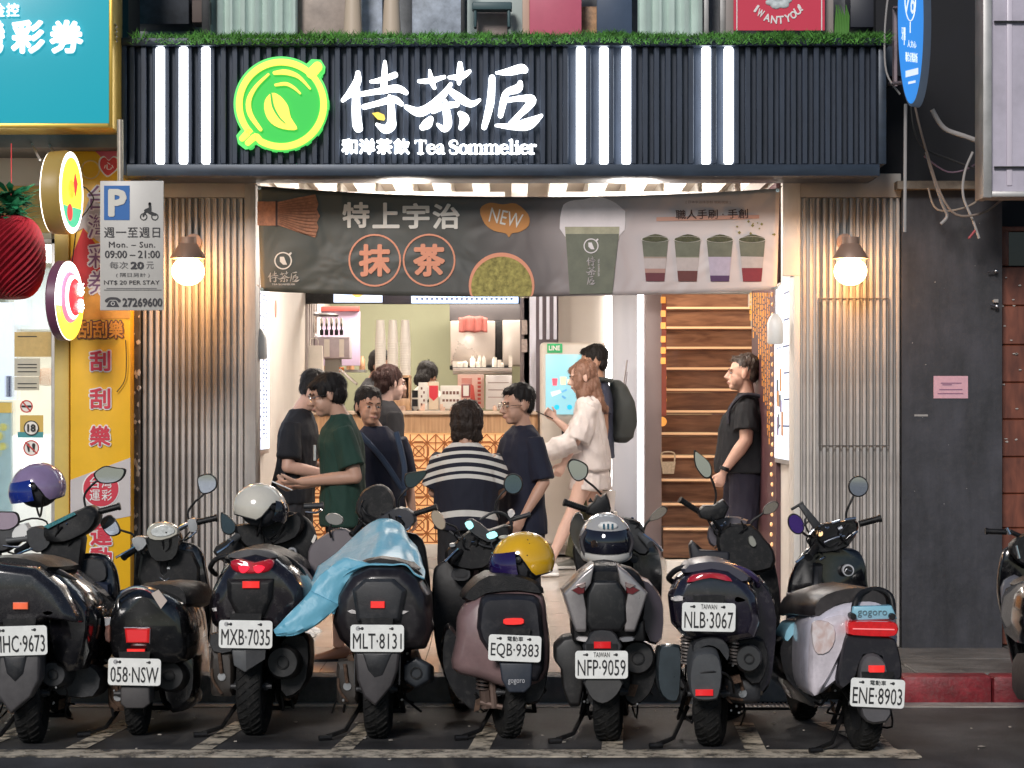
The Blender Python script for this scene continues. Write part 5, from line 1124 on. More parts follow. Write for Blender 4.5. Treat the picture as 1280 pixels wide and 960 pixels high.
# ---- stairs
WS = wood_mat('stair_wood', (.15, .065, .034), (.31, .155, .085), .35, (1.3, 1, 9), .2)
NOS = M('lit_nosing', (.78, .52, .32), .35, emit=(1, .56, .28), es=.26)
st_ = root('staircase', 'brown wooden staircase with glowing step edges rising at the right of the shop', 'stairs', (X(885, 18.4), 18.4, .47))
sx0, sx1 = X(827, 18.6), 2.08
m = MB(); m.box(2.082, 2.2, 17.45, 25, -.02, 5.5); m.build('stair_side_wall', PLAS, kind='structure')
m = MB(); m.box(sx0, sx1, 18.0, 18.42, .2, .47); m.build('base_step', PLAS, st_, bevel=.008)
z0 = .47
for n in range(13):
    Yn = 18.4 + .25 * n; z1 = .70 + .18 * n
    m = MB(); m.box(sx0, sx1, Yn + .012, Yn + .26, z0, z1 - .032); m.build('riser', WS, st_)
    m = MB(); m.box(sx0, sx1, Yn - .012, Yn + .25, z1 - .030, z1); m.build('tread', WS, st_, bevel=.003, seg=1)
    m = MB(); m.box(sx0, sx1, Yn - .018, Yn - .013, z1 - .017, z1 + .001); m.build('nosing', NOS, st_)
    z0 = z1 + .001
# string of round charms left of stairs, basket, golden strands at right
hc = root('charm_string', 'hanging string of orange round charms along the left edge of the stairs', 'hanging decoration', P(829, 372, 18.3))
m = MB(); m.pbox(827, 372, 833, 520, 18.32, .01); m.build('red_band', M('red_brown_band', (.26, .05, .025), .6), hc)
OG = M('glowing_orange', (.85, .42, .10), .4, emit=(1, .36, .06), es=.4)
for k, v_ in enumerate((375, 392, 407, 424, 438, 451, 472, 486, 500, 514, 527)):
    rr = 3 if k < 6 else 6; m = MB(); m.prism([P(a, b, 18.305 if k < 6 else 18.53) for a, b in (circ(827.5, v_, rr, 18) if k >= 6 else [(826, v_ - 4), (832, v_ - 4), (832, v_ + 4), (826, v_ + 4)])], (0, .006, 0)); m.build('charm', OG, hc)
bk = root('wicker_basket', 'small pale wicker basket with a handle on a stair at the left edge', 'basket', P(835, 592, 18.5))
c = P(835, 592, 18.5); m = MB(); m.loft([[c + V(a * w_, b * .05, h_) for a, b in ((-1, -1), (1, -1), (1, 1), (-1, 1))] for w_, h_ in ((.042, 0), (.056, .09))]); m.build('basket_body', M('wicker', (.60, .46, .32), .6, var=.2, vs=60, bump=.5, bs=120), bk, smooth=None)
m = MB(); m.tube([c + V(-.05, 0, .09), c + V(-.045, 0, .16), c + V(.045, 0, .16), c + V(.05, 0, .09)], .007, 6, smooth=4); m.build('handle', MATS['wicker'], bk)
gc = root('golden_strands', 'cascade of golden beaded strands hanging over the right side of the stairs', 'hanging decoration', P(950, 368, 18.2))
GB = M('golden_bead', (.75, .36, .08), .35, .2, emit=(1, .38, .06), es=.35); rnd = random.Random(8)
for k in range(12):
    u = 938 + k * 2.2; L_ = 40 + k * k * 1.3 + rnd.uniform(-10, 10); m = MB(); v_ = 366
    Yk = 1.735 * F / (u - 640)
    while v_ < 366 + L_: h_ = rnd.uniform(3, 8); w_ = rnd.uniform(.5, 1.3); m.pbox(u - w_, v_, u + w_, v_ + h_, Yk, .012); v_ += h_ + rnd.uniform(.6, 2.5)
    m.build('bead_strand', GB, gc, smooth=None, kind='stuff')
m = MB()
for k in range(26):
    v_ = 368 + k * 12.5; m.ell(P(965 + math.sin(k), v_, 15.95), (.010, .010, .015), n=8, k=6)
m.build('bulb_string', M('warm_bulb', (.9, .6, .3), .4, emit=(1, .42, .15), es=.35), gc, kind='stuff')
m = MB(); m.box(ux1 - .03, ux1 - .001, 15.75, 17.36, .3, 3.1); tag(m.build('dark_side_panel', M('dark_maroon_panel', (.07, .025, .03), .5)), 'dark maroon panel on the right inner wall beyond the lit poster', 'wall panel')
cb('ceiling_trim', 'pale bulkhead above the stairs behind the banner', 'bulkhead', 805, 300, 975, 367, 17.9, .1, PIL)

# small stock in the kitchen, too small to pick apart
rnd = random.Random(31)
for nm, mt, n_, ur, vb, Yk in (('kitchen_bottles', M('bottle_mix', (.40, .22, .12), .3, var=.8, vs=5), 14, (398, 455), 462, 20.9), ('kitchen_jars', M('jar_mix', (.55, .50, .44), .35, var=.5, vs=7), 16, (566, 640), 459, 20.2), ('counter_bits', M('bits_mix', (.60, .40, .30), .5, var=.7, vs=9), 12, (500, 640), 513.3, 18.44)):
    m = MB()
    for k in range(n_):
        u = rnd.uniform(*ur); h_ = rnd.uniform(.04, .12) * (1 if nm != 'counter_bits' else .5); r_ = rnd.uniform(.012, .026); c = P(u, vb, Yk + rnd.uniform(-.02, .05))
        if rnd.random() < .6: m.lathe(c, (0, 0, 1), [(0, 0), (0, r_), (h_ * .7, r_), (h_ * .85, r_ * .5), (h_, r_ * .5), (h_, 0)], 10)
        else: m.box(c.x - r_, c.x + r_, c.y, c.y + r_, c.z, c.z + h_)
    tag(m.build(nm, mt), kind='stuff')
m = MB(); m.pbox(396, 462, 457, 465, 20.9, .3); tag(m.build('bottle_shelf', STEEL), 'narrow steel shelf with bottles below the lavender board', 'shelf')
m = MB()
for u, v0, v1 in ((655, 400, 418), (655, 424, 440), (343, 392, 410), (352, 396, 408)): m.pbox(u - 3, v0, u + 4, v1, 18.85 if u > 600 else 18.2, .004)
tag(m.build('wall_papers', M('wall_paper_note', (.5, .42, .38), .7, var=.4, vs=20)), kind='stuff')

# ================================================================ SCOOTERS
class Scooter:
    def __init__(s, label, tu, tv, yaw=0., group='scooters parked in a row facing the shop', name='motor_scooter', lean=0.):
        s.Y = F * CAMH / (tv + 4 - HV); s.tu = tu; s.yaw = yaw
        s.x0 = X(tu, s.Y); s.r = root(name, label, 'motor scooter', (s.x0, s.Y, 0), group)
    def p(s, u, v, d): return P(u, v, s.Y + d)
    def hull(s, name, pts, st, mat, par=None, sm=3, cx=None, bevel=0, smooth=45):
        # outline drawn at depth st[0].d ; stations (d, scale x, scale z, dx, dz) in metres
        pts = [Vector(q) for q in pts]
        if sm: pts = catmull(pts, sm)
        d0 = st[0][0]; W = [P(q.x, q.y, s.Y + d0) for q in pts]
        c = sum(W, V(0, 0, 0)) / len(W)
        if cx: c = P(cx[0], cx[1], s.Y + d0)
        rings = []
        for t in st:
            d, sx_, sz_, dx, dz = (list(t) + [None] * 5)[:5]
            if sz_ is None: sz_ = sx_
            dx = dx or 0; dz = (dz or 0) - max(0, d - max(d0, 0) - .1) * (CAMH - c.z) / (s.Y + d0) * .85; dx -= max(0, d - d0 - .1) * c.x / (s.Y + d0) * -.0
            rings.append([V(c.x + (w_.x - c.x) * sx_ + dx, s.Y + d, c.z + (w_.z - c.z) * sz_ + dz) for w_ in W])
        m = MB(); m.loft(rings); return m.build(name, mat, par or s.r, smooth=smooth, bevel=bevel)
    def tube(s, name, pts, r, mat, par=None, n=10, sm=4, kind=None):
        m = MB(); m.tube([s.p(*q) for q in pts], r, n, smooth=sm); return m.build(name, mat, par or s.r, kind=kind)
    def tubes(s, name, lst, mat, par=None, n=8, sm=3):
        m = MB()
        for pts, r in lst: m.tube([s.p(*q) for q in pts], r, n, smooth=sm)
        return m.build(name, mat, par or s.r, kind='stuff')
    def wheel(s, name, c, r, wd, yaw=None, rim=True):
        yaw = s.yaw if yaw is None else yaw; ax = V(math.cos(yaw), -math.sin(yaw), 0)
        w_ = root(name, None, None, c); w_.parent = s.r; w_.location = Vector(c) - s.r.location
        h = wd / 2; prof = [(-h * .55, r * .60), (-h * .95, r * .72), (-h, r * .84), (-h * .86, r * .93), (-h * .5, r * .985), (0, r), (h * .5, r * .985), (h * .86, r * .93), (h, r * .84), (h * .95, r * .72), (h * .55, r * .60)]
        m = MB(); m.lathe(c, ax, prof, 40, closed=True)
        # tread grooves as raised sipes
        for k in range(36):
            a = 2 * math.pi * k / 36; up = V(0, 0, 1); bx_ = ax.cross(up).normalized()
            for sg in (-1, 1):
                q = []
                for t_, rr in ((.10, 1.004), (.50, .992), (.82, .948)):
                    an = a + sg * t_ * .22; q.append(Vector(c) + ax * (h * t_ * sg) + (bx_ * math.cos(an) + up * math.sin(an)) * r * rr)
                m.tube(q, .0045, 4)
        m.build('tyre', RUB, w_)
        m = MB(); m.lathe(c, ax, [(-h * .6, r * .60), (-h * .5, r * .56), (h * .5, r * .56), (h * .6, r * .60)], 32); m.build('rim', DKG, w_)
        m = MB(); m.lathe(c, ax, [(-h * .7, 0), (-h * .7, r * .2), (h * .7, r * .2), (h * .7, 0)], 20)
        for k in range(5):
            a = 2 * math.pi * k / 5; bx_ = ax.cross(V(0, 0, 1)).normalized(); dv = bx_ * math.cos(a) + V(0, 0, 1) * math.sin(a)
            m.tube([Vector(c) + dv * r * .15, Vector(c) + dv * r * .6], [.022, .016], 6)
        m.build('hub', DKG, w_, kind='stuff'); return w_
    def plate(s, txt, u, v, w_=67, h=34, rot=0., small=None, d=-.22):
        Y = s.Y + d; co, si = math.cos(rot), math.sin(rot)
        def q(a, b): return (u + a * co - b * si, v + a * si + b * co)
        r_ = 4; pts = []
        for cx, cy, a0 in ((w_ / 2 - r_, h / 2 - r_, 0), (-w_ / 2 + r_, h / 2 - r_, 90), (-w_ / 2 + r_, -h / 2 + r_, 180), (w_ / 2 - r_, -h / 2 + r_, 270)):
            for k in range(4): a = R(a0 + 30 * k); pts.append(q(cx + r_ * math.cos(a), cy + r_ * math.sin(a)))
        m = MB(); m.prism([P(a, b, Y) for a, b in pts], (0, .004, 0)); pl_ = m.build('licence_plate', PLATE, s.r, bevel=.0012, seg=1)
        ho = h * .10
        pmp = lambda a, b: P(a, b, Y - .003)
        cc = q(0, ho)
        text(txt, cc[0] - w_ * .455, cc[1] - h * .29, cc[0] + w_ * .455, cc[1] + h * .29, 0, INK, pl_, 'plate_number', bold=.004, th=.0015, mp=pmp, rot=rot)
        m = MB()
        for sx_ in (-.28, .28):
            a, b = q(w_ * sx_, -h * .36); m.lathe(P(a, b, Y), (0, -1, 0), [(0, 0), (0, .0075), (.004, .006), (.006, 0)], 10)
            a2, b2 = q(w_ * sx_ * (1.25 if sx_ * w_ < 0 else .8), -h * .36); m.tube([P(a, b, Y - .004), P(a2, b2, Y - .004)], .0028, 6)
        m.build('plate_bolt', DKG, pl_, kind='stuff')
        if small: cc = q(0, -h * .36); text(small, cc[0] - 10, cc[1] - 3, cc[0] + 10, cc[1] + 3, 0, INK, pl_, 'small_print', th=.001, mp=pmp, rot=rot)
        else:
            cc = q(-w_ * .36, -h * .36); m = MB(); m.prism([P(a, b, Y - .0015) for a, b in circ(cc[0], cc[1], 3.0, 10)], (0, .001, 0)); m.build('stamp', M('plate_stamp', (.4, .4, .4), .5, var=.4, vs=200), pl_)
        hold = [(u - w_ * .3, v - h * .75), (u + w_ * .3, v - h * .75), (u + w_ * .22, v + h * .35), (u - w_ * .22, v + h * .35)]
        s.hull('plate_holder', hold, [(d + .006, 1), (d + .05, .9), (d + .2, .7, .5, 0, .08)], BLK, sm=0)
        return pl_
    def lens(s, name, pts, d, th, mat, sm=3, par=None):
        return s.hull(name, pts, [(d, .8), (d + .010, .97), (d + .018, 1), (d + th, 1)], mat, par, sm=sm)
    def pill(s, name, u, v, w_, h, d, mat, th=.02):
        return s.hull(name, [(u - w_ / 2, v - h / 2), (u + w_ / 2, v - h / 2), (u + w_ / 2, v + h / 2), (u - w_ / 2, v + h / 2)], [(d, .88), (d + .004, 1), (d + th, 1)], mat, sm=0)
    def mirror(s, u, v, rx, ry, stem, d=.95, rot=0., shape=None, glass=None, tilt=0., hmat=None, back=False):
        Y = s.Y + d; c = P(u, v, Y); n = 26
        r_ = root('mirror', None, None, c); r_.parent = s.r; r_.location = c - s.r.location
        k_ = Y / F; a = R(rot); b = R(tilt)
        def q(x, z, y=0.):
            x, z = x * k_, z * k_; xx = x * math.cos(a) - z * math.sin(a); zz = x * math.sin(a) + z * math.cos(a)
            return c + V(xx * math.cos(b) - y * math.sin(b) * 0 , y + xx * math.sin(b), zz)
        if shape: base = [(p_.x, p_.y) for p_ in catmull([Vector(t) for t in shape], 4)]
        else: base = [(rx * math.cos(6.283 * k / n), ry * math.sin(6.283 * k / n)) for k in range(n)]
        m = MB(); m.loft([[q(x * f_, z * f_, y) for x, z in base] for f_, y in ((.97, -.006), (1.06, 0), (1.07, .012), (.85, .035), (.4, .048))]); m.build('housing', hmat or BLK, r_)
        if not back:
            m = MB(); m.loft([[q(x * f_, z * f_, y) for x, z in base] for f_, y in ((.93, -.008), (.93, -.004))]); m.build('glass', glass or MIRR, r_, smooth=30)
        m = MB(); m.tube([s.p(*t) for t in stem] + [c + V(0, .02, 0)], .006, 8, smooth=4); m.build('stem', BLK, r_); return r_
    def grip(s, u0, v0, u1, v1, d0=.95, d1=.95, r=.016, mat=None, lever=None):
        m = MB(); m.tube([s.p(u0, v0, d0), s.p(u1, v1, d1)], r, 12); 
        a, b = s.p(u0, v0, d0), s.p(u1, v1, d1); t = (b - a).normalized()
        for k in range(10): m.tube([a + (b - a) * (k / 10 + .02), a + (b - a) * (k / 10 + .06)], r * 1.10, 12)
        m.tube([b - t * .006, b + t * .006], r * 1.25, 12); m.build('grip', mat or BLK, s.r, kind='stuff')
        if lever: m = MB(); m.tube([s.p(*q) for q in lever], [.006] * (len(lever) - 1) + [.007], 8, smooth=3); m.build('brake_lever', CHROME, s.r)
    def spring(s, u, v0, v1, d, r=.028, mat=None):
        a, b = s.p(u, v0, d), s.p(u, v1, d); n = 8; pts = []
        for k in range(n * 10 + 1):
            t = k / (n * 10); an = 2 * math.pi * n * t; pts.append(a + (b - a) * t + V(math.cos(an), math.sin(an), 0) * r)
        m = MB(); m.tube(pts, .0055, 5); sp_ = m.build('shock_absorber', mat or STEEL, s.r)
        m = MB(); m.tube([a, b], .012, 8); m.build('damper', DKG, sp_)
    def muffler(s, u, v, rr, L=.42, d=-.05, hexa=False, mat=None, rot=.06, sq=1.):
        Y = s.Y + d; c = P(u, v, Y); k_ = Y / F; r = rr * k_; n = 6 if hexa else 24; rings = []
        for y, f_ in ((0, .55), (.0, .86), (.02, 1), (.12, 1.02), (L * .7, .9), (L, .5)):
            rings.append([c + V(r * f_ * math.cos(2 * math.pi * (k + .5) / n) + y * rot, y, r * f_ * sq * math.sin(2 * math.pi * (k + .5) / n) - y * .12) for k in range(n)])
        m = MB(); m.loft(rings, caps=True); mf = m.build('muffler', mat or DKG, s.r, bevel=.006 if hexa else 0, smooth=30)
        m = MB(); m.lathe(c + V(0, -.012, 0), (0, 1, 0), [(0, r * .30), (0, r * .38), (.05, r * .38), (.05, r * .30)], 18, closed=True); m.build('exhaust_tip', BLK, mf)
        m = MB(); m.lathe(c + V(0, .01, 0), (0, 1, 0), [(0, 0), (0, r * .32), (.01, r * .32), (.01, 0)], 14); m.build('exhaust_hole', INK, mf)
        m = MB(); m.tube([c + V(0, L * .9, -.05), c + V(-.06, L + .12, -.14), c + V(-.10, L + .3, -.16)], .018, 8, smooth=4); m.build('exhaust_pipe', RUST, mf)
    def engine(s, u0, u1, v0, v1, d=.02, mat=None):
        uc, vc = (u0 + u1) / 2, (v0 + v1) / 2
        s.hull('transmission_case', [(u0, v0 + 6), (u0 + 5, v0), (u1 - 4, v0), (u1, v0 + 8), (u1, v1 - 6), (u1 - 5, v1), (u0 + 6, v1), (u0, v1 - 8)], [(d, .7), (d + .02, .95), (d + .1, 1), (d + .45, 1), (d + .6, .7)], mat or DKG, sm=2)
        m = MB(); c = s.p(uc, vc + 4, d - .008); m.lathe(c, (0, 1, 0), [(0, 0), (0, .02), (.03, .024), (.03, 0)], 10); m.build('axle_nut', STEEL, s.r)
        s.tubes('engine_bolts', [([(u0 + 3, vc - 6, d), (u0 + 4, vc + 8, d - .01), (uc, v1 - 5, d)], .007), ([(uc - 3, v0 + 4, d - .01), (uc, vc, d - .012)], .009)], RUST)
    def stand(s, side=-1, v=None):
        x, Y = s.x0, s.Y; m = MB(); m.tube([(x + side * .08, Y + .30, .16), (x + side * .16, Y + .12, .035), (x + side * .24, Y + .02, .018)], [.012, .011, .013], 8)
        m.tube([(x + side * .22, Y + .02, .014), (x + side * .28, Y - .0, .014)], .014, 8); m.build('side_stand', BLK, s.r, kind='stuff')
        m = MB(); m.tube([(x - .12, Y + .45, .09), (x + .12, Y + .45, .09)], .012, 8); m.tube([(x - .11, Y + .45, .09), (x - .09, Y + .30, .22)], .012, 8); m.tube([(x + .11, Y + .45, .09), (x + .09, Y + .30, .22)], .012, 8); m.build('centre_stand', BLK, s.r, kind='stuff')
    def common(s, front_u, wd=.115, r=.235, tilt=0., engine=None, muffler=None, lower=None, fw=True, steer=0.):
        dx = X(front_u, s.Y + 1.27) - s.x0; s.yaw = s.yaw or math.atan2(dx, 1.27)
        s.wheel('rear_wheel', (s.x0 + math.sin(s.yaw) * .12, s.Y + .13, r), r, wd, yaw=s.yaw)
        if fw:
            fc = (s.x0 + dx, s.Y + 1.27, r); s.wheel('front_wheel', fc, r, .10, yaw=s.yaw + steer)
            m = MB(); rg = []
            for k in range(9):
                a = R(20 + 150 * k / 8); rr = r + .035; cc = V(fc[0], fc[1] - math.cos(a) * rr, fc[2] + math.sin(a) * rr); rg.append([cc + V(-.07, 0, -.03), cc + V(-.05, 0, .008), cc + V(0, 0, .02), cc + V(.05, 0, .008), cc + V(.07, 0, -.03), cc + V(0, 0, .008)])
            m.loft(rg); m.build('front_mudguard', GLOSS, s.r)
            m = MB(); hd = V(fc[0] - math.sin(s.yaw) * .32, fc[1] - .32, .82)
            for sx_ in (-.075, .075): m.tube([V(fc[0] + sx_, fc[1], fc[2]), V(hd.x + sx_ * .8, hd.y + .08, .60)], .016, 8)
            m.tube([V(hd.x, hd.y + .1, .55), hd], .025, 8); m.build('front_fork', STEEL, s.r, kind='stuff')
        # frame, floorboard, under-seat mass that fills the gap behind the rear wheel
        m = MB(); y0, y1 = s.Y + .42, s.Y + 1.0; tx = math.tan(s.yaw)
        m.loft([[V(s.x0 + tx * (y - s.Y) + a, y, z) for a, z in ((-.15, .20), (.15, .20), (.17, .30), (.15, .36), (-.15, .36), (-.17, .30))] for y in (y0, (y0 + y1) / 2, y1)]); m.build('floorboard', BLK, s.r, bevel=.01)
        m = MB(); m.loft([[V(s.x0 + tx * (y - s.Y) + a * w_, y, z * hh + .33) for a, z in ((-.13, -.10), (.13, -.10), (.15, .10), (.12, .30), (-.12, .30), (-.15, .10))] for y, w_, hh in ((s.Y + .28, .8, .8), (s.Y + .4, 1, 1), (s.Y + .62, .9, 1))]); m.build('underseat_frame', BLK, s.r, bevel=.01)
        m = MB()
        for sx_ in (-.07, .07): m.tube([V(s.x0 + sx_, s.Y, r), V(s.x0 + sx_ * 1.2, s.Y + .42, r + .06)], .02, 8)
        m.tube([V(s.x0 - .1, s.Y, r), V(s.x0 + .1, s.Y, r)], .012, 8); m.build('swingarm', DKG, s.r, kind='stuff')
    def clutter(s, hu, hv, seed):
        # hoses, bolts and brackets round the engine, wires round the handlebar, dust-pale scuffs on the tyre side
        rn = random.Random(seed); tx = math.sin(s.yaw)
        for nm, mt, n_ in (('engine_hoses', BLK, 9), ('engine_brackets', RUST, 7), ('bright_bolts', STEEL, 12)):
            m = MB()
            for k in range(n_):
                sd = rn.choice((-1, 1)); y = s.Y + rn.uniform(.02, .40); x = s.x0 + tx * (y - s.Y) + sd * rn.uniform(.085, .17); z = rn.uniform(.16, .46)
                if mt is STEEL: m.lathe((x, y - .05, z), (0, -1, 0), [(0, 0), (0, rn.uniform(.004, .009)), (.006, .005), (.006, 0)], 8)
                elif mt is BLK: m.tube([(x, y, z), (x + rn.uniform(-.04, .04), y + .02, z - rn.uniform(.04, .10)), (x + rn.uniform(-.08, .08), y + .12, z - rn.uniform(.0, .14))], rn.uniform(.004, .008), 6, smooth=3)
                else: m.obox((x, y, z), (rn.uniform(.006, .022), 0, rn.uniform(-.008, .008)), (0, rn.uniform(.01, .03), 0), (rn.uniform(-.01, .01), 0, rn.uniform(.008, .03)))
            m.build(nm, mt, s.r, smooth=40, kind='stuff')
        for nm, mt, n_, rr in (('wiring', BLK, 7, .0042), ('bright_fittings', CHROME, 5, .005)):
            m = MB()
            for k in range(n_):
                a = (hu + rn.uniform(-26, 26), hv + rn.uniform(-8, 10), rn.uniform(.82, .9)); q = [a, (a[0] + rn.uniform(-14, 14), a[1] + rn.uniform(4, 16), a[2] + .02), (hu + rn.uniform(-12, 12), hv + rn.uniform(14, 34), .93)]
                if nm == 'wiring': m.tube([s.p(*t) for t in q], rr, 6, smooth=4)
                else: m.tube([s.p(*a), s.p(a[0] + rn.uniform(-4, 4), a[1] + rn.uniform(-2, 2), a[2])], rr, 6)
            m.build(nm, mt, s.r, kind='stuff')
    def shield(s, pts, d=1.02, mat=None, sm=3, th=.10, name='leg_shield'):
        return s.hull(name, pts, [(d, .94), (d + .012, 1), (d + th * .6, 1), (d + th, .9), (d + th + .08, .6)], mat or BLK, sm=sm)

def helmet(label, c, r, fwd, mat, visor=None, full=False, extra=None, tilt=0., trim=None):
    c = Vector(c); h = root('helmet', label, 'helmet', c - V(0, 0, r * .9)); f = Vector(fwd).normalized(); s_ = V(0, 0, 1).cross(f).normalized(); u = f.cross(s_).normalized()
    rt = Matrix.Rotation(tilt, 3, f); s_, u = rt @ s_, rt @ u
    m = MB(); n, k = 40, 26; grid = []
    def pt(th, ph, sc=1.):   # th around from front, ph from top
        x, y, z = math.sin(ph) * math.cos(th) * 1.14, math.sin(ph) * math.sin(th) * .98, math.cos(ph) * (1.04 if ph < 1.57 else 1.0)
        return c + (f * x + s_ * y + u * z) * r * sc
    def low(th):            # lower edge angle
        fr = math.cos(th)
        if full: return 1.10 if fr > .55 else 2.25
        e = max(0, min(1, (fr + .15) / .55)); e = e * e * (3 - 2 * e); return 2.12 * (1 - e) + 1.20 * e
    rings = []
    for i in range(k + 1):
        rings.append([pt(2 * math.pi * j / n, max(.02, low(2 * math.pi * j / n) * i / k)) for j in range(n)])
    inner = [[pt(2 * math.pi * j / n, low(2 * math.pi * j / n) * (k - i * 3) / k, .93) for j in range(n)] for i in range(0, 8)]
    m.loft(rings + inner); m.build('shell', mat, h, smooth=60)
    m = MB(); m.tube([pt(2 * math.pi * j / n, low(2 * math.pi * j / n), .985) for j in range(n + 1)], r * .035, 6); m.build('edge_trim', trim or BLK, h)
    if visor:
        m = MB(); rg = []
        for i in range(9):
            ph = (1.12 if not full else 1.02) + (.78 if not full else .80) * i / 8; rg.append([pt(-1.15 + 2.3 * j / 18, ph, 1.035 + (.10 * (i / 8) if not full else 0)) for j in range(19)] + [pt(-1.15 + 2.3 * (18 - j) / 18, ph, 1.015 + (.10 * (i / 8) if not full else 0)) for j in range(19)])
        m.loft(rg); m.build('visor', visor, h, smooth=60)
        for sg in (-1, 1):
            m = MB(); pv = pt(1.22 * sg, 1.42, .98); m.lathe(pv, (pv - c).normalized(), [(0, 0), (0, r * .12), (r * .07, r * .11), (r * .1, 0)], 14); m.build('pivot', BLK, h)
    if full:
        m = MB(); rg = []
        for i in range(6):
            ph = 1.86 + .42 * i / 5; bul = 1.06 + .08 * math.sin(i / 5 * 3.14); rg.append([pt(-1.2 + 2.4 * j / 18, ph, bul) for j in range(19)] + [pt(-1.2 + 2.4 * (18 - j) / 18, ph, bul - .08) for j in range(19)])
        m.loft(rg); m.build('chin_bar', extra or mat, h, smooth=60)
    else:
        m = MB(); a = pt(1.5, 1.9, .9); b = pt(-1.5, 1.9, .9); m.tube([a, c - u * r * 1.15 + f * r * .2, b], .006, 6, smooth=5); m.build('chin_strap', BLK, h)
    m = MB(); m.ell(c, (r * .88, r * .88, r * .80), (f, s_, u), 20, 12); m.build('lining', M('helmet_lining', (.03, .03, .035), .9, bump=.3), h)
    return h, pt

# ---- S1  MHC-9673
s = Scooter('black and grey scooter with plate MHC·9673 at the left edge', 36, 928)
s.common(75, wd=.125, r=.25)
s.plate('MHC·9673', 24, 801, 70, 37, rot=-.03)
s.hull('mudguard', [(-2, 815), (50, 815), (49, 850), (38, 872), (13, 893), (-4, 870)], [(-.20, .9), (-.185, 1), (-.12, 1.02), (.02, .9)], M('s1_grey', (.075, .07, .072), .45, var=.2), sm=0, bevel=.004)
s.hull('mudguard_panel', [(3, 818), (33, 818), (28, 842), (18, 852), (8, 842)], [(-.215, .7), (-.205, 1), (-.17, 1)], DKG, sm=0)
s.hull('tail_body', [(-72, 745), (-60, 715), (-20, 702), (45, 710), (75, 735), (95, 768), (98, 780), (60, 775), (40, 786), (-40, 786), (-62, 778)], [(-.16, .8), (-.13, .96), (-.05, 1.04), (.25, 1.0, 1, .03, 0), (.6, .7, .8, .03, .0)], M('s1_body', (.014, .013, .016), .25, coat=.6), sm=0, bevel=.010, smooth=24)
s.hull('side_panel', [(52, 715), (78, 726), (108, 756), (112, 790), (98, 838), (70, 832), (58, 790)], [(-.06, .8), (-.03, 1), (.5, 1.05, 1, .04, 0), (.7, .8)], GLOSS, sm=2)
s.lens('tail_lens', [(25, 722), (48, 722), (55, 738), (45, 742)], -.155, .05, DRED, 0); s.pill('reflector', 25, 757.5, 18, 8.5, -.185, ORGR)
s.lens('turn_signal', [(51, 766), (60, 763), (68, 766), (60, 770)], -.16, .05, CLEAR, 2); s.lens('turn_signal', [(-20, 766), (-11, 763), (-3, 766), (-11, 770)], -.16, .05, CLEAR, 2)
s.hull('seat', [(-45, 702), (10, 694), (60, 702), (66, 716), (-45, 720)], [(-.05, .8), (.0, 1), (.45, .95, 1, .02, .0), (.8, .7, 1, .03, -.02)], SEAT, sm=2)
s.tube('grab_rail', [(40, 708, -.02), (62, 710, .0), (84, 720, .1), (97, 730, .3), (95, 735, .5)], .014, GREY); s.tube('grab_rail', [(-40, 708, -.02), (-60, 712, .05), (-70, 722, .3)], .014, GREY)
s.muffler(66, 843, 17, d=-.03); s.engine(-40, 8, 812, 880); s.hull('air_box', [(70, 815), (112, 830), (128, 848), (118, 872), (85, 872), (62, 862)], [(.15, .9), (.18, 1), (.5, .9)], DKG, sm=2)
s.shield([(92, 700), (105, 692), (130, 694), (142, 708), (147, 728), (148, 752), (138, 772), (128, 830), (108, 840), (96, 760)], 1.0, GLOSS)
s.hull('inner_pocket', [(100, 700), (128, 700), (134, 720), (126, 728), (104, 728)], [(.97, .9), (.985, 1), (1.02, 1)], DKG, sm=2); s.hull('knee_box', [(96, 730), (136, 730), (130, 755), (100, 752)], [(.93, .9), (.96, 1), (1.05, 1)], M('dark_blue_plastic', (.02, .03, .06), .4), sm=2)
s.hull('steering_column', [(58, 668), (100, 662), (102, 690), (96, 720), (84, 742), (66, 742), (58, 716), (50, 690)], [(.88, .9), (.90, 1), (1.0, 1), (1.1, .8)], BLK, sm=2)
s.hull('handlebar_cover', [(52, 662), (70, 650), (100, 636), (112, 632), (122, 640), (121, 652), (112, 664), (98, 672), (78, 680), (55, 678)], [(.84, .85), (.86, 1), (.98, 1), (1.05, .8)], BLK, sm=2)
s.hull('instrument_panel', [(54, 658), (92, 640), (95, 643), (60, 661)], [(.825, 1), (.86, 1)], M('teal_meter', (.02, .18, .20), .2, coat=1, var=.5, vs=90), sm=0)
s.hull('switch_box', [(32, 664), (46, 658), (60, 664), (63, 680), (52, 690), (38, 688)], [(.85, .9), (.87, 1), (.97, 1)], DKG, sm=2)
s.grip(122, 640, 149, 633, .93, .93); s.grip(40, 678, 22, 690, .90, .82, lever=[(40, 686, .82), (24, 692, .78), (8, 701, .76)])
s.mirror(137, 593, 19, 10, [(107, 634, .95), (106, 618, .95), (120, 602, .93)], .93, shape=[(-19, 0), (-12, 7), (-4, 10), (8, 8), (19, 6), (16, -4), (6, -10), (-12, -10)])
s.stand(-1)
s.clutter(90, 660, 1)
# purple helmet
helmet('glossy lilac open helmet with a blue visor, hanging near the left edge', P(48, 610, 12.9), .132, (-1, -.45, -.25), M('lilac_paint', (.26, .19, .33), .18, coat=1., var=.12, vs=9), visor=M('blue_visor', (.01, .03, .25), .06, coat=1., alpha=.85))
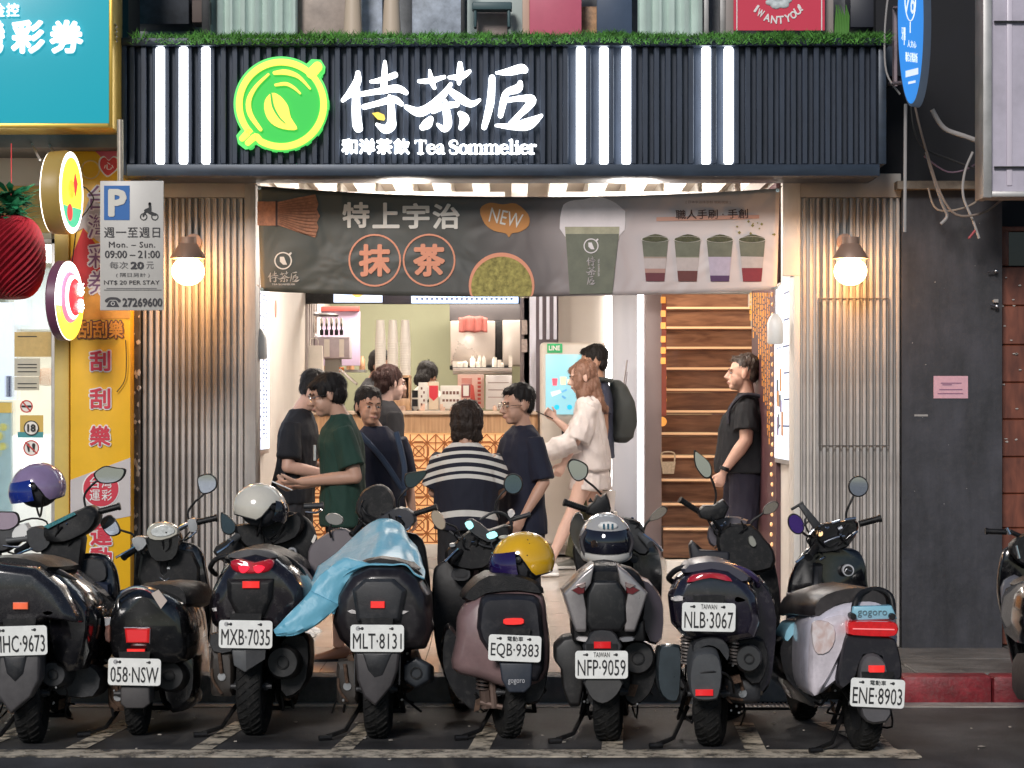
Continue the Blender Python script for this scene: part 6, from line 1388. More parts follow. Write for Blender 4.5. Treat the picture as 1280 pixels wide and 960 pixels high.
# S0 behind at the left edge
s = Scooter('dark scooter almost out of the picture at the left edge, under the lilac helmet', -75, 915)
s.common(-50, wd=.11)
s.hull('tail_body', [(-130, 745), (-110, 712), (-75, 704), (-40, 712), (-25, 745), (-32, 790), (-118, 790)], [(-.16, .8), (-.1, 1), (.3, 1), (.7, .8)], GLOSS, sm=2)
s.pill('reflector', -76, 772, 18, 8, -.17, REDR)
s.shield([(-60, 700), (-20, 694), (6, 700), (14, 740), (6, 800), (-50, 820)], 1.0, BLK); s.hull('seat', [(-110, 705), (-70, 694), (-30, 704), (-28, 718), (-110, 718)], [(-.05, .8), (0, 1), (.6, .9)], SEAT, sm=2)
s.hull('handlebar_cover', [(-60, 668), (-35, 650), (0, 648), (26, 658), (30, 672), (10, 690), (-40, 695)], [(.90, .85), (.92, 1), (1.1, .85)], DKG, sm=2)
s.hull('steering_column', [(-40, 690), (0, 690), (-4, 760), (-36, 760)], [(.95, .9), (.98, 1), (1.1, .8)], BLK, sm=2)
s.grip(8, 676, 34, 673, .88, .88, mat=GREY, lever=[(4, 682, .84), (20, 684, .83), (36, 683, .83)]); s.hull('white_cap', [(18, 660), (32, 654), (36, 668), (24, 678), (14, 672)], [(.87, .9), (.885, 1), (.95, 1)], WHT, sm=2)
s.mirror(9, 650, 14, 12, [(20, 672, .95), (14, 662, .93)], .90, glass=M('mirror_pink', (.55, .45, .55), .08, .9), shape=[(-14, 8), (0, 10), (12, 8), (14, -4), (2, -12), (-14, -10)])
s.tubes('cables', [([(18, 655, .95), (40, 648, .93), (58, 652, .95), (60, 665, .98)], .005), ([(10, 690, .95), (30, 698, .93), (18, 712, .98)], .005)], BLK); s.muffler(-30, 850, 18); s.engine(-120, -95, 820, 875)

# ---- S2  058-NSW  (small retro scooter)
s = Scooter('small black retro scooter with plate 058·NSW and a chrome luggage ring', 168, 918)
s.common(215, wd=.09, r=.215)
s.plate('058·NSW', 168, 840, 66, 34, rot=.02, d=-.20)
s.hull('tail_body', [(137, 765), (150, 745), (172, 736), (200, 742), (224, 756), (232, 780), (234, 812), (222, 830), (150, 828), (136, 815), (133, 790)], [(-.15, .78), (-.12, .95), (-.04, 1.04), (.3, 1.0, 1, .02, 0), (.7, .8, .85, .03, 0)], M('s2_black', (.006, .006, .007), .2, coat=.7), sm=3)
s.hull('side_panel', [(205, 770), (236, 776), (243, 800), (244, 850), (238, 880), (215, 892), (200, 860)], [(.10, .85), (.13, 1), (.5, 1), (.75, .8)], M('s2_black', (0, 0, 0)), sm=2)
m = MB(); cc = [s.p(172 + 26 * math.cos(a), 752 + 22 * math.sin(a) + 4, -.14 + .03 * math.sin(a)) for a in [2 * math.pi * k / 36 for k in range(37)]]; m.tube(cc, .0085, 8); m.build('chrome_ring', CHROME, s.r)
s.hull('luggage_pad', [(150, 738), (194, 738), (198, 752), (190, 768), (156, 768), (148, 752)], [(-.12, .9), (-.11, 1), (-.06, 1)], SEAT, sm=2)
s.hull('paper_tag', [(189, 742), (198, 737), (209, 751), (201, 761)], [(-.175, 1), (-.17, 1)], M('tag_paper', (.55, .46, .40), .7), sm=0)
s.lens('tail_light', [(155, 786), (187, 786), (186, 804), (157, 804)], -.185, .06, M('s2_red_lens', (.5, .01, .02), .12, coat=1., emit=(1, .04, .03), es=.22), 0); s.pill('reflector', 169.5, 815.5, 22, 8, -.19, REDR)
s.tubes('chrome_trim', [([(155, 784.5, -.19), (187, 784.5, -.19)], .003), ([(188, 786, -.185), (187, 805, -.185)], .003)], CHROME)
for u in (136, 217): 
    s.lens('turn_signal', [(u - 5, 783), (u + 5, 783), (u + 5, 802), (u - 5, 802)], -.12, .05, M('s2_signal', (.30, .12, .08), .15, coat=1., var=.6, vs=60), 2); s.hull('signal_trim', [(u - 6, 772), (u + 6, 772), (u + 5, 783), (u - 5, 783)], [(-.11, .9), (-.1, 1), (-.04, 1)], CHROME, sm=0)
s.hull('seat', [(168, 735), (200, 727), (228, 732), (238, 748), (232, 762), (180, 756)], [(-.02, .8), (.02, 1), (.5, 1, 1, .03, -.0), (.75, .8, .9, .04, 0)], SEAT, sm=2)
s.muffler(211, 845, 20, d=-.02, mat=M('dark_muffler', (.014, .014, .015), .5, var=.3)); s.engine(134, 160, 845, 890, mat=RUST)
s.hull('mudguard', [(150, 857), (187, 857), (188, 880), (180, 886), (157, 886), (150, 880)], [(-.17, .92), (-.155, 1), (.0, .95)], M('s2_flap', (.06, .055, .055), .6, var=.2), sm=0, bevel=.005)
s.shield([(168, 700), (172, 684), (185, 676), (232, 678), (250, 688), (257, 712), (263, 752), (262, 790), (255, 830), (248, 868), (228, 860), (190, 800), (168, 760)], 1.0, M('s2_black', (0, 0, 0)))
s.hull('inner_panel', [(176, 690), (240, 690), (248, 730), (238, 755), (182, 750)], [(.96, .92), (.98, 1), (1.03, 1)], BLK, sm=2); s.pill('badge', 207, 710, 12, 3, .955, STEEL, .01)
s.tube('bag_hook', [(200, 722, .96), (206, 726, .94), (212, 722, .96)], .004, CHROME)
s.hull('headset', [(184, 668), (222, 664), (224, 684), (216, 700), (194, 702), (184, 688)], [(.88, .92), (.90, 1), (1.0, 1), (1.06, .8)], M('s2_black', (0, 0, 0)), sm=2)
s.hull('meter_case', [(183, 664), (190, 655), (206, 652), (220, 658), (223, 668), (202, 676), (186, 674)], [(.85, .9), (.865, 1), (.90, 1), (.93, .9)], M('silver_plastic', (.60, .57, .50), .25, .5, coat=.5), sm=2)
s.hull('meter_glass', [(189, 662), (204, 656), (216, 660), (218, 666), (203, 671), (190, 669)], [(.842, .95), (.848, 1), (.87, 1)], M('meter_glass', (.60, .62, .60), .1, coat=1., var=.3, vs=60), sm=2)
s.tubes('handlebar', [([(222, 662, .92), (234, 656, .92), (246, 653, .92)], .014), ([(184, 672, .92), (172, 678, .90), (166, 684, .88)], .014)], CHROME)
s.hull('brake_cylinder', [(234, 650), (244, 648), (247, 662), (238, 666)], [(.88, .9), (.89, 1), (.95, 1)], STEEL, sm=2); s.hull('brake_cylinder', [(164, 674), (178, 670), (184, 680), (172, 690)], [(.84, .9), (.85, 1), (.92, 1)], STEEL, sm=2)
s.grip(246, 653, 270, 647.5, .92, .92, lever=[(246, 664, .88), (238, 671, .88), (230, 675, .9)]); s.grip(170, 686, 155, 696, .87, .80, lever=[(168, 684, .80), (154, 692, .76), (145, 697, .76)])
s.mirror(259, 605, 12, 12, [(236, 650, .93), (235, 640, .93), (244, 627, .92), (254, 618, .92)], .92, shape=[(-12, 6), (-6, 11), (4, 12), (11, 6), (11, -4), (2, -11), (-8, -10)])
s.mirror(138, 657, 9, 13, [(168, 676, .92), (166, 668, .92), (152, 663, .92)], .92, rot=20, shape=[(-9, 10), (4, 12), (9, 0), (8, -12), (-4, -12), (-10, 0)], glass=MIRR)
s.tubes('brake_cables', [([(185, 680, .93), (176, 690, .95), (186, 700, .98)], .004), ([(240, 662, .93), (228, 676, .95), (222, 690, .98)], .004)], BLK); s.stand(-1)

s.clutter(200, 672, 2)
# ---- S3  MXB-7035
s = Scooter('bulky dark scooter with plate MXB·7035 and a broad red tail light', 314, 918)
s.common(360, wd=.125, r=.25)
S3 = M('s3_body', (.010, .007, .010), .2, coat=.9, var=.3, vs=4)
s.plate('MXB·7035', 307, 793, 67, 35, rot=.015)
s.hull('tail_body', [(265, 738), (278, 712), (292, 696), (318, 690), (345, 697), (368, 716), (383, 738), (388, 768), (380, 790), (350, 796), (280, 794), (264, 780), (260, 758)], [(-.17, .72), (-.14, .92), (-.06, 1.04), (.25, 1.02, 1, .02, 0), (.7, .7, .85, .05, 0)], S3, sm=0, bevel=.010, smooth=24)
s.hull('tail_centre', [(283, 724), (342, 724), (340, 748), (330, 772), (296, 772), (284, 748)], [(-.205, .8), (-.19, 1), (-.13, 1)], BLK, sm=0, bevel=.004)
s.lens('tail_light', [(288, 702), (300, 699), (318, 703), (336, 699), (342, 704), (336, 714), (322, 717), (302, 717), (290, 712)], -.205, .08, M('s3_red', (.38, .006, .02), .15, coat=1., emit=(1, .02, .04), es=.06), 2)
for u in (305, 324): s.lens('lamp_glow', [(u - 8, 708), (u, 706), (u + 8, 709), (u + 2, 716), (u - 5, 716)], -.212, .03, M('glow_red', (.8, .02, .05), .2, emit=(1, .02, .05), es=.55), 2)
s.pill('reflector', 313.5, 731, 21, 8.5, -.222, REDR)
s.lens('turn_signal', [(264, 761), (284, 752), (289, 757), (287, 764), (266, 765)], -.15, .06, CLEAR, 0); s.lens('turn_signal', [(334, 757), (338, 752), (358, 759), (356, 764), (336, 764)], -.15, .06, CLEAR, 0)
s.hull('mudguard', [(289, 811), (330, 811), (330, 825), (306, 841), (292, 832)], [(-.195, .95), (-.185, 1), (-.02, .9)], GREY, sm=0, bevel=.004); s.hull('mudguard_panel', [(307, 811), (332, 811), (331, 824), (308, 838)], [(-.20, 1), (-.15, 1)], DKG, sm=0)
s.hull('seat', [(286, 692), (316, 685), (346, 692), (362, 704), (355, 716), (285, 706)], [(-.10, .85), (-.07, 1), (.35, 1, 1.2, .02, 0), (.8, .8, 1, .05, -.02)], SEAT, sm=2); s.hull('seat_pad', [(285, 697), (292, 690), (316, 686), (340, 690), (346, 697), (316, 700)], [(-.13, .9), (-.12, 1), (-.03, 1)], GREY, sm=2)
s.tube('grab_rail', [(285, 695, -.04), (270, 699, -.02), (263, 710, .03), (270, 718, .12)], .013, BLK); s.tube('grab_rail', [(342, 694, -.04), (362, 700, -.0), (378, 716, .06), (382, 732, .2)], .014, BLK)
s.muffler(353, 828, 21, d=-.03, mat=M('dark_muffler', (0, 0, 0))); s.engine(262, 292, 812, 872, mat=M('engine_brown', (.03, .024, .02), .6, var=.4, vs=20)); s.hull('air_box', [(372, 790), (386, 800), (384, 850), (366, 872), (350, 866), (350, 800)], [(.10, .9), (.14, 1), (.5, .9)], BLK, sm=2)
s.hull('side_cover', [(262, 792), (292, 796), (290, 815), (266, 815)], [(0, .9), (.02, 1), (.4, 1)], DKG, sm=2)
s.shield([(344, 700), (342, 660), (352, 640), (378, 645), (392, 660), (398, 690), (400, 720), (390, 740), (360, 735)], .98, BLK); s.shield([(266, 690), (292, 672), (340, 668), (344, 700), (300, 712)], .95, BLK)
s.hull('key_switch', circ(365, 690, 6.5, 14), [(.93, .9), (.94, 1), (.98, 1)], STEEL, sm=0); s.hull('key_hole', circ(365, 690, 3.4, 12), [(.926, 1), (.935, 1)], INK, sm=0)
s.hull('key_tag', [(354, 664), (361, 661), (365, 672), (359, 676), (355, 673)], [(.92, 1), (.93, 1)], M('tag_orange', (.60, .35, .08), .5), sm=0); s.hull('paper_strip', [(389, 677), (393, 668), (396, 670), (392, 680)], [(.92, 1), (.925, 1)], CB1, sm=0)
s.hull('headset', [(292, 662), (300, 655), (345, 652), (372, 640), (380, 652), (372, 672), (345, 682), (305, 684)], [(.90, .9), (.92, 1), (1.02, .9)], BLK, sm=2)
s.grip(298, 670, 288, 678, .90, .86, r=.018, mat=GREY, lever=[(292, 676, .84), (282, 684, .80), (271, 691, .78)]); s.grip(380, 633, 403, 632, .93, .93, mat=DKG, lever=[(382, 640, .9), (395, 641, .89), (402, 637, .88)])
s.mirror(285, 655, 10, 14, [(300, 672, .93), (294, 662, .93)], .92, shape=[(-9, 11), (-5, 13), (8, 2), (9, -8), (2, -13), (-7, -8)], glass=M('mirror_dark', (.10, .15, .18), .06, 1.)); s.stand(-1)
s.tubes('cables', [([(300, 668, .95), (315, 664, .93), (330, 668, .95)], .006), ([(372, 645, .93), (380, 655, .95), (376, 668, .98)], .005)], BLK)
s.clutter(340, 660, 3)
helmet('cream white open helmet with a dark visor on the handlebar of scooter MXB·7035', P(325, 635, 12.55), .125, (1, .25, -.28), M('cream_helmet', (.62, .58, .50), .16, coat=1., var=.05, vs=12), visor=M('dark_visor', (.02, .02, .025), .05, coat=1., alpha=.9))

# ---- S4  MLT-8131 with cape
s = Scooter('black scooter with plate MLT·8131 half covered by a sky blue rain cape', 471, 922)
s.common(490, wd=.125, r=.25)
S4 = M('s4_body', (.012, .009, .011), .35, coat=.3, var=.3, vs=5)
s.plate('MLT·8131', 471.5, 798, 67, 34, rot=.005)
s.hull('tail_body', [(420, 745), (438, 718), (460, 708), (505, 708), (522, 722), (535, 745), (538, 790), (530, 812), (500, 815), (440, 815), (424, 800), (416, 780)], [(-.16, .75), (-.13, .93), (-.05, 1.03), (.3, 1.02, 1, .0, 0), (.7, .8, .85, 0, 0)], S4, sm=0, bevel=.010, smooth=24)
s.hull('tail_centre', [(440, 738), (455, 724), (492, 724), (508, 738), (500, 778), (446, 778)], [(-.20, .85), (-.18, 1), (-.12, 1)], DKG, sm=0, bevel=.005)
s.pill('reflector', 472, 756, 17.5, 8.5, -.215, REDR)
s.lens('turn_signal', [(433, 764), (440, 762), (447, 764), (446, 768), (438, 767)], -.17, .05, CLEAR, 0); s.lens('turn_signal', [(497, 764), (504, 763), (512, 764), (505, 768), (499, 768)], -.17, .05, CLEAR, 0)
s.hull('mudguard', [(443, 814), (500, 814), (497, 838), (490, 858), (469, 883), (455, 872), (446, 850)], [(-.20, .9), (-.185, 1), (-.1, 1.02), (.02, .9)], M('s4_grey', (.050, .045, .047), .5, var=.15), sm=0, bevel=.004)
s.hull('mudguard_panel', [(453, 816), (490, 816), (478, 844), (468, 847), (460, 838)], [(-.21, .8), (-.202, 1), (-.17, 1)], DKG, sm=0)
s.hull('seat', [(445, 705), (475, 696), (515, 704), (520, 718), (445, 718)], [(-.05, .85), (0, 1), (.5, 1), (.8, .8, 1, 0, -.02)], SEAT, sm=2)
s.tube('grab_rail', [(455, 712, -.06), (440, 716, -.05), (428, 728, .0), (424, 745, .1)], .013, BLK); s.tube('grab_rail', [(500, 712, -.06), (515, 712, -.05), (528, 724, .0), (534, 745, .1)], .013, BLK)
s.muffler(520, 841, 20, d=-.04, hexa=True, mat=M('hex_muffler', (.022, .026, .032), .4)); s.engine(420, 448, 826, 882, mat=M('engine_brown', (0, 0, 0)))
s.tubes('bright_bolts', [([(444, 818, -.1), (443, 856, -.08)], .004), ([(500, 818, -.1), (499, 856, -.08)], .004)], STEEL)
s.shield([(385, 690), (400, 672), (425, 660), (445, 672), (450, 700), (430, 740), (405, 760), (390, 730)], 1.0, M('s4_shield', (.17, .15, .16), .4, var=.1)); s.shield([(440, 690), (470, 668), (520, 668), (534, 700), (536, 770), (500, 800), (445, 780)], 1.02, BLK)
s.hull('headset', [(462, 658), (480, 642), (500, 634), (516, 640), (520, 652), (508, 662), (490, 668), (465, 672)], [(.88, .9), (.90, 1), (1.0, 1), (1.05, .8)], M('s4_headset', (.035, .035, .042), .45, var=.2), sm=2)
s.hull('windscreen_cover', [(444, 640), (450, 618), (462, 608), (478, 606), (490, 616), (494, 634), (484, 650), (460, 656)], [(.98, .9), (1.0, 1), (1.04, 1), (1.08, .85)], BLK, sm=2)
s.grip(516, 643, 545, 634, .93, .90, r=.014, lever=[(514, 652, .9), (512, 660, .88), (506, 663, .88)]); s.grip(452, 655, 440, 668, .92, .88, r=.014)
s.tubes('cables', [([(452, 632, .93), (458, 642, .92), (470, 648, .93)], .006), ([(448, 648, .93), (460, 658, .92), (470, 655, .92)], .006), ([(455, 625, .93), (450, 640, .9), (462, 660, .92)], .005)], BLK)
s.mirror(519, 600, 13, 9, [(500, 640, .93), (498, 626, .93), (508, 612, .92)], .92, shape=[(-13, 2), (-10, 8), (2, 10), (14, 11), (10, 2), (-2, -9), (-11, -8)], glass=M('mirror_dark', (0, 0, 0)))
s.mirror(418, 649, 11, 7, [(414, 672, .97), (412, 660, .96)], .95, rot=-12, hmat=M('mirror_shell_grey', (.25, .24, .22), .3), back=True); s.stand(-1)
s.clutter(475, 650, 4)
# the rain cape: a folded cloth over seat and handlebar, trailing to the left
cp = MB(); Yc = s.Y
rows = [  # rows of (u, v, d) from front-top edge to rear-bottom edge
 [(398, 706, .55), (418, 694, .60), (440, 672, .68), (462, 655, .72), (474, 650, .74), (492, 651, .72), (504, 660, .66), (512, 672, .6), (521, 684, .55)],
 [(394, 716, .40), (416, 706, .45), (440, 688, .50), (462, 668, .54), (478, 660, .56), (494, 664, .52), (508, 674, .46), (518, 686, .42), (524, 694, .40)],
 [(388, 730, .20), (412, 722, .25), (434, 706, .32), (456, 690, .36), (478, 676, .38), (498, 684, .33), (512, 694, .28), (524, 702, .24), (530, 708, .22)],
 [(385, 742, .05), (404, 738, .06), (424, 724, .08), (444, 710, .10), (474, 696, .16), (500, 698, .14), (514, 706, .10), (526, 714, .08), (532, 716, .06)],
 [(384, 748, -.05), (400, 748, -.06), (418, 734, -.08), (434, 716, -.08), (462, 706, -.10), (490, 706, -.11), (506, 708, -.11), (520, 720, -.10), (530, 725, -.08)]]
sub = []
for r_ in rows: sub.append(catmull([Vector(q) for q in r_], 6, False))
cols = list(zip(*sub)); full = [catmull([Vector(q) for q in c_], 6, False) for c_ in cols]
G = [[P(q.x, q.y, Yc + q.z) for q in col] for col in full]; nC, nR = len(G), len(G[0])
vs = []
for i in range(nC):
    for j in range(nR):
        p_ = G[i][j]; f_ = .008 * (abs(math.sin(i * .30 + 1.1 * math.sin(j * .12))) - .5) + .016 * (abs(noise.noise(p_ * 5)) * 2 - .4) + .003 * noise.noise(p_ * 22); vs.append(p_ + V(f_ * .3, -f_ * .8, f_ * .6))
cp.add(vs, [(i * nR + j, i * nR + j + 1, (i + 1) * nR + j + 1, (i + 1) * nR + j) for i in range(nC - 1) for j in range(nR - 1)])
CAPE = M('sky_blue_cape', (.15, .43, .57), .42, var=.03, vs=5, bump=.3, bs=30)
cr_ = root('rain_cape', 'crumpled sky blue rain cape draped over the seat of scooter MLT·8131', 'rain cape', s.p(450, 740, -.05))
o = cp.build('cape_cloth', CAPE, cr_, smooth=50); sd = o.modifiers.new('thickness', 'SOLIDIFY'); sd.thickness = .006; sd.offset = -1
def sleeve(name, edge_a, edge_b, d0, d1, th):
    a = catmull([Vector(q) for q in edge_a], 5, False); b = catmull([Vector(q) for q in edge_b], 5, False); n_ = len(a); rg = []
    for i in range(n_):
        t = i / (n_ - 1); d = d0 + (d1 - d0) * t; A, B = s.p(a[i].x, a[i].y, d), s.p(b[i].x, b[i].y, d); ring_ = []
        for k in range(14):
            an = 2 * math.pi * k / 14; f_ = .5 - .5 * math.cos(an); w_ = .006 * math.sin(k * 2.2 + i * .5); ring_.append(A + (B - A) * f_ + V(0, -math.sin(an) * th * (1 - .4 * t) + w_, 0))
        rg.append(ring_)
    mm = MB(); mm.loft(rg); return mm.build(name, CAPE, cr_, smooth=60)
sleeve('cape_fall', [(430, 696), (412, 708), (398, 722), (388, 738), (386, 752)], [(470, 706), (446, 716), (432, 732), (424, 752), (418, 768)], -.04, -.12, .03)
sleeve('sleeve', [(388, 738), (378, 750), (362, 766), (348, 781), (342, 787)], [(424, 756), (410, 770), (392, 784), (368, 794), (346, 795)], -.12, -.20, .03)

# ---- S5  EQB-9383
s = Scooter('dusty pink and black electric scooter with plate EQB·9383', 641, 922)
s.common(578, wd=.10, r=.235)
PINK = M('dusty_pink_paint', (.22, .14, .14), .32, coat=.5, var=.06)
s.plate('EQB·9383', 643.5, 810.5, 66, 33, rot=.04, small='電動車')
s.hull('body_shell', [(571, 800), (572, 775), (582, 756), (600, 744), (640, 739), (668, 741), (679, 750), (683, 780), (686, 810), (680, 850), (640, 862), (600, 850), (566, 838)], [(-.12, .80), (-.09, .95), (.0, 1.03), (.3, 1.02, 1, 0, 0), (.7, .85, .9, .03, 0)], PINK, sm=3)
s.hull('rear_panel', [(600, 755), (610, 746), (655, 745), (673, 751), (677, 775), (680, 820), (672, 852), (635, 846), (600, 800), (597, 775)], [(-.185, .88), (-.165, .98), (-.10, 1.03), (-.0, 1)], M('s5_dark', (.016, .016, .021), .4, var=.1), sm=2)
s.hull('lower_body', [(552, 800), (560, 780), (580, 810), (600, 850), (612, 885), (595, 892), (570, 872), (553, 838)], [(.1, .9), (.14, 1), (.6, 1, 1, .0, 0), (.9, .8)], GLOSS, sm=3)
s.hull('lower_body', [(672, 800), (686, 800), (684, 850), (674, 878), (650, 880), (655, 850)], [(-.02, .9), (.02, 1), (.5, 1)], BLK, sm=2)
s.hull('tail_light', [(632, 773.5), (652, 773), (655, 777), (652, 780.5), (632, 781), (629, 777)], [(-.205, .9), (-.20, 1), (-.16, 1)], REDR, sm=2)
s.hull('mudguard', [(624, 828), (666, 828), (664, 858), (656, 866), (636, 866), (627, 850)], [(-.20, .94), (-.19, 1), (-.05, .95)], M('s5_flap', (.028, .035, .050), .5), sm=0, bevel=.006)
text('gogoro', 635, 849, 656, 856, s.Y - .205, M('emblem_silver', (.5, .5, .52), .4), s.r, 'maker_name', bold=.004, th=.0015)
s.hull('seat', [(577, 748), (586, 734), (610, 718), (650, 720), (672, 728), (680, 742), (650, 738), (606, 742), (590, 752)], [(-.10, .9), (-.07, 1), (.3, 1, 1.1, -.02, 0), (.75, .85, 1, -.05, -.02)], SEAT, sm=2)
s.spring(603, 822, 862, .0, mat=M('coil_brown', (.12, .09, .08), .5, .5)); s.tubes('swing_parts', [([(606, 862, .0), (608, 884, .02)], .028), ([(615, 850, 0), (618, 885, .0)], .018), ([(600, 878, .0), (628, 884, 0)], .014)], M('bronze_arm', (.16, .11, .09), .5, .5, var=.3))
s.shield([(541, 720), (548, 706), (566, 698), (600, 700), (612, 712), (614, 760), (600, 812), (575, 845), (552, 835), (541, 780)], 1.0, BLK); s.hull('cup_holder', [(564, 716), (570, 708), (584, 710), (588, 720), (580, 726), (566, 724)], [(.90, 1), (.91, 1), (.96, 1)], DKG, sm=2)
s.hull('cup_holder_hollow', [(568, 716), (572, 711), (582, 712), (584, 719), (578, 722), (569, 721)], [(.894, 1), (.90, 1)], INK, sm=2)
s.hull('headset', [(556, 690), (572, 676), (586, 664), (612, 662), (632, 656), (640, 664), (630, 690), (604, 712), (575, 712), (560, 704)], [(.88, .9), (.90, 1), (1.0, 1), (1.06, .8)], BLK, sm=2)
s.hull('meter', [(580, 656), (590, 648), (612, 664), (622, 676), (610, 678), (592, 668)], [(.84, .92), (.85, 1), (.89, 1)], DKG, sm=2)
for pts in ([(581, 654), (588, 651), (592, 658), (586, 662)], [(608, 668), (618, 664), (622, 670), (612, 674)]): s.hull('meter_light', pts, [(.828, 1), (.845, 1)], M('cyan_display', (.3, .8, .8), .3, emit=(.4, .9, .9), es=.7), sm=2)
s.tubes('cables', [([(600, 650, .9), (618, 640, .9), (634, 645, .92), (640, 660, .93), (636, 672, .95)], .007), ([(562, 664, .93), (574, 672, .9), (590, 672, .9)], .006), ([(596, 668, .88), (600, 680, .86), (614, 684, .86)], .006), ([(620, 690, .84), (614, 680, .84), (620, 672, .86)], .004)], DKG)
s.grip(638, 650, 662, 643, .93, .93, r=.012, mat=DKG); s.grip(578, 688, 564, 700, .90, .82, r=.017, lever=[(572, 686, .85), (562, 696, .80), (556, 702, .78)])
s.hull('switch_box', [(634, 640), (640, 636), (644, 642), (638, 648)], [(.90, .9), (.91, 1), (.95, 1)], CLEAR, sm=2); s.hull('blinker_button', [(562, 680), (568, 679), (569, 683), (563, 684)], [(.86, .9), (.87, 1), (.9, 1)], STEEL, sm=2)
s.mirror(641.5, 605, 11.5, 12.5, [(624, 648, .93), (619, 634, .93), (626, 618, .92)], .92, glass=M('mirror_half', (.22, .32, .38), .06, 1.)); s.mirror(548, 650, 7, 13, [(575, 672, .93), (570, 660, .93), (560, 655, .92)], .90, rot=28, hmat=M('mirror_shell_gold', (.52, .42, .32), .25, .5), back=True)
s.stand(-1)
s.clutter(600, 668, 5)
hy, pt = helmet('bright yellow open helmet with scuffs on the seat of scooter EQB·9383', P(654, 701, 11.75), .138, (-1, -.25, -.18), M('yellow_helmet', (.72, .40, .012), .2, coat=1., var=.06, vs=10), visor=M('violet_visor', (.022, .010, .085), .05, .2, coat=1.), tilt=0)
m = MB(); rnd = random.Random(6)
for k in range(14):
    p_ = pt(rnd.uniform(1.2, 2.9) * rnd.choice((1, -1)), rnd.uniform(.3, 1.9), 1.0); q_ = (p_ - P(654, 701, 11.75)).normalized(); m.lathe(p_, q_, [(-.002, 0), (-.002, rnd.uniform(.003, .008)), (.001, .002), (.001, 0)], 8)
m.build('scuff', M('scuff_dark', (.07, .04, .02), .8), hy, kind='stuff')
m = MB(); m.ell(pt(-.25, .45, .985), (.035, .030, .012), n=14, k=8); m.build('pale_sticker', M('pale_sticker', (.5, .5, .42), .5, var=.4, vs=60), hy)

# ---- S6  NFP-9059
s = Scooter('silver and black sport scooter with plate NFP·9059', 759, 926)
s.common(775, wd=.13, r=.25)
SIL = M('silver_paint', (.34, .315, .31), .28, .35, coat=.6, var=.06)
s.plate('NFP·9059', 752, 831, 66, 35, rot=.0, small='TAIWAN')
s.hull('tail_core', [(726, 718), (746, 708), (780, 710), (800, 720), (808, 745), (800, 790), (785, 800), (728, 800), (718, 775), (718, 740)], [(-.14, .85), (-.11, 1), (.1, 1.02), (.4, 1), (.75, .8, .85)], BLK, sm=2)
for sg in (-1, 1):
    f_ = lambda u: 757 + sg * abs(u)
    s.hull('silver_side_panel', [(f_(14), 706), (f_(30), 718), (f_(53), 742), (f_(46), 764), (f_(37), 790), (f_(24), 790), (f_(24), 764), (f_(28), 742), (f_(18), 728)], [(-.19, .93), (-.175, 1), (-.08, 1.03), (.3, 1.05)], SIL, sm=0, bevel=.006, cx=(f_(24), 745))
    s.lens('tail_light', [(f_(24), 727), (f_(44), 738), (f_(34), 744), (f_(26), 742)], -.20, .05, M('maroon_lens', (.13, .012, .015), .1, coat=1.), 0)
    s.lens('lamp_insert', [(f_(26), 728), (f_(38), 732), (f_(30), 736), (f_(24), 733)], -.207, .03, M('pinkish_chrome', (.55, .42, .40), .2, .8), 0)
    s.lens('turn_signal', [(f_(18), 797), (f_(34), 796), (f_(36), 801), (f_(20), 803)], -.17, .06, CLEAR if sg < 0 else M('smoky_lens', (.2, .2, .21), .15, coat=1.), 2)
s.hull('tail_centre', [(734, 742), (742, 726), (772, 726), (782, 742), (784, 778), (776, 790), (738, 790), (732, 778)], [(-.20, .9), (-.19, 1), (-.1, 1)], M('s6_black', (.006, .006, .007), .4), sm=0, bevel=.006)
s.hull('plate_bracket', [(734, 800), (742, 788), (764, 788), (774, 800), (776, 815), (730, 815)], [(-.20, .9), (-.19, 1), (-.1, 1)], DKG, sm=2); s.pill('reflector', 753, 806.5, 21, 8.5, -.225, M('s6_red', (.5, .01, .015), .2, coat=.6, emit=(1, .02, .02), es=.18))
s.hull('lower_fairing', [(714, 770), (735, 790), (780, 790), (806, 775), (808, 802), (716, 802)], [(-.12, .95), (-.1, 1), (.3, 1)], BLK, sm=0, bevel=.005)
s.hull('left_guard', [(693, 808), (705, 796), (722, 794), (730, 805), (730, 860), (725, 884), (712, 884), (704, 862), (702, 838), (693, 826)], [(-.06, .9), (-.03, 1), (.3, 1), (.45, .8)], M('s6_guard', (.020, .019, .019), .45, var=.3), sm=0, bevel=.008)
s.hull('mudguard', [(732, 848), (776, 848), (776, 862), (766, 874), (753, 880), (740, 874), (733, 862)], [(-.20, .92), (-.185, 1), (-.05, 1), (.05, .9)], M('s6_flap', (.055, .053, .052), .5, var=.15), sm=2)
s.muffler(797, 822, 22, d=-.02, mat=M('dark_muffler', (0, 0, 0))); s.hull('right_case', [(778, 800), (815, 808), (822, 840), (812, 870), (790, 884), (776, 862)], [(.06, .9), (.1, 1), (.5, .9)], BLK, sm=2)
s.hull('side_panel', [(800, 720), (822, 738), (830, 760), (828, 800), (812, 805), (802, 770)], [(.05, .9), (.1, 1), (.7, 1)], M('s6_purple', (.05, .04, .055), .3, coat=.5), sm=2)
s.shield([(790, 690), (800, 676), (818, 680), (826, 700), (828, 730), (824, 770), (808, 790), (795, 750)], 1.0, GLOSS); s.shield([(717, 700), (722, 665), (735, 650), (790, 655), (800, 690), (796, 740), (740, 745)], 1.04, BLK)
s.hull('key_switch', circ(793, 699, 5.5, 14), [(.96, .9), (.97, 1), (1.0, 1)], DKG, sm=0)
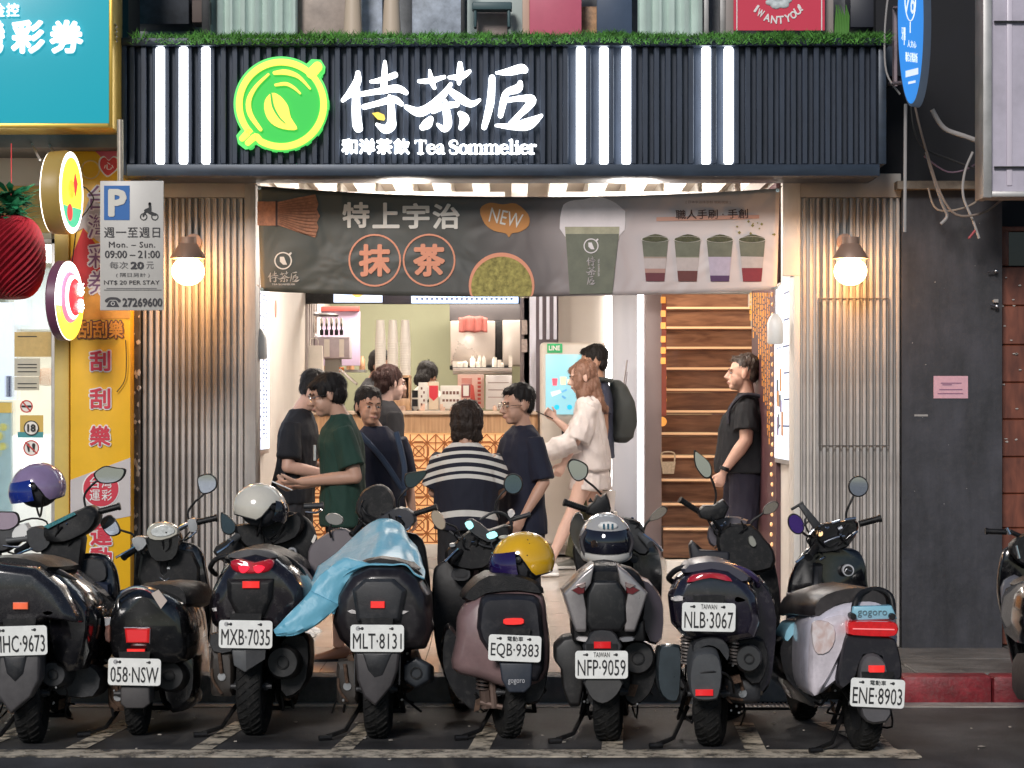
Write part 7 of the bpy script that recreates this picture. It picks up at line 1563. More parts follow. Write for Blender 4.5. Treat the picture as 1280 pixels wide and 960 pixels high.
s.hull('seat', [(730, 720), (745, 706), (775, 706), (795, 722), (790, 730), (735, 730)], [(-.10, .85), (-.06, 1), (.4, 1, 1.1, .0, 0), (.8, .8, 1, 0, -.02)], SEAT, sm=2)
s.hull('headset', [(770, 652), (780, 646), (800, 652), (806, 665), (812, 690), (800, 694), (780, 676)], [(.90, .9), (.92, 1), (1.04, .9)], DKG, sm=2); s.hull('smoked_screen', [(712, 664), (716, 646), (724, 640), (730, 650), (732, 676), (738, 702), (728, 700), (718, 682)], [(1.0, .95), (1.01, 1), (1.03, 1)], M('smoked_screen', (.06, .055, .045), .15, coat=1.), sm=2)
s.hull('yellow_sticker', [(728, 690), (735, 694), (739, 700), (735, 703), (730, 700)], [(.985, 1), (1.0, 1)], M('acid_yellow', (.45, .42, .05), .5), sm=0)
s.hull('control_cluster', [(732, 642), (736, 632), (742, 628), (746, 618), (752, 622), (758, 616), (762, 626), (764, 636), (762, 644), (745, 648)], [(.84, .85), (.86, 1), (.95, 1)], BLK, sm=0, bevel=.004); s.hull('phone_holder', [(735, 628), (738, 622), (742, 628)], [(.86, 1), (.88, 1)], BLK, sm=0)
s.grip(733, 637, 706, 628, .90, .88, r=.016); s.grip(800, 668, 812, 680, .88, .80, mat=GREY, lever=[(805, 668, .84), (818, 678, .79), (828, 689, .77)])
s.mirror(722, 589, 12, 13, [(752, 618, .92), (742, 608, .92), (732, 600, .92)], .92, shape=[(-12, 6), (-8, 14), (2, 13), (12, 6), (11, -6), (2, -12), (-6, -8)], rot=0); s.mirror(823, 643, 9, 9, [(804, 664, .93), (808, 654, .93), (815, 648, .93)], .93, rot=35, shape=[(-14, 0), (-4, 5), (10, 5), (12, -2), (0, -5)], glass=M('mirror_warm', (.75, .66, .55), .06, 1.))
s.tubes('cables', [([(764, 640, .9), (775, 650, .92), (790, 660, .95)], .006), ([(795, 655, .9), (806, 670, .9), (800, 690, .98)], .005)], BLK); s.stand(-1)
s.clutter(770, 652, 6)
hw, pt = helmet('white and black full face helmet on the seat of scooter NFP·9059', P(757, 676, 12.1), .138, (.05, -1, -.16), M('pearl_helmet', (.40, .39, .38), .2, coat=1.), visor=M('smoke_visor', (.012, .012, .02), .04, coat=1.), full=True, extra=M('chin_white', (.58, .56, .52), .25, coat=.8))
m = MB(); m.ell(pt(0, .80, 1.0), (.050, .014, .022), n=18, k=8); m.build('badge_plate', WHT, hw)
c = pt(0, .80, 1.0)
m = MB()
for a in (-.025, -.004, .017): m.box(c.x + a, c.x + a + .009, c.y - .019, c.y - .012, c.z - .014, c.z + .012)
m.build('badge_stripes', M('badge_blue', (.02, .10, .16), .3), hw, kind='stuff')
m = MB()
for sg in (-1, 1): m.tube([pt(sg * 1.0, 1.1, 1.02), pt(sg * 1.1, 1.5, 1.06), pt(sg * .95, 2.0, 1.04)], .012, 8, smooth=4)
m.build('side_vent', M('black_silver_trim', (.05, .045, .05), .3), hw, kind='stuff')

# ---- S7  NLB-3067
s = Scooter('dark purple scooter with plate NLB·3067 set high above a grey rear mudguard', 886, 932)
s.common(915, wd=.13, r=.26)
S7 = M('s7_body', (.011, .008, .018), .2, coat=.9, var=.25, vs=4)
s.plate('NLB·3067', 886, 771.5, 67, 36, rot=.02, small='TAIWAN')
s.hull('tail_body', [(838, 745), (848, 724), (866, 712), (890, 708), (912, 712), (935, 728), (948, 745), (952, 780), (945, 800), (910, 806), (860, 800), (842, 780)], [(-.16, .78), (-.13, .94), (-.05, 1.03), (.3, 1, 1, .02, 0), (.7, .8, .85, .05, 0)], S7, sm=0, bevel=.010, smooth=24)
s.lens('tail_light', [(859, 728), (866, 719), (888, 716), (908, 719), (916, 727), (906, 725), (888, 722), (868, 726)], -.19, .06, M('s7_red', (.28, .008, .02), .12, coat=1., emit=(1, .02, .04), es=.10), 2)
s.lens('turn_signal', [(839, 748), (850, 744), (858, 747), (854, 751), (842, 752)], -.16, .06, CLEAR, 2); s.lens('turn_signal', [(917, 748), (922, 745), (934, 750), (928, 753), (919, 753)], -.16, .06, CLEAR, 2)
s.hull('seat', [(853, 716), (858, 706), (888, 701), (915, 706), (940, 722), (930, 728), (905, 714), (870, 714)], [(-.13, .9), (-.10, 1), (.3, 1, 1.2, .02, 0), (.8, .8, 1, .05, -.02)], M('s7_pad', (.05, .05, .07), .4), sm=2)
s.tube('grab_rail', [(862, 708, -.06), (846, 712, -.04), (836, 722, .0), (842, 728, .05)], .014, BLK); s.tube('grab_rail', [(905, 706, -.06), (930, 713, -.02), (945, 724, .05), (947, 732, .15)], .015, M('purple_rail', (.06, .035, .12), .25, coat=.8))
s.hull('mudguard', [(866, 824), (874, 816), (892, 816), (900, 824), (903, 846), (899, 870), (892, 876), (872, 876), (864, 868), (862, 845)], [(-.27, .92), (-.255, 1), (-.12, 1.02, 1, 0, .03), (.06, .9, .7, 0, .1)], M('s7_flap', (.06, .063, .067), .5, var=.12), sm=2)
s.pill('reflector', 880.5, 866, 22, 8, -.285, M('s7_refl', (.6, .015, .02), .2, coat=.6, emit=(1, .03, .03), es=.25)); s.tube('mudguard_stay', [(864, 842, -.26), (900, 840, -.26), (914, 850, -.15), (918, 866, 0)], .006, BLK)
s.hull('wheel_arch', [(866, 812), (870, 802), (888, 797), (904, 800), (912, 812), (910, 826), (900, 812), (886, 806), (872, 812), (868, 822)], [(-.20, .95), (-.19, 1), (-.02, 1)], DKG, sm=2)
s.spring(858.5, 796, 830, -.02, .026, M('coil_silver', (.30, .26, .24), .4, .7)); s.spring(917, 796, 830, -.02, .022, M('coil_silver', (0, 0, 0)))
s.muffler(936, 823, 17, d=-.05, mat=M('square_muffler', (.03, .031, .032), .45, var=.2), sq=1.05); s.hull('silencer_cover', [(920, 798), (955, 800), (960, 830), (950, 856), (930, 848)], [(.05, .9), (.08, 1), (.4, .9)], BLK, sm=2)
s.hull('side_case', [(824, 812), (830, 806), (846, 806), (852, 815), (850, 870), (842, 880), (828, 872), (822, 850)], [(.0, .9), (.03, 1), (.4, .9)], M('s7_case', (.03, .042, .05), .3, coat=.4, var=.3), sm=2)
s.engine(905, 952, 846, 880, d=.1); s.hull('side_panel', [(940, 720), (962, 735), (972, 770), (968, 830), (962, 860), (945, 870), (940, 800)], [(.15, .9), (.2, 1), (.8, 1)], S7, sm=2)
s.shield([(862, 690), (866, 676), (876, 690), (940, 686), (960, 690), (972, 720), (975, 780), (950, 800), (880, 740)], 1.0, BLK); s.hull('open_storage', [(862, 682), (866, 676), (874, 688), (912, 690), (912, 712), (866, 712)], [(.86, .95), (.87, 1), (.98, 1)], M('dark_storage', (.015, .015, .02), .5), sm=0, bevel=.006)
s.hull('headset', [(900, 664), (915, 655), (940, 656), (955, 672), (968, 690), (966, 712), (930, 716), (905, 700), (896, 680)], [(.88, .9), (.90, 1), (1.02, .95), (1.08, .8)], BLK, sm=2); s.hull('grey_cowl', [(884, 672), (890, 652), (908, 645), (936, 650), (930, 668), (905, 676), (892, 684)], [(.96, .9), (.98, 1), (1.06, .9)], M('cowl_grey', (.09, .08, .095), .4), sm=2)
s.hull('control_cluster', [(872, 640), (880, 632), (893, 632), (905, 624), (912, 634), (906, 648), (890, 652), (876, 648)], [(.84, .9), (.86, 1), (.94, 1)], BLK, sm=0, bevel=.004); s.hull('small_switch', [(936, 672), (941, 670), (946, 680), (942, 684), (937, 680)], [(.86, .9), (.87, 1), (.9, 1)], M('switch_grey', (.28, .28, .24), .4), sm=2)
s.grip(876, 641, 851, 625, .90, .86, r=.014); s.tubes('cables', [([(885, 645, .88), (898, 658, .88), (905, 668, .9)], .006), ([(880, 640, .88), (895, 665, .87), (915, 660, .9)], .005)], BLK)
s.mirror(879, 581, 10, 16, [(893, 632, .93), (895, 618, .93), (890, 600, .93)], .92, rot=0, shape=[(-11, 16), (-6, 15), (8, 2), (10, -13), (2, -16), (-9, -2)]); s.mirror(962, 636, 9, 8, [(936, 664, .93), (940, 652, .93), (952, 643, .93)], .92, rot=28, shape=[(-10, -2), (-2, 6), (10, 5), (12, -1), (2, -6)], glass=M('mirror_warm', (0, 0, 0)))
s.stand(-1)
s.hull('paper_pack', [(832, 700), (846, 695), (848, 702), (838, 712)], [(.6, 1), (.65, 1)], CB1, sm=0) if False else None

s.clutter(905, 652, 7)
# ---- S8  ENE-8903
s = Scooter('white and light blue electric scooter with plate ENE·8903', 1087, 938)
s.common(1003, wd=.10, r=.235)
S8 = M('s8_white', (.60, .57, .64), .28, coat=.6, var=.05)
s.plate('ENE·8903', 1097, 866.5, 68, 36, rot=.05, small='電動車')
s.hull('body_shell', [(1010, 800), (1014, 778), (1030, 763), (1060, 752), (1090, 748), (1112, 756), (1122, 775), (1124, 810), (1116, 835), (1070, 838), (1045, 855), (1020, 872), (1010, 850)], [(-.10, .84), (-.07, .96), (.0, 1.02), (.4, 1.02, 1, 0, 0), (.8, .9)], S8, sm=3)
s.hull('light_blue_band', [(1066, 758), (1115, 757), (1122, 774), (1064, 776)], [(-.150, .96), (-.140, 1), (-.05, 1.0)], M('light_blue_plastic', (.25, .52, .64), .3, coat=.5), sm=0, bevel=.005)
text('gogoro', 1072, 763, 1109, 772, s.Y - .155, M('emblem_grey', (.10, .17, .20), .4), s.r, 'maker_name', bold=.004, th=.0015)
s.hull('tail_light', [(1060, 780), (1066, 777), (1110, 777), (1122, 781), (1122, 792), (1110, 796), (1066, 794), (1060, 790)], [(-.20, .95), (-.19, 1), (-.1, 1)], M('s8_red', (.42, .008, .012), .12, coat=1., emit=(1, .02, .02), es=.16, var=.3, vs=40), sm=2); s.tubes('lamp_line', [([(1066, 786, -.203), (1118, 787, -.203)], .003)], M('pink_line', (.8, .3, .3), .3, emit=(1, .2, .2), es=.3))
s.hull('rear_panel', [(1057, 798), (1066, 793), (1112, 797), (1122, 806), (1128, 838), (1124, 852), (1108, 850), (1104, 820), (1078, 818), (1068, 845), (1052, 862), (1046, 850), (1052, 820)], [(-.17, .94), (-.155, 1), (-.02, 1)], M('s8_black', (.008, .007, .012), .4), sm=2, cx=(1090, 815))
s.hull('left_side_panel', [(1014, 790), (1022, 778), (1050, 768), (1062, 775), (1060, 800), (1046, 832), (1030, 862), (1018, 872), (1012, 850)], [(-.13, .8), (-.11, .97), (.0, 1.02), (.3, 1.02)], M('s8_side', (.66, .60, .64), .3, coat=.5, var=.16, vs=7), sm=2)
s.hull('pastel_sticker', [(1016, 780), (1028, 776), (1042, 782), (1044, 800), (1036, 815), (1022, 818), (1016, 805)], [(-.142, .95), (-.138, 1), (-.10, 1)], wood_mat('pastel_print', (.60, .44, .40), (.76, .70, .70), .3, (9, 9, 7), .5), sm=2)
s.hull('mudguard', [(1074, 840), (1080, 822), (1092, 817), (1104, 824), (1110, 840), (1114, 895), (1100, 905), (1084, 903), (1076, 885)], [(-.20, .93), (-.185, 1), (-.04, 1), (.05, .9)], M('s8_flap', (.085, .08, .085), .5, var=.12), sm=2); s.pill('reflector', 1096, 836.5, 20, 9, -.215, REDR)
s.spring(1052, 810, 846, -.05, .024, BLK); s.spring(1116, 812, 842, -.05, .022, BLK)
s.hull('seat', [(1014, 765), (1022, 748), (1042, 738), (1072, 733), (1100, 738), (1112, 748), (1108, 762), (1070, 752), (1040, 758), (1020, 772)], [(-.08, .9), (-.05, 1), (.4, 1, 1.1, -.05, 0), (.8, .85, 1, -.08, -.02)], M('s8_seat', (.022, .018, .018), .4, var=.4, vs=6), sm=2)
s.tube('grab_rail', [(1067, 772, -.12), (1069, 754, -.12), (1078, 741, -.08), (1096, 737, -.06), (1112, 744, -.06), (1116, 760, -.08), (1115, 770, -.1)], .015, BLK, sm=5)
for u in (1067, 1116): s.hull('rail_foot', circ(u, 771, 4.2, 14), [(-.19, .9), (-.18, 1), (-.1, 1)], BLK, sm=0)
s.hull('lower_body', [(973, 815), (980, 795), (1000, 782), (1016, 790), (1020, 830), (1030, 868), (1020, 886), (1000, 868), (982, 850)], [(.55, .92), (.6, 1), (1.2, .9, .95, -.02, 0)], GLOSS, sm=3); s.hull('blue_fender', [(980, 797), (988, 780), (1012, 771), (1015, 779), (1000, 786), (990, 795), (984, 802)], [(.50, .95), (.52, 1), (.9, 1)], M('light_blue_plastic', (0, 0, 0)), sm=2)
s.hull('foot_rest', [(1012, 832), (1024, 834), (1024, 846), (1012, 842)], [(-.10, .9), (-.08, 1), (.1, 1)], BLK, sm=0); s.hull('pale_inner_panel', [(985, 742), (1018, 744), (1018, 775), (1000, 786), (986, 796)], [(.90, .95), (.92, 1), (.99, 1)], M('panel_grey', (.12, .12, .14), .4), sm=0, bevel=.004)
s.shield([(985, 745), (990, 718), (1004, 692), (1020, 684), (1066, 686), (1080, 700), (1084, 725), (1084, 745), (1060, 765), (1010, 775), (986, 790)], 1.0, GLOSS); em = s.hull('round_emblem', circ(1060.5, 713, 7.5, 18), [(.955, .95), (.96, 1), (.99, 1)], M('emblem_silver', (0, 0, 0)), sm=0); s.hull('emblem_core', circ(1060.5, 713, 5.6, 16), [(.948, 1), (.957, 1)], BLK, sm=0); s.tubes('emblem_wave', [([(1056, 715, .945), (1058.5, 711, .945), (1061, 713, .945), (1064.5, 714, .945)], .0028)], STEEL)
s.hull('headset', [(1012, 672), (1020, 656), (1045, 652), (1068, 650), (1074, 660), (1060, 684), (1030, 692), (1014, 688)], [(.90, .9), (.92, 1), (1.04, .85)], GLOSS, sm=2)
s.grip(1074, 655, 1100, 648, .92, .92, r=.016, lever=[(1072, 664, .9), (1062, 672, .89), (1058, 677, .9)]); s.grip(1020, 684, 1011, 696, .88, .80, r=.018, lever=[(1012, 690, .83), (1002, 698, .8), (995, 703, .79)])
s.tubes('bright_fittings', [([(1040, 654, .88), (1050, 651, .88)], .008), ([(1056, 650, .88), (1070, 648, .88)], .009), ([(1048, 662, .87), (1053, 660, .87)], .012), ([(1012, 668, .87), (1018, 662, .87)], .009), ([(1030, 678, .87), (1045, 672, .87), (1056, 670, .87)], .006), ([(1025, 700, .93), (1032, 696, .92)], .006)], CHROME)
s.tubes('brake_cables', [([(1060, 656, .88), (1050, 668, .86), (1058, 680, .9)], .006), ([(1018, 672, .88), (1010, 664, .87), (1006, 650, .87), (1014, 642, .88)], .005), ([(1024, 675, .86), (1036, 684, .88), (1048, 678, .9)], .005)], BLK)
s.hull('amber_lamp', circ(1025.5, 667, 3.6, 10), [(.85, .8), (.86, 1), (.88, 1)], M('amber_glow', (.9, .5, .2), .3, emit=(1, .6, .3), es=1.0), sm=0)
s.hull('phone_holder', [(998, 632), (1004, 629), (1026, 655), (1018, 662)], [(.86, 1), (.87, 1), (.89, 1)], DKG, sm=0, bevel=.004); s.tubes('holder_clamp', [([(989, 637, .87), (1004, 628, .87)], .007), ([(1004, 658, .87), (1016, 646, .87)], .005)], BLK)
s.mirror(1073, 608, 12, 12.5, [(1058, 652, .93), (1058, 640, .93), (1064, 626, .92)], .92); s.mirror(995, 655, 9, 13, [(1016, 672, .93), (1006, 668, .93)], .90, rot=25, glass=M('mirror_violet', (.22, .12, .62), .06, 1., emit=(.12, .05, .5), es=.25) if False else M('mirror_violet', (.24, .13, .66), .06, 1.))
s.stand(-1)

s.clutter(1040, 664, 8)
# ---- S9  cut off at the right edge
s = Scooter('black scooter mostly out of the picture at the right edge beside the red kerb', 1335, 935)
s.common(1320, wd=.11, fw=True)
s.hull('tail_body', [(1290, 750), (1310, 728), (1370, 728), (1385, 760), (1380, 810), (1295, 810)], [(-.15, .8), (-.1, 1), (.3, 1), (.7, .8)], GLOSS, sm=2)
s.shield([(1252, 700), (1262, 684), (1300, 676), (1340, 690), (1350, 760), (1320, 830), (1284, 856), (1272, 846), (1256, 780), (1248, 740)], .98, GLOSS); s.hull('side_gloss_panel', [(1252, 735), (1262, 722), (1276, 722), (1278, 762), (1268, 800), (1256, 770)], [(.95, .9), (.965, 1), (1.0, 1)], M('panel_grey', (0, 0, 0)), sm=2)
s.hull('headset', [(1262, 690), (1272, 672), (1300, 662), (1330, 672), (1330, 700), (1290, 712)], [(.88, .9), (.9, 1), (1.04, .85)], BLK, sm=2); s.tubes('handlebar', [([(1262, 664, .93), (1280, 672, .93), (1300, 676, .95)], .012)], BLK); s.tubes('bright_fittings', [([(1258, 660, .9), (1262, 668, .9)], .010), ([(1270, 682, .88), (1274, 698, .88)], .008), ([(1266, 734, .95), (1280, 736, .95)], .005)], CHROME)
s.grip(1258, 665, 1233, 664, .92, .92, r=.014); s.muffler(1372, 850, 18); s.engine(1295, 1318, 820, 880)
s.hull('seat', [(1300, 728), (1340, 716), (1372, 728), (1370, 740), (1300, 740)], [(-.05, .8), (0, 1), (.6, .9)], SEAT, sm=2)

for _n in ('s1_grey', 's1_body', 's2_black', 's3_body', 's4_body', 's4_grey', 's5_dark', 's6_black', 's6_guard', 's6_flap', 's7_body', 's7_flap', 's8_black', 's8_flap', 's8_seat', 'silver_paint', 'dusty_pink_paint', 's8_side', 's8_white', 'dark_muffler', 'engine_brown', 's5_flap', 's2_flap'): grime(MATS[_n], .8, 1.15, (1, 1, 1), .16, 8)

# ================================================================ PEOPLE
SKIN = {k: M('skin_' + k, c, .5, var=.05, vs=12, spec=.4) for k, c in dict(fair=(.55, .33, .25), tan=(.42, .235, .16), pale=(.60, .40, .33), mid=(.48, .28, .20)).items()}
HAIR = M('black_hair', (.012, .010, .010), .62, bump=.5, bs=110, spec=.25); EYE = M('eye_white', (.34, .31, .29), .3); IRIS = M('iris_dark', (.012, .008, .006), .2)
def fabric(n, c, rough=.85): return M(n, c, rough, var=.10, vs=7, bump=.2, bs=220)
class Person:
    def __init__(s, label, u, Y, z, h, face, skin='tan', vox=.0068):
        s.B = V(X(u, Y), Y, z); a = R(face); s.F = V(math.sin(a), -math.cos(a), 0); s.S = V(math.cos(a), math.sin(a), 0); s.k = h / 1.72
        s.r = root('person', label, 'person', s.B); s.body = MB(); s.skin = SKIN[skin]; s.vox = vox; s.lean = 0.; s.a = a
    def L(s, sd, f, z):
        f2 = f + s.lean * max(0, z - .95)
        return s.B + s.S * (sd * s.k) + s.F * (f2 * s.k) + V(0, 0, z * s.k)
    def rings(s, lst, n=20, inf=0.):     # (z, half width, half depth, forward offset)
        out = []
        for t in lst:
            z, w_, d_, fo = (list(t) + [0])[:4]; so = t[4] if len(t) > 4 else 0
            out.append([s.L(so + (w_ + inf) * math.cos(q), fo + (d_ + inf) * math.sin(q), z) for q in [2 * math.pi * k / n for k in range(n)]])
        return out
    TOR = [(.84, .13, .09), (.90, .165, .115), (.97, .170, .115), (1.08, .145, .10, .005), (1.20, .145, .10, .01), (1.30, .145, .098, .008), (1.36, .130, .085, .004), (1.41, .095, .066, -.004), (1.45, .066, .052, -.01)]
    def hand(s, W, d, nrm, curl=.5, side=1, m=None, sc=1.):
        m = m or s.body; d = d.normalized(); nrm = (nrm - d * nrm.dot(d)).normalized(); x = d.cross(nrm) * side; k = s.k * sc
        rg = []
        for t, w_, th in ((-.02, .024, .019), (.0, .027, .017), (.03, .036, .017), (.06, .041, .016), (.085, .040, .013)):
            c = W + d * t * k; rg.append([c + x * (w_ * k * math.cos(q)) + nrm * (th * k * math.sin(q)) for q in [2 * math.pi * j / 12 for j in range(12)]])
        m.loft(rg)
        for i, (off, ln, r_) in enumerate(((-.030, .068, .0088), (-.010, .076, .0092), (.010, .072, .0088), (.029, .058, .0078))):
            b = W + d * .080 * k + x * off * k; dd = d; pts = [b - d * .012 * k, b]; cu = curl * (1 + .12 * i)
            for sg in (.44, .31, .25):
                dd = (Matrix.Rotation(-cu * .9 * side if False else 0, 3, x) @ dd) if False else (dd * math.cos(cu * .75) + nrm * math.sin(cu * .75)).normalized() if True else dd
                nn = (nrm * math.cos(cu * .75) - d * math.sin(cu * .75))
                pts.append(pts[-1] + dd * ln * sg * k); cu2 = cu
                dd = (dd * math.cos(cu * .5) + (nrm - dd * nrm.dot(dd)).normalized() * math.sin(cu * .5)).normalized() if (nrm - dd * nrm.dot(dd)).length > .05 else dd
            m.tube(pts, [r_ * k, r_ * k, r_ * .97 * k, r_ * .9 * k, r_ * .75 * k], 8)
        b = W + d * .022 * k - x * .026 * k; t1 = (d * .62 - x * .62 + nrm * .35).normalized(); t2 = (d * .85 - x * .15 + nrm * .5).normalized()
        m.tube([b, b + t1 * .036 * k, b + t1 * .036 * k + t2 * .030 * k, b + t1 * .036 * k + t2 * .055 * k], [.014 * k, .012 * k, .0105 * k, .008 * k], 8)
    def arm(s, side, el, wr, hd=None, nrm=None, curl=.5, sh=None, fat=1., bare=True):
        sh = s.L(*(sh or (.160 * side, 0, 1.365))); e = s.L(*el); w_ = s.L(*wr); k = s.k * fat
        s.body.tube([sh, sh + (e - sh) * .3, sh + (e - sh) * .7, e], [.052 * k, .049 * k, .043 * k, .039 * k], 12)
        s.body.tube([e - (w_ - e).normalized() * .01, e + (w_ - e) * .3, e + (w_ - e) * .75, w_], [.039 * k, .041 * k, .030 * k, .025 * k], 12)
        s.body.ell(e, (.040 * k,) * 3, n=10, k=8)
        d = (w_ - e).normalized() if hd is None else (s.S * hd[0] + s.F * hd[1] + V(0, 0, hd[2])).normalized()
        nn = (s.S * nrm[0] + s.F * nrm[1] + V(0, 0, nrm[2])) if nrm else s.S * -side
        s.hand(w_ + d * .012, d, nn, curl, side)
        return sh, e, w_, d
    def leg(s, side, kn, an, toe=None, bare=True, fat=1.):
        h = s.L(.085 * side, 0, .90); k_ = s.L(*kn); a_ = s.L(*an); k = s.k * fat
        s.body.tube([h, h + (k_ - h) * .4, h + (k_ - h) * .8, k_], [.088 * k, .080 * k, .060 * k, .054 * k], 14)
        s.body.tube([k_, k_ + (a_ - k_) * .3, k_ + (a_ - k_) * .65, a_], [.054 * k, .055 * k, .042 * k, .033 * k], 14); s.body.ell(k_, (.054 * k,) * 3, n=10, k=8)
        return h, k_, a_
    def shoe(s, side, an, mat, toe=(0, 1, 0), sole=None, name='shoe'):
        a_ = s.L(*an); d = (s.S * toe[0] + s.F * toe[1] + V(0, 0, toe[2])).normalized(); x = V(0, 0, 1).cross(d).normalized() if abs(d.z) < .95 else s.S; up = d.cross(x).normalized(); k = s.k; up = up if up.z > 0 else -up
        rg = []
        for t, w_, h0, h1 in ((-.075, .022, -.07, -.02), (-.06, .034, -.08, .01), (-.01, .036, -.08, .015), (.05, .040, -.08, -.015), (.11, .044, -.08, -.035), (.155, .038, -.08, -.045), (.18, .022, -.078, -.058)):
            rg.append([a_ + d * t * k + x * w_ * k * math.cos(q) + up * ((h0 + h1) / 2 + (h1 - h0) / 2 * math.sin(q)) * k for q in [2 * math.pi * j / 14 for j in range(14)]])
        m = MB(); m.loft(rg); o = m.build(name, mat, s.r, smooth=50)
        rg = []
        for t, w_ in ((-.080, .026), (-.06, .038), (.0, .038), (.06, .044), (.12, .047), (.16, .041), (.185, .026)):
            rg.append([a_ + d * t * k + x * w_ * k * a + up * b * k for a, b in ((-1, -.088), (1, -.088), (1.03, -.066), (-1.03, -.066))])
        m = MB(); m.loft(rg); m.build('sole', sole or WHT, o, bevel=.004)
    def head(s, turn=0., pitch=0., roll=0., at=(0, .012, 1.605), glasses=None, brows=True, sc=1.12):
        c = s.L(*at); a = s.a + R(turn); f = V(math.sin(a), -math.cos(a), 0); x = V(math.cos(a), math.sin(a), 0)
        rm = Matrix.Rotation(R(pitch), 3, x); f = rm @ f; u = rm @ V(0, 0, 1); rr = Matrix.Rotation(R(roll), 3, f); x = rr @ x; u = rr @ u; k = s.k * sc
        s.hc, s.hx, s.hf, s.hu, s.hk = c, x, f, u, k
        def H(a_, b_, c_): return c + x * a_ * k + f * b_ * k + u * c_ * k
        s.H = H; m = s.body; ax = (x, f, u)
        def E(a_, b_, c_, r1, r2, r3, n=14): m.ell(H(a_, b_, c_), (r1 * k, r2 * k, r3 * k), ax, n, 10)
        E(0, -.012, .030, .075, .094, .088, 24); E(0, .026, -.030, .058, .060, .078, 20); E(0, .055, -.080, .034, .030, .026); E(-.030, .045, -.040, .030, .035, .040); E(.030, .045, -.040, .030, .035, .040)
        E(0, .082, .026, .052, .012, .010); m.tube([H(0, .086, .018), H(0, .098, -.006), H(0, .112, -.026), H(0, .094, -.034)], [.008 * k, .010 * k, .0135 * k, .009 * k], 8)
        E(.012, .095, -.028, .009, .010, .008); E(-.012, .095, -.028, .009, .010, .008); E(0, .086, -.054, .024, .012, .006); E(0, .085, -.063, .020, .012, .007)
        for sg in (-1, 1): E(sg * .076, -.006, -.004, .008, .018, .032); E(sg * .035, .068, -.018, .018, .014, .016)
        neck = s.L(0, -.015, 1.42); m.tube([neck, neck + (H(0, -.02, -.05) - neck) * .5, H(0, -.015, -.03)], [.062 * s.k, .054 * s.k, .052 * s.k], 16)
        for sg in (-1, 1):
            e = MB(); e.ell(H(sg * .031, .077, .004), (.0125 * k, .008 * k, .0065 * k), ax, 12, 8); eo = e.build('eye', EYE, s.r)
            e = MB(); e.ell(H(sg * .031, .0835, .004), (.006 * k, .003 * k, .006 * k), ax, 10, 8); e.build('iris', IRIS, eo)
        if brows:
            e = MB()
            for sg in (-1, 1): e.tube([H(sg * .014, .0925, .024), H(sg * .030, .090, .029), H(sg * .048, .076, .025)], [.0035 * k, .004 * k, .0025 * k], 6)
            e.build('eyebrows', HAIR, s.r, kind='stuff')
        e = MB(); e.tube([H(-.022, .089, -.058), H(0, .0965, -.0575), H(.022, .089, -.058)], [.003 * k, .005 * k, .003 * k], 6); e.build('lips', M('lip_colour', (.34, .13, .11), .5), s.r)
        if glasses:
            e = MB()
            for sg in (-1, 1):
                cc = H(sg * .034, .098, .004); e.tube([cc + x * .026 * k * math.cos(q) + u * .020 * k * math.sin(q) for q in [6.283 * j / 20 for j in range(21)]], .0017 * k, 5)
                e.tube([H(sg * .060, .096, .006), H(sg * .080, .03, .006), H(sg * .080, -.01, .0)], .0018 * k, 5)
            e.tube([H(-.008, .100, .008), H(.008, .100, .008)], .0018 * k, 5); e.build('glasses', glasses, s.r, kind='stuff')
    def finish(s): s.body_o = s.body.build('body', s.skin, s.r, remesh=s.vox, relax=3, smooth=80)
    def cloth(s, name, rings_list=None, tubes=(), mat=None, vox=.0080, amp=.010, fr=7., relax=2, extra=None):
        m = MB()
        if rings_list: m.loft(rings_list)
        for pts, r_ in tubes: m.tube(pts, [q * s.k for q in r_], 14)
        if extra: extra(m)
        sd = noise.noise(s.B * 3.1) * 20
        def dsp(co):
            q = V(co.x * fr + sd, co.y * fr, co.z * fr * .5 + co.x * 3); return amp * (noise.noise(q) + .9 * (.35 - abs(noise.noise(q * 1.9 + V(3, 1, sd)))) + .25 * noise.noise(q * 4.5))
        return m.build(name, mat, s.r, remesh=vox, relax=relax, smooth=80, disp=dsp)
    def hair(s, parts, mat=HAIR, amp=.006, vox=.0065, tubes=()):
        m = MB()
        for a_, b_, c_, r1, r2, r3 in parts: m.ell(s.H(a_, b_, c_), (r1 * s.hk, r2 * s.hk, r3 * s.hk), (s.hx, s.hf, s.hu), 20, 14)
        for pts, r_ in tubes: m.tube([s.H(*p) for p in pts], [q * s.hk for q in r_], 10, smooth=3)
        o = m.build('hair', mat, s.r, remesh=vox, relax=1, smooth=80, disp=lambda co: amp * (noise.noise(V(co.x * 48, co.y * 48, co.z * 14)) + .9 * (.3 - abs(noise.noise(V(co.x * 95, co.y * 95, co.z * 22))))))
        rn = random.Random(int(s.B.x * 1000)); me = o.data; b = MB(); nv = len(me.vertices); off = s.r.location; top_ = s.H(0, -.02, .13) - off
        for i in range(900):
            v = me.vertices[rn.randrange(nv)]; n_ = v.normal; t = (V(0, 0, -1) * .9 + (v.co - top_).normalized() * .8 + V(rn.uniform(-.3, .3), rn.uniform(-.3, .3), rn.uniform(-.2, .3))); t = (t - n_ * t.dot(n_))
            if t.length < .05: continue
            t.normalize(); w_ = n_.cross(t) * rn.uniform(.0008, .0018); L_ = rn.uniform(.018, .042); p0 = v.co + off - n_ * .001; p1 = p0 + t * L_ * .6 + n_ * .004; p2 = p0 + t * L_ + n_ * rn.uniform(-.001, .007)
            b.add([p0 - w_, p0 + w_, p1 + w_, p2, p1 - w_], [(0, 1, 2, 3, 4)])
        b.build('hair_strands', mat, s.r, smooth=None, kind='stuff'); return o
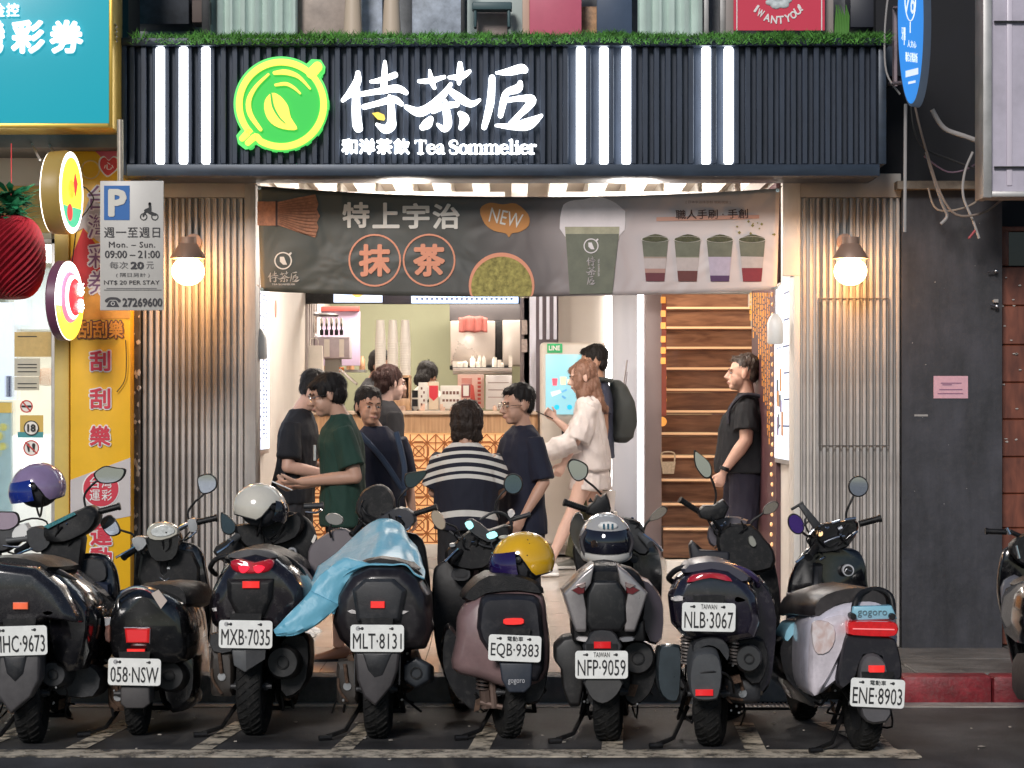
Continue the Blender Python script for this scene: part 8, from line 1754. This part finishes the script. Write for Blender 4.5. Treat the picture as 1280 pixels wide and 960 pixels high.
    SHORT = [(0, -.020, .048, .083, .094, .082), (0, -.052, .000, .070, .055, .072), (-.066, -.015, .02, .018, .040, .040), (.066, -.015, .02, .018, .040, .040)]
def tee(p, mat, sl, hem=.86, loose=.022, wide=1., name='shirt', fatf=0., slr=(.072, .075, .082), amp=.012):
    T = [(hem, .185 * wide, .135 + fatf), (hem + .08, .185 * wide, .135 + fatf), (1.08, .168 * wide, .122 + fatf), (1.20, .168 * wide, .124 + fatf * .8), (1.30, .178 * wide, .125 + fatf * .4), (1.37, .170, .108), (1.415, .135, .088, -.004), (1.45, .095, .070, -.008), (1.472, .074, .062, -.01)]
    tb = []
    for sh, el, t in sl:
        d = el - sh; tb.append(([sh - d.normalized() * .02, sh + d * t * .25, sh + d * t * .6, sh + d * t], (slr[0] * .74, slr[0] * .88, slr[1] * .90, slr[2] * .90)))
    return p.cloth(name, p.rings(T, inf=loose - .018), tb, mat, amp=amp)
def trousers(p, mat, legs, to=1.0, wide=1., name='trousers', top=1.0, r=(.105, .095, .080, .075)):
    tb = []
    for h, k_, a_ in legs:
        if to <= .5: tb.append(([h, h + (k_ - h) * to, h + (k_ - h) * to * 2], [r[0] * wide, r[1] * wide, r[1] * wide]))
        else: tb.append(([h, h + (k_ - h) * .5, k_, k_ + (a_ - k_) * (to - .5) * 2], [q * wide for q in r]))
    return p.cloth(name, p.rings([(.80, .13, .095), (.88, .175, .125), (.97, .178, .125), (top, .165, .12)]), tb, mat)

# P1 black shirt, far left, looking down at his phone
p = Person('man in a black T-shirt bowed over a phone, facing the man in green', 366, 15.2, fl(15.2), 1.66, 78, 'fair'); p.lean = .10
p.head(turn=0, pitch=28, at=(0, .085, 1.585))
a1 = p.arm(1, (.22, .02, 1.10), (.10, .27, 1.06), nrm=(-.2, 0, 1), curl=.7); a2 = p.arm(-1, (-.23, .02, 1.10), (-.08, .27, 1.05), nrm=(.2, 0, 1), curl=.7)
g1 = p.leg(1, (.09, .02, .49), (.10, -.02, .08)); g2 = p.leg(-1, (-.09, .03, .49), (-.10, 0, .08)); p.body.loft(p.rings(p.TOR)); p.finish()
tee(p, fabric('black_cotton', (.006, .007, .011)), [(a1[0], a1[1], .80), (a2[0], a2[1], .80)], wide=1.12, slr=(.078, .082, .088)); trousers(p, fabric('charcoal_trousers', (.022, .022, .026)), [g1, g2])
for sd, an in ((1, (.10, -.02, .08)), (-1, (-.10, 0, .08))): p.shoe(sd, an, M('white_trainer', (.62, .60, .58), .5))
p.hair([(0, -.020, .050, .084, .096, .082), (0, -.040, .010, .076, .060, .060), (0, .03, .085, .06, .05, .03)])
ph = root('phone', 'dark phone held by the man in the black T-shirt at the left', 'phone', p.L(.01, .37, 1.08)); m = MB(); c = p.L(.01, .365, 1.08); m.obox(c, p.S * .036, (p.F * .7 + V(0, 0, .7)) * .072, (p.F * -.7 + V(0, 0, .7)) * .004); m.build('case', BLK, ph, bevel=.003)

# P2 dark green shirt
p = Person('man in a dark green T-shirt looking down at what he holds', 430, 14.0, .15, 1.67, -82, 'mid'); p.lean = .05
p.head(turn=0, pitch=14, at=(0, .065, 1.585), glasses=M('silver_frame', (.6, .6, .6), .25, 1.))
a1 = p.arm(1, (.21, -.06, 1.10), (.09, .26, 1.07), nrm=(-.3, 0, 1), curl=.6, fat=1.05); a2 = p.arm(-1, (-.20, -.04, 1.10), (-.05, .27, 1.04), nrm=(.3, 0, 1), curl=.7)
g1 = p.leg(1, (.09, .02, .49), (.10, .04, .08)); g2 = p.leg(-1, (-.09, .0, .49), (-.10, -.06, .08)); p.body.loft(p.rings(p.TOR)); p.finish()
tee(p, fabric('dark_green_cotton', (.010, .038, .026)), [(a1[0], a1[1], .78), (a2[0], a2[1], .78)], hem=.80, wide=1.10, fatf=.008, slr=(.080, .084, .092)); trousers(p, fabric('black_shorts', (.015, .015, .018)), [g1, g2], to=.5, name='shorts')
for sd, an in ((1, (.10, .04, .08)), (-1, (-.10, -.06, .08))): p.shoe(sd, an, M('sandal_brown', (.20, .09, .05), .6), sole=BLK, name='sandal')
p.hair([(0, -.018, .044, .084, .097, .078), (0, -.045, .005, .080, .062, .075), (0, .050, .066, .066, .040, .026), (-.06, .02, .03, .026, .035, .035), (.06, .02, .03, .026, .035, .035)])
m = MB(); c = p.L(.115, .08, 1.25)
ph = root('white_card', 'small white card or phone held by the man in green', 'phone', p.L(.04, .37, 1.05)); m = MB(); c = p.L(.05, .37, 1.045); m.obox(c, p.S * .036, (p.F * .8 + V(0, 0, .35)) * .075, (p.F * -.4 + V(0, 0, .8)) * .004); m.build('card', M('bright_card', (.75, .76, .76), .3), ph, bevel=.003)
m = MB(); c = p.L(.06, .165, 1.24); m.obox(c, p.S * .03, V(0, 0, .045), p.F * .006); m.build('chest_print', M('pale_print', (.42, .44, .42), .6, var=.4, vs=60), p.r)

# P3 man facing the street
p = Person('man in a navy shirt facing the street behind the man in green', 472, 14.9, fl(14.9), 1.565, 22, 'tan')
p.head(turn=4, pitch=2, roll=-3, at=(-.075, .03, 1.60)); a1 = p.arm(1, (.22, -.02, 1.10), (.22, .10, .88), fat=1.); a2 = p.arm(-1, (-.22, -.02, 1.10), (-.20, .10, .88))
g1 = p.leg(1, (.09, .02, .49), (.10, 0, .08)); g2 = p.leg(-1, (-.09, .02, .49), (-.10, 0, .08)); p.body.loft(p.rings(p.TOR)); p.finish()
tee(p, fabric('navy_knit', (.009, .011, .026)), [(a1[0], a1[1], .95), (a2[0], a2[1], .95)], wide=1.05); trousers(p, fabric('dark_trousers', (.016, .016, .022)), [g1, g2])
for sd, an in ((1, (.10, 0, .08)), (-1, (-.10, 0, .08))): p.shoe(sd, an, BLK, sole=BLK)
p.hair([(0, -.020, .056, .082, .094, .078), (0, .020, .090, .056, .050, .022), (0, -.052, .000, .070, .050, .068), (-.066, -.012, .025, .014, .032, .030), (.066, -.012, .025, .014, .032, .030)])
m = MB(); m.tube([p.L(-.16, .10, 1.42), p.L(-.02, .16, 1.25), p.L(.12, .16, 1.05)], .018, 8, smooth=4); m.tube([p.L(.10, .10, 1.43), p.L(.14, .15, 1.2), p.L(.13, .16, 1.0)], .018, 8, smooth=4); m.build('bag_strap', fabric('blue_strap', (.03, .05, .09)), p.r, kind='stuff')

# P4 woman with a red-brown bun
p = Person('woman in black with a reddish brown bun, facing the counter', 482, 16.6, fl(16.6), 1.61, 118, 'pale')
p.head(turn=0, pitch=4, at=(0, .04, 1.60)); a1 = p.arm(1, (.19, .0, 1.10), (.19, .10, .88)); a2 = p.arm(-1, (-.20, .0, 1.08), (-.20, .04, .84), curl=.3)
g1 = p.leg(1, (.08, .02, .49), (.09, 0, .08)); g2 = p.leg(-1, (-.08, .02, .49), (-.09, 0, .08)); p.body.loft(p.rings(p.TOR)); p.finish()
tee(p, fabric('black_knit', (.006, .006, .009)), [(a1[0], a1[1], 1.0), (a2[0], a2[1], 1.0)], hem=.70, wide=.98); trousers(p, fabric('black_slacks', (.012, .012, .016)), [g1, g2])
m = MB(); m.tube([a2[1], a2[2]], [.05, .036], 10); m.tube([a1[1], a1[2]], [.05, .036], 10); m.build('sleeve', fabric('black_knit', (0, 0, 0)), p.r, kind='stuff')
for sd, an in ((1, (.09, 0, .08)), (-1, (-.09, 0, .08))): p.shoe(sd, an, BLK, sole=BLK)
p.hair(Person.SHORT + [(0, -.105, .045, .036, .032, .034), (0, -.07, -.03, .05, .04, .05)], M('auburn_hair', (.030, .010, .008), .6, bump=.5, bs=110, spec=.3), amp=.008)

# P5 striped shirt woman, from behind
p = Person('woman seen from behind in a navy top with white stripes', 583, 14.3, .15, 1.48, 176, 'tan')
p.head(turn=0, pitch=6, at=(0, .045, 1.60), sc=1.22); a1 = p.arm(1, (.235, .06, 1.12), (.16, .26, 1.06)); a2 = p.arm(-1, (-.235, .06, 1.12), (-.16, .26, 1.06))
g1 = p.leg(1, (.10, .02, .49), (.105, 0, .08)); g2 = p.leg(-1, (-.10, .02, .49), (-.105, 0, .08)); p.body.loft(p.rings(p.TOR)); p.finish()
STR = bpy.data.materials.new('striped_knit'); STR.use_nodes = True; nt = STR.node_tree; b_ = nt.nodes['Principled BSDF']; b_.inputs['Roughness'].default_value = .85
tc = nt.nodes.new('ShaderNodeTexCoord'); sp = nt.nodes.new('ShaderNodeSeparateXYZ'); nt.links.new(tc.outputs['Object'], sp.inputs[0])
x2 = nt.nodes.new('ShaderNodeMath'); x2.operation = 'MULTIPLY'; nt.links.new(sp.outputs[0], x2.inputs[0]); nt.links.new(sp.outputs[0], x2.inputs[1])
zz = nt.nodes.new('ShaderNodeMath'); zz.operation = 'MULTIPLY_ADD'; zz.inputs[1].default_value = .85; nt.links.new(x2.outputs[0], zz.inputs[0]); nt.links.new(sp.outputs[2], zz.inputs[2])
mr = nt.nodes.new('ShaderNodeMapRange'); mr.inputs[1].default_value = 0; mr.inputs[2].default_value = 1.6; nt.links.new(zz.outputs[0], mr.inputs[0])
cr = nt.nodes.new('ShaderNodeValToRGB'); cr.color_ramp.interpolation = 'CONSTANT'; e = cr.color_ramp.elements; NV, WS_ = (.007, .008, .018, 1), (.60, .57, .52, 1)
e[0].position = 0; e[0].color = NV; e[1].position = .999; e[1].color = NV
def zof(v): return Z(v, 14.15) - .15
for v_, hh in ((556, 2.6), (566, 2.6), (576, 2.6), (586, 2.6), (596, 2.6), (642, 4.2)):
    for q_, c_ in ((zof(v_ + hh) / 1.6, WS_), (zof(v_ - hh) / 1.6, NV)): k_ = e.new(q_); k_.color = c_
nt.links.new(mr.outputs[0], cr.inputs[0]); nt.links.new(cr.outputs[0], b_.inputs['Base Color'])
d1 = a1[1] - a1[0]; d2 = a2[1] - a2[0]
p.cloth('striped_top', p.rings([(.86, .225, .165), (.95, .225, .165), (1.08, .225, .16), (1.18, .230, .155), (1.28, .225, .14), (1.36, .20, .115), (1.42, .15, .09), (1.465, .080, .066, -.01)]), [([a1[0], a1[0] + d1 * .45, a1[0] + d1 * .85], (.085, .095, .095)), ([a2[0], a2[0] + d2 * .45, a2[0] + d2 * .85], (.085, .095, .095))], STR, amp=.010)
trousers(p, fabric('black_wide_trousers', (.012, .012, .014)), [g1, g2], wide=1.15)
for sd, an in ((1, (.105, 0, .08)), (-1, (-.105, 0, .08))): p.shoe(sd, an, M('tan_trainer', (.45, .36, .28), .5))
p.hair([(0, -.020, .046, .092, .102, .086), (0, -.030, -.005, .094, .080, .090), (0, -.030, -.060, .086, .062, .055), (-.05, -.02, -.085, .040, .045, .03), (.05, -.02, -.085, .040, .045, .03)], M('dark_brown_hair', (.028, .018, .014), .55, bump=.6, bs=100, spec=.3), amp=.010)

# P6 man with glasses, navy shirt
p = Person('man with round glasses in a wide navy shirt and black shorts, looking left', 652, 14.65, .15, 1.59, -56, 'mid')
p.head(turn=-12, pitch=6, at=(0, .03, 1.60), glasses=M('gold_frame', (.5, .42, .3), .25, 1.)); a1 = p.arm(1, (.23, -.02, 1.10), (.20, .12, .88)); a2 = p.arm(-1, (-.23, -.02, 1.10), (-.20, .12, .88))
g1 = p.leg(1, (.09, .02, .49), (.10, 0, .08)); g2 = p.leg(-1, (-.09, .02, .49), (-.10, 0, .08)); p.body.loft(p.rings(p.TOR)); p.finish()
tee(p, fabric('navy_cotton', (.006, .008, .022)), [(a1[0], a1[1], .95), (a2[0], a2[1], .95)], hem=.76, wide=1.10, fatf=.01, slr=(.078, .084, .090)); trousers(p, fabric('black_long_shorts', (.012, .012, .018)), [g1, g2], to=.72, wide=1.1, name='shorts')
for sd, an in ((1, (.10, 0, .08)), (-1, (-.10, 0, .08))): p.shoe(sd, an, BLK)
p.hair([(0, -.022, .055, .080, .090, .080), (0, -.050, .005, .068, .048, .060), (0, .045, .088, .055, .038, .024), (.05, -.04, .07, .03, .04, .035)], amp=.009)

# P7 young woman in white, walking left
p = Person('young woman with long auburn hair and white clothes walking past the kiosk', 738, 17.8, fl(17.8), 1.58, -88, 'pale'); p.lean = .03
p.head(turn=5, pitch=10, at=(0, .04, 1.60)); a1 = p.arm(1, (.19, .12, 1.10), (.14, .22, .92)); a2 = p.arm(-1, (-.17, .10, 1.12), (-.14, .26, 1.26), curl=.8)
g1 = p.leg(1, (.09, .16, .50), (.09, .34, .10)); g2 = p.leg(-1, (-.08, -.05, .50), (-.09, -.30, .19)); p.body.loft(p.rings(p.TOR)); p.finish()
CRW = fabric('cream_white_cloth', (.62, .57, .56))
p.cloth('loose_top', p.rings([(.86, .20, .17), (.95, .19, .165), (1.1, .18, .14), (1.3, .185, .125), (1.40, .165, .105), (1.45, .09, .07)]), [([a1[0], a1[0] + (a1[1] - a1[0]) * .5, a1[1]], (.075, .10, .11)), ([a1[1], a1[1] + (p.L(.14, .40, .98) - a1[1]) * .5, p.L(.14, .40, .99)], (.10, .09, .05)), ([a2[0], a2[1]], (.07, .085))], CRW, amp=.024, fr=7)
p.cloth('skirt', p.rings([(.70, .20, .17), (.82, .185, .155), (.95, .165, .125), (1.0, .15, .11)]), [], CRW, amp=.018, fr=9)
p.shoe(1, (.09, .34, .10), M('white_trainer', (0, 0, 0))); p.shoe(-1, (-.09, -.30, .19), M('white_trainer', (0, 0, 0)), toe=(0, .8, -.6))
p.hair(Person.SHORT + [(0, -.050, -.06, .078, .065, .10), (0, -.065, -.15, .080, .055, .10), (.03, .01, -.12, .06, .06, .11), (-.03, .03, .06, .06, .06, .04), (.05, .04, -.03, .03, .045, .09)], M('copper_hair', (.20, .10, .065), .42, bump=.8, bs=60), amp=.012, tubes=[([(.03, -.06, -.15), (.05, -.09, -.22), (.03, -.13, -.27)], (.05, .035, .012))])
ph = root('phone', 'dark phone held up by the young woman in white', 'phone', p.L(-.12, .36, 1.30)); m = MB(); m.obox(p.L(-.12, .355, 1.30), p.S * .036, (p.F * .9 + V(0, 0, .4)) * .07, (p.F * -.4 + V(0, 0, .9)) * .004); m.build('case', BLK, ph, bevel=.003)

# P8 man with the backpack behind her
p = Person('man with a dark grey backpack standing behind the young woman in white', 746, 18.12, .41, 1.66, -80, 'tan')
p.head(turn=0, pitch=5, at=(0, .03, 1.60)); a1 = p.arm(1, (.21, -.01, 1.10), (.20, .02, .85), curl=.8); a2 = p.arm(-1, (-.20, .0, 1.10), (-.18, .10, .90))
g1 = p.leg(1, (.09, .02, .49), (.10, .0, .08)); g2 = p.leg(-1, (-.09, .06, .49), (-.10, .16, .08)); p.body.loft(p.rings(p.TOR)); p.finish()
tee(p, fabric('blue_grey_cotton', (.05, .06, .10)), [(a1[0], a1[1], .62), (a2[0], a2[1], .62)]); trousers(p, fabric('olive_trousers', (.075, .075, .04)), [g1, g2])
for sd, an in ((1, (.10, 0, .08)), (-1, (-.10, .16, .08))): p.shoe(sd, an, M('grey_trainer', (.18, .18, .16), .6))
p.hair([(0, -.022, .055, .082, .092, .082), (0, -.050, .005, .070, .050, .065), (0, .04, .085, .06, .04, .028)], amp=.009)
m = MB(); m.lathe(a1[2] - a1[3] * .02, a1[3], [(-.012, .029), (-.012, .033), (.012, .033), (.012, .029)], 16, closed=True); m.build('watch', BLK, p.r)
bp = root('backpack', 'full dark grey backpack on the back of the man beside the kiosk', 'backpack', p.L(0, -.2, 1.0))
m = MB(); m.loft([[p.L(sd, fo, z) for sd, fo in [(w_ * math.copysign(abs(math.cos(q)) ** .6, math.cos(q)), f0 - d_ * .5 + d_ * .5 * math.copysign(abs(math.sin(q)) ** .6, math.sin(q))) for q in [6.283 * k / 20 for k in range(20)]]] for z, w_, f0, d_ in ((.98, .10, -.13, .10), (1.02, .15, -.12, .16), (1.15, .165, -.12, .19), (1.3, .16, -.12, .17), (1.42, .13, -.11, .12), (1.47, .07, -.11, .07))])
m.build('bag_body', fabric('dark_grey_nylon', (.045, .052, .052), .7), bp, remesh=.012, relax=2, smooth=80, disp=lambda co: .008 * noise.noise(co * 12))
m = MB(); m.tube([p.L(.12, -.10, 1.46), p.L(.13, .05, 1.47), p.L(.15, .13, 1.35), p.L(.15, .02, 1.08)], .018, 8, smooth=4); m.build('strap', fabric('dark_grey_nylon', (0, 0, 0)), bp)
wb = root('shopping_bag', 'white shopping bag hanging from the hand of the man with the backpack', 'bag', p.L(.2, 0, .45))
m = MB(); c = a1[2] + V(.03, 0, -.40); m.loft([[c + V(a * w_, b * .03, z) for a, b in ((-1, -1), (1, -1), (1, 1), (-1, 1))] for z, w_ in ((-.05, .075), (.10, .082), (.17, .09))]); m.build('bag_body', M('white_bag_cloth', (.66, .62, .60), .7), wb, bevel=.008)
m = MB(); m.tube([c + V(-.07, 0, .16), a1[2] + V(.01, 0, -.1), c + V(.07, 0, .16)], .006, 6, smooth=3); m.build('handle', MATS['white_bag_cloth'], wb)

# P9 man at right
p = Person('man with short wavy hair and a black T-shirt walking by the stairs', 932, 16.9, fl(16.9) - .02, 1.68, -92, 'fair')
p.head(turn=0, pitch=-3, at=(0, .02, 1.605)); a1 = p.arm(1, (.22, .01, 1.13), (.23, .17, .91), hd=(0, .35, -.9), curl=1.0, fat=1.2); a2 = p.arm(-1, (-.22, -.04, 1.12), (-.22, .0, .88), fat=1.1)
g1 = p.leg(1, (.09, .03, .49), (.09, -.24, .20), fat=1.1); g2 = p.leg(-1, (-.09, .10, .50), (-.09, .10, .08), fat=1.1); p.body.loft(p.rings(p.TOR)); p.finish()
tee(p, fabric('black_tee', (.006, .007, .010)), [(a1[0], a1[1], .72), (a2[0], a2[1], .75)], hem=.90, wide=1.2, fatf=.085, slr=(.094, .098, .104)); trousers(p, fabric('navy_shorts', (.012, .010, .022)), [g1, g2], to=.5, wide=1.16, name='shorts')
p.shoe(1, (.09, -.24, .20), BLK, toe=(0, .7, -.7)); p.shoe(-1, (-.09, .10, .08), BLK)
p.hair([(0, -.024, .058, .080, .088, .078), (0, -.052, .010, .068, .048, .060), (0, .035, .092, .055, .040, .024)], M('brown_wavy_hair', (.05, .035, .028), .4, bump=.8, bs=60), amp=.013)
m = MB(); m.lathe(a1[2] - a1[3] * .02, a1[3], [(-.014, .031), (-.014, .037), (.014, .037), (.014, .031)], 16, closed=True); m.build('watch', BLK, p.r)
bp = root('backpack', 'black backpack on the back of the man by the stairs', 'backpack', p.L(0, -.2, 1.0))
m = MB(); m.loft([[p.L(sd, fo, z) for sd, fo in [(w_ * math.cos(q), f0 - d_ * .5 + d_ * .5 * math.sin(q)) for q in [6.283 * k / 18 for k in range(18)]]] for z, w_, f0, d_ in ((.98, .11, -.19, .08), (1.04, .15, -.18, .20), (1.18, .155, -.17, .24), (1.32, .14, -.15, .16), (1.42, .11, -.13, .08))]); m.build('bag_body', fabric('black_nylon', (.013, .012, .022), .6), bp, remesh=.012, relax=2, smooth=80)
m = MB(); m.tube([p.L(.12, -.12, 1.44), p.L(.13, .02, 1.455), p.L(.145, .12, 1.36), p.L(.15, .13, 1.25)], .014, 8, smooth=4); m.build('strap', fabric('black_nylon', (0, 0, 0)), bp)

# staff behind the counter
def staff(label, u, Y, h, face, cloth_c, pose, hairp=None, pitch=15, skin='tan', at=(0, .06, 1.58)):
    p = Person(label, u, Y, .45, h, face, skin, vox=.0085); p.lean = .15; p.head(pitch=pitch, at=at, brows=False)
    a1 = p.arm(1, *pose[0]); a2 = p.arm(-1, *pose[1]); g1 = p.leg(1, (.09, .02, .49), (.1, 0, .08)); g2 = p.leg(-1, (-.09, .02, .49), (-.1, 0, .08)); p.body.loft(p.rings(p.TOR)); p.finish()
    tee(p, cloth_c, [(a1[0], a1[1], .6), (a2[0], a2[1], .6)]); trousers(p, fabric('black_slacks', (0, 0, 0)), [g1, g2]); p.hair(hairp or Person.SHORT)
    for sd in (1, -1): p.shoe(sd, (.1 * sd, 0, .08), BLK, sole=BLK)
    return p
p = staff('shop worker in a white T-shirt with crossed black apron straps', 528, 19.7, 1.58, 150, fabric('white_uniform', (.52, .50, .46)), (((.22, .10, 1.16), (.20, .30, 1.08)), ((-.25, .12, 1.20), (-.36, .26, 1.12))), Person.SHORT + [(0, -.06, -.05, .07, .05, .07)], at=(.07, .10, 1.55), pitch=30)
m = MB(); m.tube([p.L(.15, -.115, 1.38), p.L(0, -.165, 1.22), p.L(-.14, -.15, 1.0)], .010, 6, smooth=3); m.tube([p.L(-.15, -.115, 1.38), p.L(0, -.167, 1.22), p.L(.14, -.15, 1.0)], .010, 6, smooth=3); m.build('apron_straps', BLK, p.r, kind='stuff')
staff('shop worker with black hair partly hidden behind the cup stacks', 459, 20.2, 1.66, 60, fabric('dark_uniform', (.03, .03, .035)), (((.22, .10, 1.16), (.20, .30, 1.08)), ((-.22, .12, 1.16), (-.20, .26, 1.10))), at=(0, .05, 1.58))
p = staff('shop worker in an olive cap reaching beside the narrow steel machine', 652, 19.6, 1.62, 100, fabric('dark_uniform', (0, 0, 0)), (((.22, .10, 1.16), (.20, .30, 1.08)), ((-.24, .12, 1.20), (-.26, .20, 1.45))), at=(0, .05, 1.58))
